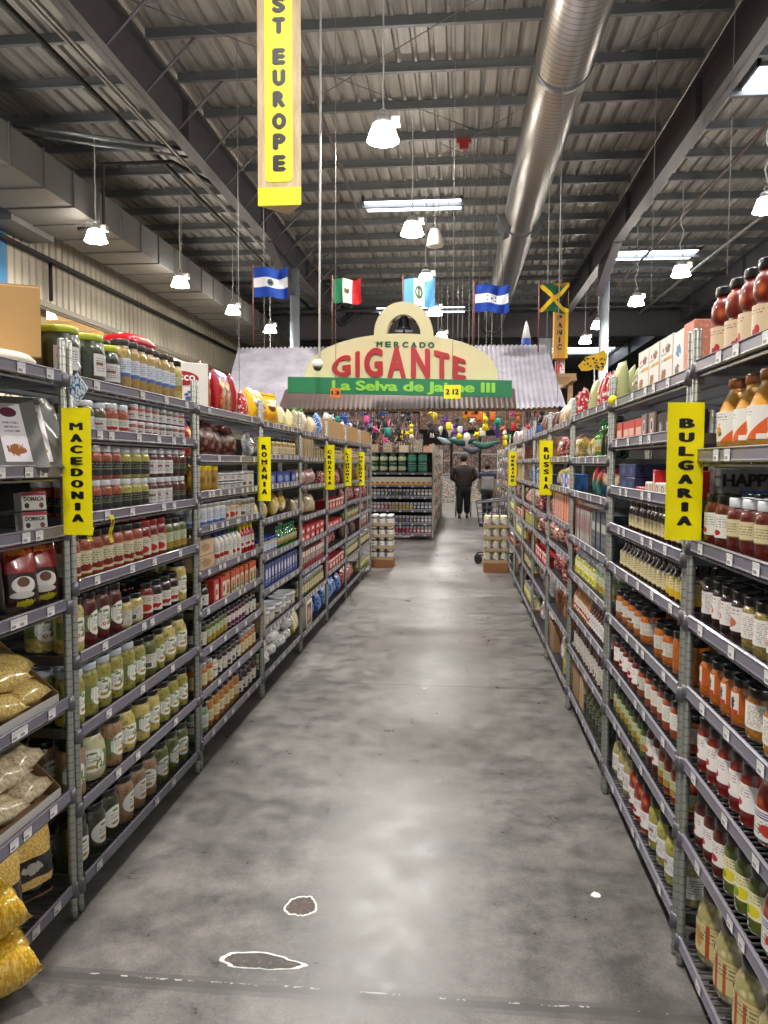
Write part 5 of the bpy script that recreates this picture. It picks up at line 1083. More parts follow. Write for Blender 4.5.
# HAPPY box behind the cherry jars
e = link('snack_box', bevbox(.34, .04, .218, .002, plain('#6a6460', .5)), loc=(XR+.215, R0Y+1.175, 1.29), rz=0); tag(e, 'dark snack box reading HAPPY behind the cherry jars', 'box')
link('lettering', bold(textmesh('HAPPY', .05, plain('#0c0c0c', .5), .0006, .001), .0012), e, (-.07, -.0212, .185))
bm = bmesh.new(); uvplane(bm, .33, .21, -.0203, .004); part('printed_panel', bm, printed('#8d8783', [('r', .2, .5, .64, .72, '#2a62a8'), ('r', .55, .75, .8, .95, '#8a2420'), ('b', .6, .3, .4, .2, '#5a3a2a', 10)]), e)
# yellow price cards hanging under the third left shelf
for (u, dz, lab) in ((.12, -.03, 'small yellow price card under the MACEDONIA sign'), (.28, -.03, 'longer yellow price card hanging from the third left shelf')):
    bm = bmesh.new(); w_, h_ = (.03, .05) if u < .2 else (.03, .10)
    lay = bm.loops.layers.uv.verify(); n_ = 6; pr = None
    for i in range(n_+1):
        z = -h_*i/n_; row = [bm.verts.new((x, -.011-.006*math.sin(i*1.1), z)) for x in (-w_/2, w_/2)]
        if pr:
            f = bm.faces.new((row[0], row[1], pr[1], pr[0]))
            for l, q in zip(f.loops, ((0, 1-i/n_), (1, 1-i/n_), (1, 1-(i-1)/n_), (0, 1-(i-1)/n_))): l[lay].uv = q
        pr = row
    bmesh.ops.solidify(bm, geom=list(bm.faces), thickness=.0008)
    o = link('price_card', fin(bm, 'card', TAGY), loc=(XL+.001, bay_y0('L', 1)+u, 1.33+(.0 if u > .2 else -.03)), rz=PI/2); tag(o, lab, 'card')
# diamond tag on the first left post
e = link('diamond_tag', None, loc=(XL+.035, bay_y0('L', 1)+.0, 1.755)); tag(e, 'diamond shaped printed tag on the post above MACEDONIA', 'tag')
bm = bmesh.new(); lay = bm.loops.layers.uv.verify()
vs = [bm.verts.new(p) for p in ((0, 0, -.05), (.034, 0, 0), (0, 0, .05), (-.034, 0, 0))]; f = bm.faces.new(vs)
for l, q in zip(f.loops, ((.5, 0), (1, .5), (.5, 1), (0, .5))): l[lay].uv = q
part('printed_tag', bm, printed('#cfd6da', [('n', 9, .52, '#2f5f9a'), ('n', 17, .6, '#7f8a4a')], coat=.6), e)
bm = bmesh.new(); flat(bm, [(0, -.053), (.036, 0), (0, .053), (-.036, 0)], .0008, .0022); part('tag_backing', bm, WHITE, e)
bm = bmesh.new(); tube(bm, [(0, .002, .05), (.012, .004, .07), (0, .006, .085)], .0025, 6); part('tag_hook', bm, plain('#c8cbd0', .3, .3), e)
# ------------------------------------------------------------------ country signs on the posts
def country(txt, x, y, z0, z1, w, label):
    h = z1-z0; e = link('country_sign', None, loc=(x, y, z0)); tag(e, label, 'sign')
    bm = bmesh.new(); n = 10
    pts = [(-w/2, .0), (-w/2+.004, -.002), (0, -.003), (w/2-.004, -.002), (w/2, 0)]
    a = [bm.verts.new((px, py, 0)) for px, py in pts]; b = [bm.verts.new((px, py, h)) for px, py in pts]
    for i in range(4): bm.faces.new((a[i], a[i+1], b[i+1], b[i]))
    bmesh.ops.solidify(bm, geom=list(bm.faces), thickness=.003); part('sign_board', bm, YEL, e)
    n = len(txt); top, bot = h*.10, h*.09; step = (h-top-bot)/n
    for i, ch in enumerate(txt):
        me = textmesh(ch, 1, BLK, .0008, .012 if ch != 'M' else 0, 1.0, 'letter'); hh = step*.64; ww = w*(.10 if ch == 'I' else .33 if ch not in 'MW' else .38)
        link('letter', bold(fitmesh(me, ww, hh), w*(.045 if ch != 'M' else .035), hh*.045 if ch != 'M' else 0), e, (w*.02, -.0045, h-top-step*(i+.5)))
    bm = bmesh.new(); box(bm, -.012, .012, .003, .02, h*.55, h*.6); part('clip', bm, plain('#2a2a2a', .5), e)
def sgn(txt, px0, px1, py0, py1, Y, label):
    x0, z1 = onY(px0, py0, Y); x1, z0 = onY(px1, py1, Y); country(txt, (x0+x1)/2, Y, z0, z1, x1-x0, label)
sgn('MACEDONIA', 61, 93, 408, 535, 2.36, 'nearest yellow sign on the left reading MACEDONIA')
sgn('ROMANIA', 257.5, 271, 437, 501, 4.80, 'yellow sign reading ROMANIA on the third left post')
sgn('CROATIA', 324.5, 334.5, 445, 489.5, 7.25, 'yellow sign reading CROATIA on a left post')
sgn('LITHUANIA', 343.5, 351.5, 448.5, 486, 8.5, 'yellow sign reading LITHUANIA on a left post')
sgn('MOLDOVA', 356.8, 364.5, 452, 485.5, 9.7, 'yellow sign reading MOLDOVA at the far left')
sgn('BULGARIA', 668, 701, 402.5, 540, 2.30, 'nearest yellow sign on the right reading BULGARIA')
sgn('RUSSIA', 539.8, 552, 440.5, 495, 6.0, 'yellow sign reading RUSSIA on a right post')
sgn('UKRAINE', 508.8, 516.5, 451.5, 485.5, 9.7, 'yellow sign reading UKRAINE on a far right post')
# small yellow round tag right top shelf
o = link('round_tag', None, loc=(XR-.01, bay_y0('R', 1)+1.15, 1.80)); tag(o, 'small round yellow tag on the right top shelf edge', 'tag')
bm = bmesh.new(); lathe(bm, [(0, 0), (.022, 0), (.022, .002), (0, .002)], 18); part('tag_disc', bm, YEL, o, rot=(PI/2, 0, 0)); 
# ------------------------------------------------------------------ EAST EUROPE hanging sign
Y = 6.0; x0, _ = onY(257.5, 100, Y); x1, _ = onY(301, 100, Y); xc = (x0+x1)/2; w = x1-x0
zb = onY(280, 205.5, Y)[1]; H_ = 2.45
e = link('hanging_sign', None, loc=(xc, Y, zb)); tag(e, 'tall plywood and yellow hanging sign reading EAST EUROPE', 'sign')
t = NT('plywood'); o = t.obj(); cb = t.n('ShaderNodeMapping'); t.l(o, cb.inputs[0]); cb.inputs['Scale'].default_value = (9, 9, 1.2)
PLY = t.set(.6, 0, 0, t.ramp(t.noise(cb.outputs[0], 2.5, 4, .6), [(.3, '#b89a72'), (.7, '#dcc6a0')]))
bm = bmesh.new()    # three sided box, flat front
tri = [(-w/2, 0), (w/2, 0), (.02, .22)]
a = [bm.verts.new((x, y, 0)) for x, y in tri]; b = [bm.verts.new((x, y, H_)) for x, y in tri]
bm.faces.new(a); bm.faces.new(b[::-1])
for i in range(3): bm.faces.new((a[i], a[(i+1) % 3], b[(i+1) % 3], b[i]))
part('sign_box', bm, PLY, e)
bm = bmesh.new(); box(bm, -w/2, w/2, -.004, -.0005, 0, .135); part('yellow_foot', bm, YEL, e)
pw = .215; pz0, pz1 = .175, H_-.1; bm = bmesh.new(); rr = .035; vs = []
for cx_, cz_, a0 in ((pw/2-rr, pz1-rr, 0), (-pw/2+rr, pz1-rr, 90), (-pw/2+rr, pz0+rr, 180), (pw/2-rr, pz0+rr, 270)):
    for i in range(7): a_ = math.radians(a0+15*i); vs.append(bm.verts.new((-.004+cx_+rr*math.cos(a_), -.003, cz_+rr*math.sin(a_))))
co_ = [(v.co.x, v.co.z) for v in vs]; bm.free(); bm = bmesh.new(); flat(bm, co_, -.0045, -.0008); pn = part('yellow_panel', bm, YEL, e)
z = onY(270, 160, Y)[1]-zb; step = (onY(270, 59.5, Y)[1]-onY(270, 160, Y)[1])/5*1.0
# letter centres measured on the photograph: E 163, P 142, O 120, R 99.5, U 78, E 57 | T 26, S 6
for ch, py in zip('EPORUE', (163.5, 142, 121.5, 99.5, 78, 57)):
    link('letter', bold(fitmesh(textmesh(ch, 1, BLK, .001, .012), .078 if ch != 'O' else .088, .104), .011, .008), pn, (0.0, -.0065, onY(278, py, Y)[1]-zb))
zT = onY(278, 26, Y)[1]-zb; zS = onY(278, 5, Y)[1]-zb
for i, ch in enumerate('TSAE'):
    link('letter', bold(fitmesh(textmesh(ch, 1, BLK, .001, .012), .078, .104), .011, .008), pn, (0, -.0065, zT+(zS-zT)*i))
for s in (-1, 1):
    bm = bmesh.new(); tube(bm, [(s*.1, .05, H_-.02), (s*.1, .05, 8.85-zb)], .004, 5); part('hanging_wire', bm, LP, e)
# ------------------------------------------------------------------ market stall sign with corrugated roof
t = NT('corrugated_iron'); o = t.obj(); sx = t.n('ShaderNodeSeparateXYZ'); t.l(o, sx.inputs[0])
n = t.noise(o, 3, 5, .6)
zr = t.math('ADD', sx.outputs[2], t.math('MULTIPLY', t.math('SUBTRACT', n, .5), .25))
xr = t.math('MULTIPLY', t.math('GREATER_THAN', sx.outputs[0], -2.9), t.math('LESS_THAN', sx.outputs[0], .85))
brown_strip = t.math('MULTIPLY', t.math('LESS_THAN', zr, 2.72), xr)  # browner tone low on the sheet, left out towards both ends
COR = t.set(.5, .2, 0, t.mix(t.math('MULTIPLY', brown_strip, .9), t.ramp(n, [(.3, '#827e88'), (.7, '#a5a1aa')]), lin('#432c20')))
YE, YR_ = 12.25, 14.0
def roofpt(px, py, Y): x, z = onY(px, py, Y); return Vector((x, Y, z))
TL, TR = roofpt(238, 341, YR_), roofpt(546, 352, YR_); BLp, BR = roofpt(222, 398, YE), roofpt(566, 407, YE)
zt_ = (TL.z+TR.z)/2; zb_ = onY(400, 409, YE)[1]
bm = bmesh.new(); NX = 560; rows_ = []
for j in range(7):
    v = j/6; row = []
    L_ = BLp.lerp(TL, v); R2 = BR.lerp(TR, v)
    for i in range(NX+1):
        x = L_.x+(R2.x-L_.x)*i/NX; zz = zb_+(zt_-zb_)*v+.013*math.sin(x*2*PI/.078)
        zz += .05*(1-v)*max(0, (x-.9))
        row.append(bm.verts.new((x, YE+(YR_-YE)*v, zz)))
    rows_.append(row)
for a, b in zip(rows_, rows_[1:]):
    for i in range(NX): bm.faces.new((a[i], a[i+1], b[i+1], b[i])).smooth = True
st = link('market_stall_roof', None); tag(st, 'pitched corrugated metal roof spanning the aisle behind the sign', 'roof')
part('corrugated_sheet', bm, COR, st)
bm = bmesh.new(); box(bm, TL.x, TR.x, YR_-.02, YR_+.1, zt_-.14, zt_-.02); box(bm, BLp.x+.1, BR.x-.1, YE+.08, YE+.16, zb_-.03, zb_+.03); part('roof_timber', bm, WOOD, st)
for x in (BLp.x+.25, BR.x+.0-.12, BLp.x+.25, BR.x-.12)[:2]:
    bm = bmesh.new(); tube(bm, [(x, YE+.12, zb_), (x, YE+.12, 8.85)], .006, 5); part('hanging_rod', bm, LP, st)
    bm = bmesh.new(); tube(bm, [(x, YR_, zt_-.02), (x, YR_, 8.85)], .006, 5); part('hanging_rod', bm, LP, st)
# board
YS = 12.1
def P2(px, py, dy=0): x, z = onY(px, py, YS+dy); return (x, z)
ms = link('market_sign', None); tag(ms, 'cream arched market sign with red and green lettering and a bell arch', 'sign')
CREAM = plain('#ddd2a4', .55, name='cream_paint'); GREENB = plain('#1f7a4e', .5, name='green_paint'); REDP = plain('#b3202a', .45, name='red_paint')
def slab(pts, y0, y1, m, name, parent):
    bm = bmesh.new(); a = [bm.verts.new((x, y0, z)) for x, z in pts]; b = [bm.verts.new((x, y1, z)) for x, z in pts]; n = len(pts)
    bm.faces.new(a); bm.faces.new(b[::-1])
    for i in range(n): bm.faces.new((a[i], a[(i+1) % n], b[(i+1) % n], b[i]))
    bmesh.ops.triangulate(bm, faces=[f for f in bm.faces if len(f.verts) > 4]); return part(name, bm, m, parent)
top = []
for i in range(41):
    th = PI-PI*i/40; px = 401.5+97*math.cos(th); py = 380-46.5*(math.sin(th)**.82); top.append(P2(px, py))
slab(top[::-1], YS, YS+.12, CREAM, 'arched_board', ms)
arc = []
for i in range(25): th = PI-PI*i/24; arc.append(P2(403.5+29.5*math.cos(th), 334-32.5*math.sin(th)))
inn = []
for i in range(25): th = PI*i/24; inn.append(P2(403.5+17*math.cos(th), 334-19.5*math.sin(th)))
pts = arc+[P2(433, 341)]+[P2(420.5, 341)]+inn+[P2(386.5, 341)]+[P2(374, 341)]
bm = bmesh.new()
A = arc; B = inn[::-1]
A2 = [P2(374, 342)]+A+[P2(433, 342)]; B2 = [P2(386.5, 342)]+B+[P2(420.5, 342)]
for y in (YS+.0, YS+.22): pass
f0 = [bm.verts.new((x, YS-.01, z)) for x, z in A2]; f1 = [bm.verts.new((x, YS-.01, z)) for x, z in B2]
g0 = [bm.verts.new((x, YS+.24, z)) for x, z in A2]; g1 = [bm.verts.new((x, YS+.24, z)) for x, z in B2]
n = len(A2)
for i in range(n-1):
    bm.faces.new((f0[i], f0[i+1], f1[i+1], f1[i])); bm.faces.new((g0[i], g0[i+1], g1[i+1], g1[i])); bm.faces.new((f0[i], f0[i+1], g0[i+1], g0[i])); bm.faces.new((f1[i], f1[i+1], g1[i+1], g1[i]))
for i in (0, n-1): bm.faces.new((f0[i], f1[i], g1[i], g0[i]))
part('bell_arch', bm, CREAM, ms)
gp = [P2(289, 377.3), P2(511.5, 381), P2(511.5, 397.5), P2(289, 393)]
gb = slab(gp[::-1], YS-.09, YS, GREENB, 'green_board', ms)
# curved red GIGANTE letters
def topc(px):   # top line of the lettering in the photograph
    return 346.5+13.5*abs((px-399)/66)**2.1
def botc(px): return 376.6+(px-332)*.023
for ch, a_, b_ in (('G', 332, 351), ('I', 355.5, 360), ('G', 364.5, 383), ('A', 387.5, 406), ('N', 411, 430), ('T', 434, 449.5), ('E', 452.5, 465.8)):
    me = bold(textmesh(ch, 1, REDP, .02, .015), .035 if ch != 'I' else .02, .02); xs = [v.co.x for v in me.vertices]; zs_ = [v.co.z for v in me.vertices]
    for v in me.vertices:
        u = (v.co.x-min(xs))/(max(xs)-min(xs)); q = (v.co.z-min(zs_))/(max(zs_)-min(zs_)); px = a_+(b_-a_)*u
        py = botc(px)+(topc(px)-botc(px))*q; X_, Z_ = P2(px, py); v.co.x = X_; v.co.z = Z_; v.co.y = YS-.015+v.co.y*.8
    link('letter', me, ms)
for i, ch in enumerate('MERCADO'):
    px = 379.5+8.6*i; py = 344.3+.15*i-(.0 if 0 else 0)
    X_, Z_ = P2(px, py); link('letter', bold(fitmesh(textmesh(ch, 1, plain('#1d5a38', .5), .006, .01 if ch != 'M' else 0), .08, .08), .007, .004), ms, (X_, YS-.005, Z_))
X0, Z0 = P2(333, 387.2); X1, Z1 = P2(495, 389.8); txt = textmesh('La Selva de Jaime III', .2, plain('#8fd24a', .5), .004, .004, 1.35)
me = bold(txt, .006, .003); xs = [v.co.x for v in me.vertices]; zs_ = [v.co.z for v in me.vertices]; k_ = (X1-X0)/(max(xs)-min(xs))
for v in me.vertices:
    v.co.x = X0+(v.co.x-min(xs))*k_; v.co.z = Z0+(Z1-Z0)*(v.co.x-X0)/(X1-X0)+v.co.z*1.0; v.co.y = YS-.094+v.co.y
link('lettering', me, gb)
# bell in the arch
bx, bz = P2(403.5, 322); e = link('bell', None, loc=(bx, YS+.12, bz)); tag(e, 'dark metal bell hanging in the cream arch', 'bell')
BELL = plain('#2a2a30', .35, .8)
bm = bmesh.new(); lathe(bm, [(.0, .11), (.05, .1), (.085, .05), (.1, -.05), (.145, -.11), (.14, -.115), (0, -.10)], 24); part('bell_body', bm, BELL, e)
bm = bmesh.new(); tube(bm, [(-.19, 0, .02), (-.15, 0, .06), (-.1, 0, .14), (0, 0, .16), (.1, 0, .14), (.15, 0, .06), (.19, 0, .02)], .018, 8); part('bell_yoke', bm, BELL, e)
bm = bmesh.new(); tube(bm, [(0, 0, -.02), (0, 0, -.13)], .012, 6); lathe(bm, [(0, -.16), (.02, -.15), (.02, -.13), (0, -.12)], 10); part('clapper', bm, BELL, e)
# aisle number cards
def card(px0, px1, py0, py1, Yc, m, txt, lab, ml=BLK, hang=None):
    x0, z1 = onY(px0, py0, Yc); x1, z0 = onY(px1, py1, Yc); e = link('aisle_number_card', None, loc=((x0+x1)/2, Yc, (z0+z1)/2)); tag(e, lab, 'card')
    w, h = x1-x0, z1-z0; bm = bmesh.new(); box(bm, -w/2, w/2, 0, .01, -h/2, h/2); part('card_board', bm, m, e)
    link('lettering', bold(fitmesh(textmesh(txt, 1, ml, .002, .01), w*.75, h*.40), w*.02, h*.01), e, (0, -.003, 0))
    bm = bmesh.new(); tube(bm, [(0, .005, h/2-.01), (0, .005, (hang or 8.85)-(z0+z1)/2)], .004, 5); part('hanging_wire', bm, LP, e)
card(444, 460.5, 385, 398.5, 11.7, YEL, '2 12', 'yellow aisle card reading 12 hanging before the green board')
card(330.5, 340.5, 388, 397.5, 11.7, plain('#e07828', .5), '13', 'orange card reading 13 at the left of the green board')
card(463, 480, 408, 417, 15.5, plain('#e07828', .5), '13', 'orange card hanging below the market roof')
# ------------------------------------------------------------------ flags on red poles
def flag(px0, px1, py0, py1, Y, cols, fn, lab, amp=.05, sl=0, pole=True, poleb=352):
    NXf, NZf = 72, 50; bm = bmesh.new(); x0, z1 = onY(px0, py0, Y); x1, z0 = onY(px1, py1, Y); w, h = x1-x0, z1-z0
    V = []
    for j in range(NZf+1):
        row = []
        for i in range(NXf+1):
            u, v = i/NXf, j/NZf
            y = amp*math.sin(u*9+v*2)*(u**.6)+.02*math.sin(u*17-v*5)*u
            row.append(bm.verts.new((w*u-.02*u*math.sin(v*3), y, h*v-h+sl*u*h+.05*h*math.sin(u*6.5)*(.3+u))))
        V.append(row)
    for j in range(NZf):
        for i in range(NXf):
            f = bm.faces.new((V[j][i], V[j][i+1], V[j+1][i+1], V[j+1][i])); f.smooth = True; f.material_index = fn((i+.5)/NXf, (j+.5)/NZf)
    e = link('national_flag', None, loc=(x0, Y, z1)); tag(e, lab, 'flag')
    bmesh.ops.solidify(bm, geom=list(bm.faces), thickness=.003)
    part('flag_cloth', bm, [plain(c, .7) for c in cols], e)
    zb = onY(px0, poleb, Y)[1]
    bm = bmesh.new(); tube(bm, [(-.012, 0, .06), (-.012, 0, zb-z1)], .011, 8); part('flag_pole', bm, plain('#6a2c28', .5), e)
def ell(u, v, a, b, ru, rv): return ((u-a)/ru)**2+((v-b)/rv)**2 < 1
YF = 13.3
flag(253.5, 289, 268, 297, YF, ['#1f4fae', '#dfe0e0', '#6a7a4a', '#2a3a6a'], lambda u, v: 1 if .34 < v < .66 and not ell(u, v, .5, .5, .09, .12) else (3 if .34 < v < .66 and ell(u, v, .5, .5, .055, .07) else (2 if .34 < v < .66 else 0)), 'blue and white El Salvador flag, leftmost of the row', poleb=345)
flag(333, 362, 279, 303, YF, ['#1c7a52', '#e4e2dc', '#c0242c', '#6a5a2c'], lambda u, v: 0 if u < .35 else (2 if u > .66 else (3 if ell(u, v, .5, .52, .09, .14) and not ell(u, v, .5, .62, .04, .05) else 1)), 'green white and red Mexican flag', poleb=345)
flag(403.5, 435.5, 279, 306, YF, ['#6fb0e0', '#e6e8ea', '#5a7a4a', '#8a7a4a'], lambda u, v: 0 if (u < .34 or u > .67) else (2 if ell(u, v, .5, .5, .12, .24) and not ell(u, v, .5, .5, .07, .14) else (3 if ell(u, v, .5, .5, .03, .2) else 1)), 'sky blue and white Guatemala flag above the bell arch', amp=.07, poleb=320)
def hon(u, v):
    if not .34 < v < .66: return 0
    for a, b in ((.38, .43), (.38, .57), (.5, .5), (.62, .43), (.62, .57)):
        if ell(u, v, a, b, .028, .04): return 0
    return 1
flag(475, 509.5, 285, 312, YF, ['#1d49a8', '#e4e6ea'], hon, 'blue and white Honduras flag with five stars', poleb=353)
def jam(u, v):
    if abs(u-v) < .10 or abs(u+v-1) < .10: return 0
    return 1 if (v > max(u, 1-u) or v < min(u, 1-u)) else 2
flag(540, 569, 285, 312, YF, ['#d8b81e', '#1a5c34', '#101010'], jam, 'green black and gold Jamaica flag, rightmost of the row', poleb=352)
# furled white blue red flag further back
e = link('furled_flag', None); x_, z_ = onY(526, 352, 15.1); e.location = (x_, 15.1, z_-.25); tag(e, 'small furled white blue and red flag behind the stall roof', 'flag')
bm = bmesh.new(); lathe(bm, [(.0, 0), (.10, .05), (.09, .22)], 10); part('red_stripe', bm, plain('#b02a30', .7), e)
bm = bmesh.new(); lathe(bm, [(.09, .22), (.085, .5)], 10); part('blue_stripe', bm, plain('#1e3f94', .7), e)
bm = bmesh.new(); lathe(bm, [(.085, .5), (.04, .72), (.01, .82), (0, .82)], 10); part('white_stripe', bm, plain('#e0e0e0', .7), e)
bm = bmesh.new(); tube(bm, [(0, .03, -z_+.25), (0, .03, .86)], .012, 6); part('flag_pole', bm, plain('#6a2c28', .5), e)
# HISPANIC sign
Yh = 20.0; x0, z1 = onY(555, 283, Yh); x1, z0 = onY(567.5, 358, Yh); w = x1-x0; h = z1-z0
e = link('hanging_sign', None, loc=((x0+x1)/2, Yh, z0)); tag(e, 'ochre and yellow hanging sign reading HISPANIC behind the Jamaica flag', 'sign')
bm = bmesh.new(); box(bm, -w/2, w/2*.6, 0, .3, 0, h); part('sign_box', bm, plain('#c08a2a', .6), e)
bm = bmesh.new(); box(bm, w/2*.6, w/2, -.02, .3, 0, h); part('yellow_side', bm, plain('#e0b82a', .6), e)
for i, ch in enumerate('CINAPSIH'):
    py = 347-7.3*i
    if py < 288: break
    link('letter', bold(fitmesh(textmesh(ch, 1, BLK, .003, .01), w*(.3 if ch != 'I' else .05), .125), w*.035, .008), e, (-w*.1, -.004, onY(558, py, Yh)[1]-z0))
bm = bmesh.new(); tube(bm, [(0, .15, h), (0, .15, 8.85-z0)], .01, 5); part('hanging_wire', bm, LP, e)
x_, z_ = onY(561, 386, Yh); e = link('hanging_banner', None, loc=(x_, Yh+.3, z_)); tag(e, 'narrow red and white banner below the HISPANIC sign', 'banner')
bm = bmesh.new(); flat(bm, [(-.12, -.01), (.12, -.01), (.12, .79), (-.12, .79)], .003, .012); part('banner_backing', bm, WHITE, e)
bm = bmesh.new(); uvplane(bm, .22, .78); part('banner_cloth', bm, printed('#e0d8d4', [('r', 0, .5, 0, 1, '#c03030'), ('n', 8, .55, '#c03030')]), e)
bm = bmesh.new(); tube(bm, [(0, .005, .77), (0, .005, 8.85-z_)], .006, 5); part('hanging_wire', bm, LP, e)
# spotted yellow figure board on the right shelves
Yc = 7.2; cxp, czp = onY(595, 361, Yc); e = link('spotted_board', None, loc=(cxp, Yc, czp)); tag(e, 'yellow board with black spots above the right shelves', 'board')
prof = [(578, 366), (586, 357), (596, 354), (604, 350), (607, 356), (606, 364), (603, 371), (594, 369), (588, 371), (581, 371)]
bm = bmesh.new(); flat(bm, [(onY(a, b, Yc)[0]-cxp, onY(a, b, Yc)[1]-czp) for a, b in prof], -.02, 0); part('board_face', bm, plain('#d8aa1c', .5), e)
rnd = random.Random(4); bm = bmesh.new()
for i in range(26):
    a = rnd.uniform(583, 604); b = rnd.uniform(358, 369); X_, Z_ = onY(a, b, Yc); r_ = rnd.uniform(.004, .010)
    bm.faces.new([bm.verts.new((X_-cxp+r_*math.cos(q)*1.3, -.0215-.0002*i, Z_-czp+r_*math.sin(q))) for q in [2*PI*k_/9 for k_ in range(9)]])
part('black_spots', bm, BLK, e)
bm = bmesh.new(); tube(bm, [(0, .01, 0), (0.0, .01, 1.78-czp)], .006, 6); part('support_rod', bm, LP, e)
# ------------------------------------------------------------------ end display facing the aisle, and the rows beyond
YD = 15.5; xa, xb = -1.85, -.55; ZD = [1.32, 1.07, .84, .575, .31, .10]
e = link('end_display_shelving', None, loc=((xa+xb)/2, YD, 0)); tag(e, 'end display shelving facing down the aisle with green cans on top', 'shelf')
wD = (xb-xa)/2
for x in (-wD, wD):
    for y in (0, .45): link('post', post_me, e, (x, y, 0))
SHD = carton('s', 2*wD-.03, .45, .012, STEEL)['root']
bm = bmesh.new(); box(bm, -wD+.01, wD-.01, -.012, -.004, -.02, .018); stD = fin(bm, 'strip', STRIP)
bm = bmesh.new(); box(bm, -wD+.02, wD-.02, .44, .45, .05, 1.75); part('light_block', bm, LIGHT_BLOCK, e)  # same light-blocking sheet added behind the end display
for z in ZD:
    s = link('shelf', SHD, e, (0, .225, z-.01)); link('price_strip', stD, s, (0, -.225, .006))
    for i in range(5): link('price_tag', tag_me, s, (-wD+.15+i*.25, -.225-.004, .01))
def put(P, x, y, z, lab, grp, rz=0): return place(P, (x, y, z), rz, lab, grp)
CG = can('olive_can', .165, .19, boxw('#16402c', ('b', .5, .5, .3, .25, '#c8c8a8', 10), ('r', .15, .85, .8, .9, '#2a6a44'), ('b', .3, .25, .2, .1, '#8a9a4a')), 20)
CG2 = can('olive_can', .19, .19, boxw('#124a38', ('b', .5, .45, .3, .25, '#3a8a70', 10), ('r', .2, .8, .75, .85, '#5a9a7a')), 20)
for L in range(2):
    for i in range(4): put(CG, xa+.13+i*.185, YD+.1, ZD[0]+.004+L*.195, 'dark green can with pale label on the end display top', 'green cans on the end display', random.uniform(-.3, .3))
    for i in range(2): put(CG2, xa+.13+4*.185+.01+i*.205, YD+.11, ZD[0]+.004+L*.195, 'large teal green can at the right of the end display top', 'teal cans on the end display', 0)
CW = carton('juice_carton', .10, .1, .17, plain('#d8d0b8', .5), boxw('#ddd8c8', ('r', 0, 1, 0, .3, '#d8a83a'), ('b', .5, .35, .4, .12, '#c05a2a', 10)))
for i in range(12): put(CW, xa+.09+i*.103, YD+.07, ZD[1]+.004, 'cream and yellow juice carton on the end display', 'juice cartons on the end display')
def slim(c1, c2, nm='drink_can'): return can(nm, .062, .16, boxw('#a9abb2', ('r', 0, 1, .15, .75, c1), ('b', .5, .45, .3, .2, c2, 10)), 14)
rowsD = [(2, ['#3a4a5a', '#6a5a4a', '#4a3a3a'], 'slim dark can on the third end display shelf', 'slim cans, third shelf'), (3, ['#8a2a3a', '#a88a3a', '#3a3a6a'], 'slim coloured can on the fourth end display shelf', 'slim cans, fourth shelf'),
         (4, ['#8a3a4a', '#5a5a8a', '#6a6a6a'], 'slim coloured can on the fifth end display shelf', 'slim cans, fifth shelf'), (5, ['#a01c3a', '#b8304a', '#7a1a3a'], 'slim red can on the bottom end display shelf', 'slim cans, bottom shelf')]
for k_, cols, lab, grp in rowsD:
    ps = [slim(c, '#d8d4cc') for c in cols]
    for i in range(17):
        put(ps[(i*len(ps)//17) if k_ == 3 else i % len(ps)], xa+.07+i*.0735, YD+.05, ZD[k_]+.004, lab, grp, i*.4)
# rows of shelving beyond (left block side, right block)
def far_rack(x, y0, n, side, lab0):
    for b in range(n):
        e = link('wire_shelving_unit', None, loc=(x, y0+(b+.5)*1.235, 0), rz=PI/2 if side == 'L' else -PI/2); tag(e, 'far wire shelving unit, number %s in %s' % (['one', 'two', 'three', 'four', 'five', 'six', 'seven', 'eight', 'nine', 'ten'][b], lab0), 'shelf')
        for xx in (-.58, .58): link('post', post_me, e, (xx, .004, 0)); link('post', post_me, e, (xx, DEP, 0))
        link('light_block', light_block_me, e)
        zs = [1.72, 1.48, 1.22, .97, .72, .43, .12]
        for k_, z in enumerate(zs):
            s = link('shelf', deck_me, e, (0, 0, z))
        kinds = ['pinkb', 'rw_bag', 'brick', 'lbl_red', 'orgb', 'lbl_grn', 'canr', 'redlow', 'pinkb', 'honey'] if side == 'L' else ['whpk', 'rw_bag', 'lbl_blu', 'whpk', 'beibag', 'whpk', 'lbl_grn', 'redbag2']
        for k_, z in enumerate(zs):
            P = proto(kinds[(b*3+k_*2) % len(kinds)]); m_ = min(6, int(1.1/(P['w']+.02))); sc_ = min(1, .205/P['h'])
            for i in range(m_):
                yy = y0+b*1.235+.08+(i+.5)*1.08/m_; sg = -1 if side == 'L' else 1
                place(P, (x+sg*(.004+P['d']/2), yy, z+.002), PI/2 if side == 'L' else -PI/2, 'small %s on shelf %s of far unit %s, %s' % (P['name'].replace('_', ' '), ORD[k_], ['one', 'two', 'three', 'four', 'five', 'six', 'seven', 'eight', 'nine', 'ten'][b], lab0), 'goods on shelf %s of far unit %d, %s' % (ORD[k_], b+1, lab0), sc=sc_)
far_rack(-.55, 15.98, 6, 'L', 'left back row')
far_rack(1.0, 15.6, 5, 'R', 'right back row')
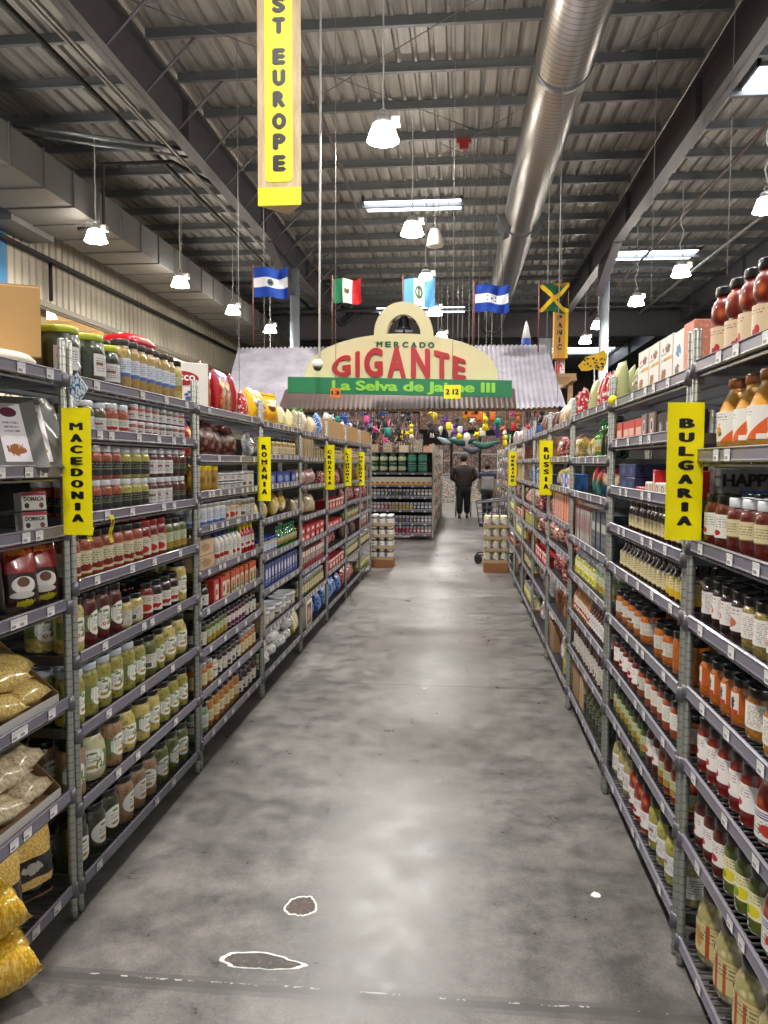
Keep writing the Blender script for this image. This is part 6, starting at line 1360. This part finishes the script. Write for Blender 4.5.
# ------------------------------------------------------------------ stacked trays of jars at both row ends
def stack(x0, y0, w, d, n, th, jarP, jn, woodh, lab, jl, gl):
    e = link('pallet_riser', bevbox(w, d, woodh, .004, plain('#8a5a34', .7, var=.3)), loc=(x0, y0, 0)); tag(e, lab+' wooden riser block', 'riser'); z = woodh
    trm = None
    for k_ in range(n):
        if trm is None:
            bm = bmesh.new(); box(bm, -w/2, w/2, -d/2, d/2, 0, .005)
            for a in ((-w/2, w/2, -d/2, -d/2+.004), (-w/2, w/2, d/2-.004, d/2), (-w/2, -w/2+.004, -d/2, d/2), (w/2-.004, w/2, -d/2, d/2)): box(bm, *a, .005, .045)
            trm = fin(bm, 'tray', plain('#a08a6a', .7))
        o = link('cardboard_tray', trm, loc=(x0, y0, z+.001)); tag(o, '%s cardboard tray, %s from the bottom' % (lab, ('first', 'second', 'third', 'fourth')[k_]), 'tray')
        for i in range(jn):
            for j in range(jn):
                put(jarP, x0-w/2+(i+.5)*w/jn, y0-d/2+(j+.5)*d/jn, z+.0065, jl+', tier %s' % ('one', 'two', 'three', 'four')[k_], gl+', tier %d' % (k_+1), random.uniform(-.4, .4))
        z += th
JS = jar('olive_jar', .10, .155, WL, C['olive'], [(.15, .5, cv(240), LWHT)], 'std', 16); JS2 = jar('pepper_jar', .10, .155, plain('#cfc8a8', .4), C['pale'], [(.15, .5, cv(240), LBARC)], 'std', 16)
stack(-1.135, 11.42, .34, .34, 4, .165, JS, 3, .11, 'left end stack', 'olive jar in the left end stack', 'olive jars, left stack')
stack(.50, 11.1, .34, .34, 4, .165, JS2, 3, .13, 'right end stack', 'pepper jar in the right end stack', 'pepper jars, right stack')
# ------------------------------------------------------------------ shopping cart side on
def cart(name, loc, rz, label, m=plain('#23262c', .45, 0, .2), grid=True):
    e = link(name, None, loc=loc, rz=rz); tag(e, label, 'cart')
    # basket from x=-.28 (nose) to .3 ; y +-.22
    bm = bmesh.new()
    T0 = [(-.32, -.2, .93), (.34, -.25, 1.0), (.34, .25, 1.0), (-.32, .2, .93)]; B0 = [(-.27, -.16, .58), (.26, -.2, .55), (.26, .2, .55), (-.27, .16, .58)]
    def lp(a, b, t): return tuple(a[i]+(b[i]-a[i])*t for i in range(3))
    tube(bm, T0, .018, 6, closed=True); tube(bm, B0, .014, 6, closed=True)
    for s in range(4):
        a0, a1, b0, b1 = T0[s], T0[(s+1) % 4], B0[s], B0[(s+1) % 4]; n = 8 if s % 2 == 0 else 6
        for i in range(n+1): tube(bm, [lp(a0, a1, i/n), lp(b0, b1, i/n)], .006, 4)
        for q in (.25, .5, .75): tube(bm, [lp(a0, b0, q), lp(a1, b1, q)], .006, 4)
    for i in range(7): tube(bm, [lp(B0[0], B0[1], i/6), lp(B0[3], B0[2], i/6)], .006, 4)
    part('basket', bm, m, e)
    bm = bmesh.new(); tube(bm, [(.34, -.24, 1.0), (.42, -.24, 1.04), (.42, .24, 1.04), (.34, .24, 1.0)], .015, 8); part('handle', bm, m, e)
    bm = bmesh.new()
    for s in (-1, 1): tube(bm, [(.28, s*.2, .55), (.30, s*.22, .2), (.26, s*.22, .12), (-.26, s*.16, .14), (-.30, s*.14, .12)], .014, 6); tube(bm, [(.0, s*.18, .56), (-.05, s*.19, .13)], .012, 6)
    part('frame', bm, m, e)
    for x, y in ((-.28, -.14), (-.28, .14), (.27, -.21), (.27, .21)):
        bm = bmesh.new(); a = [bm.verts.new((x+.06*math.cos(q), y-.014, .06+.06*math.sin(q))) for q in [2*PI*i/16 for i in range(16)]]; b = [bm.verts.new((v.co.x, y+.014, v.co.z)) for v in a]
        bm.faces.new(a); bm.faces.new(b[::-1])
        for i in range(16): bm.faces.new((a[i], a[(i+1) % 16], b[(i+1) % 16], b[i]))
        box(bm, x-.012, x+.012, y-.022, y+.022, .06, .14); part('wheel', bm, plain('#1a1a1c', .6), e)
cart('shopping_cart', (.56, 12.0, 0), 0, 'black plastic shopping cart behind the right stack of jar trays')
# ------------------------------------------------------------------ people
def skin(name, verts, edges, radii, m, parent=None, sub=2, root=0):
    me = bpy.data.meshes.new(name); me.from_pydata(verts, edges, []); o = bpy.data.objects.new(name, me); COL.objects.link(o)
    md = o.modifiers.new('s', 'SKIN'); sv = me.skin_vertices[0].data
    for i, r in enumerate(radii): sv[i].radius = (r, r) if not isinstance(r, tuple) else r
    for i in range(len(verts)): sv[i].use_root = i == root
    ms_ = o.modifiers.new('b', 'SUBSURF'); ms_.levels = sub
    dg = bpy.context.evaluated_depsgraph_get(); r_ = bpy.data.meshes.new_from_object(o.evaluated_get(dg)); bpy.data.objects.remove(o); bpy.data.meshes.remove(me)
    r_.name = name; r_.materials.clear(); r_.materials.append(m); r_.polygons.foreach_set('use_smooth', [True]*len(r_.polygons))
    return link(name, r_, parent)
SKIN = plain('#a9765a', .5)
def person(loc, rz, h, label, jacket, trousers, hair, step=.1, yoke=None, arms='push', bulk=1.0):
    k_ = h/1.75; B = lambda *p: (p[0]*k_, p[1]*k_, p[2]*k_)
    # facing +Y (away from the camera)
    hy, hz = (.40, 1.02) if arms == 'push' else (.10, .80)
    V = [B(0, 0, .95), B(0, .0, 1.15), B(0, .01, 1.36), B(0, .02, 1.47), B(0, .03, 1.53), B(0, .05, 1.60), B(0, .05, 1.69)]
    R = [.14, .13, .15, .07, .055, .085, .075]; E_ = [(0, 1), (1, 2), (2, 3), (3, 4), (4, 5), (5, 6)]
    for s in (-1, 1):
        i0 = len(V); V += [B(s*.17, .0, 1.40), B(s*.23, .03 if arms == 'push' else 0, 1.13), B(s*.19, hy, hz), B(s*.18, hy+.07, hz+.0)]; R += [.06, .045, .032, .03]
        E_ += [(2, i0), (i0, i0+1), (i0+1, i0+2), (i0+2, i0+3)]
        i1 = len(V); sy = step*s; V += [B(s*.09, 0, .88), B(s*.10, sy*.5+.02, .48), B(s*.10, sy, .09), B(s*.105, sy+.12, .05)]; R += [.085, .058, .042, .035]
        E_ += [(0, i1), (i1, i1+1), (i1+1, i1+2), (i1+2, i1+3)]
        for f_ in range(4):      # four fingers
            a_ = (f_-1.5)*.018; i2 = len(V); V += [B(s*.18+a_, hy+.12, hz+.005), B(s*.18+a_, hy+.145, hz-.025)]; R += [.009, .008]; E_ += [(i0+3, i2), (i2, i2+1)]
        i2 = len(V); V += [B(s*.145, hy+.09, hz-.01)]; R += [.01]; E_ += [(i0+3, i2)]
    R = [r*k_ for r in R]
    e = skin('person', V, E_, R, SKIN, sub=1); e.location = loc; e.rotation_euler = (0, 0, rz); tag(e, label, 'person')
    # jacket
    V = [B(0, 0, .80), B(0, 0, 1.0), B(0, 0, 1.2), B(0, .01, 1.38), B(0, .02, 1.48)]; R = [(.21*bulk, .13), (.205*bulk, .13), (.20*bulk, .13), (.20*bulk, .12), (.075, .075)]; E_ = [(0, 1), (1, 2), (2, 3), (3, 4)]
    for s in (-1, 1):
        i0 = len(V); V += [B(s*.20*bulk, 0, 1.38), B(s*.265*bulk, .02, 1.12), B(s*.21, hy-.04, hz+.0)]; R += [.085, .07, .05]; E_ += [(3, i0), (i0, i0+1), (i0+1, i0+2)]
    R = [tuple(x*k_ for x in r) if isinstance(r, tuple) else r*k_ for r in R]
    jk = skin('jacket', V, E_, R, jacket, e, 2)
    if yoke:
        V = [B(0, 0, 1.25), B(0, .01, 1.39), B(0, .02, 1.495)]; R = [(.212*bulk, .14), (.215*bulk, .13), (.08, .08)]; E_ = [(0, 1), (1, 2)]
        for s in (-1, 1):
            i0 = len(V); V += [B(s*.205*bulk, 0, 1.385), B(s*.25*bulk, .01, 1.22)]; R += [.092, .079]; E_ += [(1, i0), (i0, i0+1)]
        R = [tuple(x*k_ for x in r) if isinstance(r, tuple) else r*k_ for r in R]; skin('jacket_yoke', V, E_, R, yoke, e, 2)
    V = [B(0, 0, .95), B(0, 0, .86)]; R = [(.175, .12), (.185, .125)]; E_ = [(0, 1)]
    for s in (-1, 1):
        i0 = len(V); sy = step*s; V += [B(s*.095, 0, .76), B(s*.10, sy*.5+.02, .46), B(s*.10, sy, .12)]; R += [.118, .10, .088]; E_ += [(1, i0), (i0, i0+1), (i0+1, i0+2)]
    R = [tuple(x*k_ for x in r) if isinstance(r, tuple) else r*k_ for r in R]; skin('trousers', V, E_, R, trousers, e, 2)
    for s in (-1, 1): skin('shoe', [B(s*.10, step*s-.03, .05), B(s*.105, step*s+.08, .045), B(s*.108, step*s+.16, .035)], [(0, 1), (1, 2)], [.048*k_, .045*k_, .032*k_], plain('#15151a', .5), e, 1)
    bm = bmesh.new(); bmesh.ops.create_icosphere(bm, subdivisions=3, radius=1)
    for v in bm.verts: v.co = Vector((v.co.x*.098, v.co.y*.112+.035, v.co.z*.115+1.665))*k_+Vector((0, -.012*k_, 0)) if True else v.co
    bmesh.ops.delete(bm, geom=[v for v in bm.verts if v.co.z < 1.60*k_ and v.co.y > .05*k_], context='VERTS'); part('hair', bm, hair, e, smooth=True)
    for s in (-1, 1):
        bm = bmesh.new(); bmesh.ops.create_icosphere(bm, subdivisions=2, radius=1)
        for v in bm.verts: v.co = Vector((v.co.x*.012+s*.092, v.co.y*.02+.05, v.co.z*.03+1.62))*k_
        part('ear', bm, SKIN, e, smooth=True)
    bm = bmesh.new(); bmesh.ops.create_icosphere(bm, subdivisions=2, radius=1)
    for v in bm.verts: v.co = Vector((v.co.x*.014, v.co.y*.022+.135, v.co.z*.025+1.62))*k_
    part('nose', bm, SKIN, e, smooth=True); return e
person((.08, 21.55, 0), 0, 1.76, 'man in dark brown jacket and black trousers pushing a cart away', plain('#2a211f', .8), plain('#101014', .8), plain('#0c0b0c', .8), bulk=1.22)
person((.76, 22.6, 0), .15, 1.52, 'woman in navy and grey jacket walking beside the man', plain('#8c8a88', .8), plain('#111218', .8), plain('#120e0e', .7), yoke=plain('#1a2036', .8), arms='down', bulk=1.14)
cart('shopping_cart', (.08, 22.52, 0), -PI/2, 'shopping cart pushed by the man in the dark jacket', plain('#6a6c70', .4, .5))
# ------------------------------------------------------------------ hanging toys and goods behind the stall roof
rnd = random.Random(12)
bm = bmesh.new()
BAR = []
TOYC = [('#e0c818', 'yellow'), ('#6a3aa0', 'purple'), ('#d8508a', 'pink'), ('#e4e2dc', 'white'), ('#2a2a30', 'black'), ('#1f8a7a', 'teal'), ('#d8702a', 'orange'), ('#b02a2a', 'red'), ('#3a5ab0', 'blue')]
USED = []
def toy(px, py, Y, col, nm, zone):
    x, z = onY(px, py, Y); s = rnd.uniform(.42, .72)
    if any(abs(Y-c_) < .1 and abs(x-a_) < .23 for a_, b_, c_ in USED): return
    USED.append((x, z, Y)); bm = bmesh.new()
    kind = rnd.choice(('doll', 'star', 'lantern', 'bag'))
    if kind == 'doll':
        bmesh.ops.create_icosphere(bm, subdivisions=2, radius=.1*s, matrix=Matrix.Translation((0, 0, .0)))
        lathe(bm, [(.0, -.09*s), (.06*s, -.1*s), (.11*s, -.32*s), (0, -.34*s)], 10)
    elif kind == 'star':
        pts = [(.17*s*math.cos(a)*(1 if i % 2 else .5), .17*s*math.sin(a)*(1 if i % 2 else .5)) for i, a in enumerate([2*PI*i/10+PI/2 for i in range(10)])]
        c0 = bm.verts.new((0, -.06, 0)); c1 = bm.verts.new((0, .06, 0)); vs = [bm.verts.new((a, 0, b)) for a, b in pts]
        for i in range(10): bm.faces.new((c0, vs[i], vs[(i+1) % 10])); bm.faces.new((c1, vs[(i+1) % 10], vs[i]))
    elif kind == 'lantern': lathe(bm, [(0, .16*s), (.08*s, .13*s), (.13*s, 0), (.08*s, -.13*s), (.05*s, -.16*s), (.05*s, -.3*s), (0, -.3*s)], 12)
    else: pill(bm, .22*s, .32*s, .1*s, rnd.randint(1, 99), 8, 8, .01); bmesh.ops.translate(bm, verts=bm.verts, vec=(0, 0, -.25*s))
    e = link('hanging_toy', None, loc=(x, Y, z)); tag(e, '%s hanging party %s under the stall roof, %s part' % (nm, kind, zone), 'toy', '%s hanging %s goods, %s' % (nm, kind, zone))
    part('toy_body', bm, plain(col, .6), e); bm = bmesh.new(); tube(bm, [(0, 0, .1*s), (0, 0, 3.339-z)], .006, 4); part('string', bm, LP, e)
for zone, xr_, cols in (('left', (362, 388), (2, 5, 2, 8, 4)), ('left', (387, 412), (0, 4, 3, 0, 4)), ('middle', (430, 462), (1, 0, 3, 1, 4)), ('middle', (462, 486), (3, 0, 4, 6, 3)), ('right', (484, 512), (1, 2, 6, 0, 3, 5)), ('right', (508, 548), (6, 7, 4, 2, 7)), ('far left', (318, 362), (3, 5, 3, 4, 8))):
    for i in range(40):
        c_, n_ = TOYC[rnd.choice(cols)]; px = rnd.uniform(*xr_); py = rnd.uniform(409, 440)
        toy(px, py, rnd.choice((16.9, 17.15, 17.4, 17.65, 17.9, 18.15, 18.4)), c_, n_, zone)
e = link('display_pergola', None); tag(e, 'timber pergola beams carrying the hanging toys', 'frame')
for Yb in (16.9, 17.15, 17.4, 17.65, 17.9, 18.15, 18.4):
    bm = bmesh.new(); box(bm, -3.9, 2.4, Yb-.03, Yb+.03, 3.34, 3.42); part('beam', bm, WOOD, e)
for x in (-3.85, -.95, 2.35):
    bm = bmesh.new(); box(bm, x-.05, x+.05, 16.8, 18.5, 3.26, 3.34); part('crossbeam', bm, WOOD, e)
for x in (-3.85, 2.35):
    bm = bmesh.new(); box(bm, -.05, .05, -.05, .05, 0, 3.255); o = link('timber_post', fin(bm, 'post', WOOD), loc=(x, 17.4, 0)); tag(o, 'timber post holding up the pergola beams on the %s' % ('left' if x < 0 else 'right'), 'post')
# stock on the end display top
Yq = 15.75
for i, (a, b, c_, t_) in enumerate(((374, 446, '#8a5a30', 'wicker'), (388, 442, '#5a4a3a', 'wire'), (404, 444, '#b8a88a', 'card'), (418, 443, '#2a2a2a', 'black'), (428, 446, '#a8482a', 'orange'))):
    x, _ = onY(a, b, Yq); P = carton('goods_crate', .19, .3, (.16, .2, .14, .26, .12)[i], plain(c_, .6, var=.4), printed(c_, [('n', 12, .5, '#d8c8a8'), ('n', 22, .6, '#3a2a20')])); put(P, x, Yq+.1, 1.74, '%s coloured crate on top of the end display' % ('brown', 'dark brown', 'pale', 'black', 'orange')[i], None)
bm = bmesh.new(); box(bm, xa, xb, YD+.0, YD+.45, 1.725, 1.738); link('x', fin(bm, 'shelf', STEEL), None) if 0 else part('shelf', bm, STEEL, e_ := bpy.data.objects['end_display_shelving'], loc=(-(xa+xb)/2, -YD, 0))
# darker goods island and low freezers far down the aisle
for i, (x, y, w, h, c_, lab) in enumerate(((-.1, 31, 2.4, 1.0, '#5a6a70', 'long grey chest freezer far down the aisle'), (2.6, 29, 1.6, 1.5, '#4a3a30', 'brown display case right of the far aisle'), (-4.6, 30, 4.5, 1.9, '#5a4a3c', 'wide brown display case left of the far aisle'), (6.5, 27, 4.5, 1.9, '#554a42', 'wide brown display case right of the far column'))):
    P = carton('display_case', w, 1.0, h, plain(c_, .6, var=.5), printed(c_, [('n', 18, .52, '#a8947a'), ('n', 31, .6, '#6a2a24'), ('n', 40, .64, '#d8d0c0')])); e = put(P, x, y, 0, lab, None); P = None
for i in range(14):
    x = -7+i*1.2; P = carton('far_goods_rack', 1.1, .8, 2.6+.3*math.sin(i*2.2), plain('#4a423a', .7), printed('#2c2624', [('n', 14, .54, '#5e4c40'), ('n', 27, .6, '#6a2c28'), ('n', 36, .64, '#a89c8c'), ('r', 0, 1, .2, .22, '#77787c'), ('r', 0, 1, .45, .47, '#77787c'), ('r', 0, 1, .7, .72, '#77787c')]))
    put(P, x, 33.8, 0, 'busy goods rack along the far end, %s from left' % ('first', 'second', 'third', 'fourth', 'fifth', 'sixth', 'seventh', 'eighth', 'ninth', 'tenth', 'eleventh', 'twelfth', 'thirteenth', 'fourteenth')[i], None)

# tall cluttered racks just behind the hanging toys
CLU = printed('#2e2826', [('n', 11, .53, '#6e5a4a'), ('n', 19, .6, '#8a3434'), ('n', 23, .62, '#b8ae9e'), ('n', 30, .64, '#3a5a8a'), ('r', 0, 1, .52, .53, '#77787c'), ('r', 0, 1, .7, .71, '#77787c'), ('r', 0, 1, .86, .87, '#77787c')])
for i, (x, h_) in enumerate(((-4.9, 2.9), (-3.8, 2.7), (-2.7, 3.0), (-1.6, 2.75), (2.05, 2.8), (3.15, 2.95))):
    P = carton('goods_rack', 1.05, .5, h_, plain('#4a423a', .7), CLU, CLU)
    put(P, x, 19.6, 0, 'tall cluttered goods rack behind the hanging toys, %s from left' % ('first', 'second', 'third', 'fourth', 'fifth', 'sixth')[i], None)

for i, (a_, b_, w_, c_, nm) in enumerate(((462, 441, .75, '#2c5a58', 'dark teal'), (484, 444, .8, '#39675c', 'green'), (473, 449, .6, '#50545c', 'grey'), (447, 440, .5, '#8fa0a8', 'pale blue'))):
    x, z = onY(a_, b_, 19.2+.3*i); bm = bmesh.new(); N = 14
    tube(bm, [(-w_/2+w_*k/N, 0, .10*math.cos(PI*(k/N-.5)*2)*-.5) for k in range(N+1)], [.012+.075*math.sin(PI*k/N) for k in range(N+1)], 10)
    e = link('rolled_hammock', None, loc=(x, 19.2+.3*i, z)); tag(e, '%s rolled hammock hanging across the far aisle above the shoppers' % nm, 'hammock'); part('hammock_cloth', bm, plain(c_, .8, var=.3), e)
    for s in (-1, 1):
        bm = bmesh.new(); tube(bm, [(s*w_/2, 0, .05), (s*w_/2, 0, 8.85-z)], .005, 4); part('cord', bm, LP, e)
P = carton('overhead_board', 3.4, .12, 1.15, plain('#4a3626', .7, var=.4), printed('#4a3626', [('n', 7, .54, '#2a1e16'), ('n', 19, .6, '#8a6a4a'), ('n', 28, .64, '#a0483a'), ('n', 33, .66, '#d0b060')]), cat='board')
e = put(P, .35, 25.6, 2.62, 'long brown overhead display board across the far aisle', None)
for s in (-1.5, .6):
    bm = bmesh.new(); tube(bm, [(s, 0, 1.1), (s, 0, 6.23)], .01, 5); part('hanging_wire', bm, LP, e)
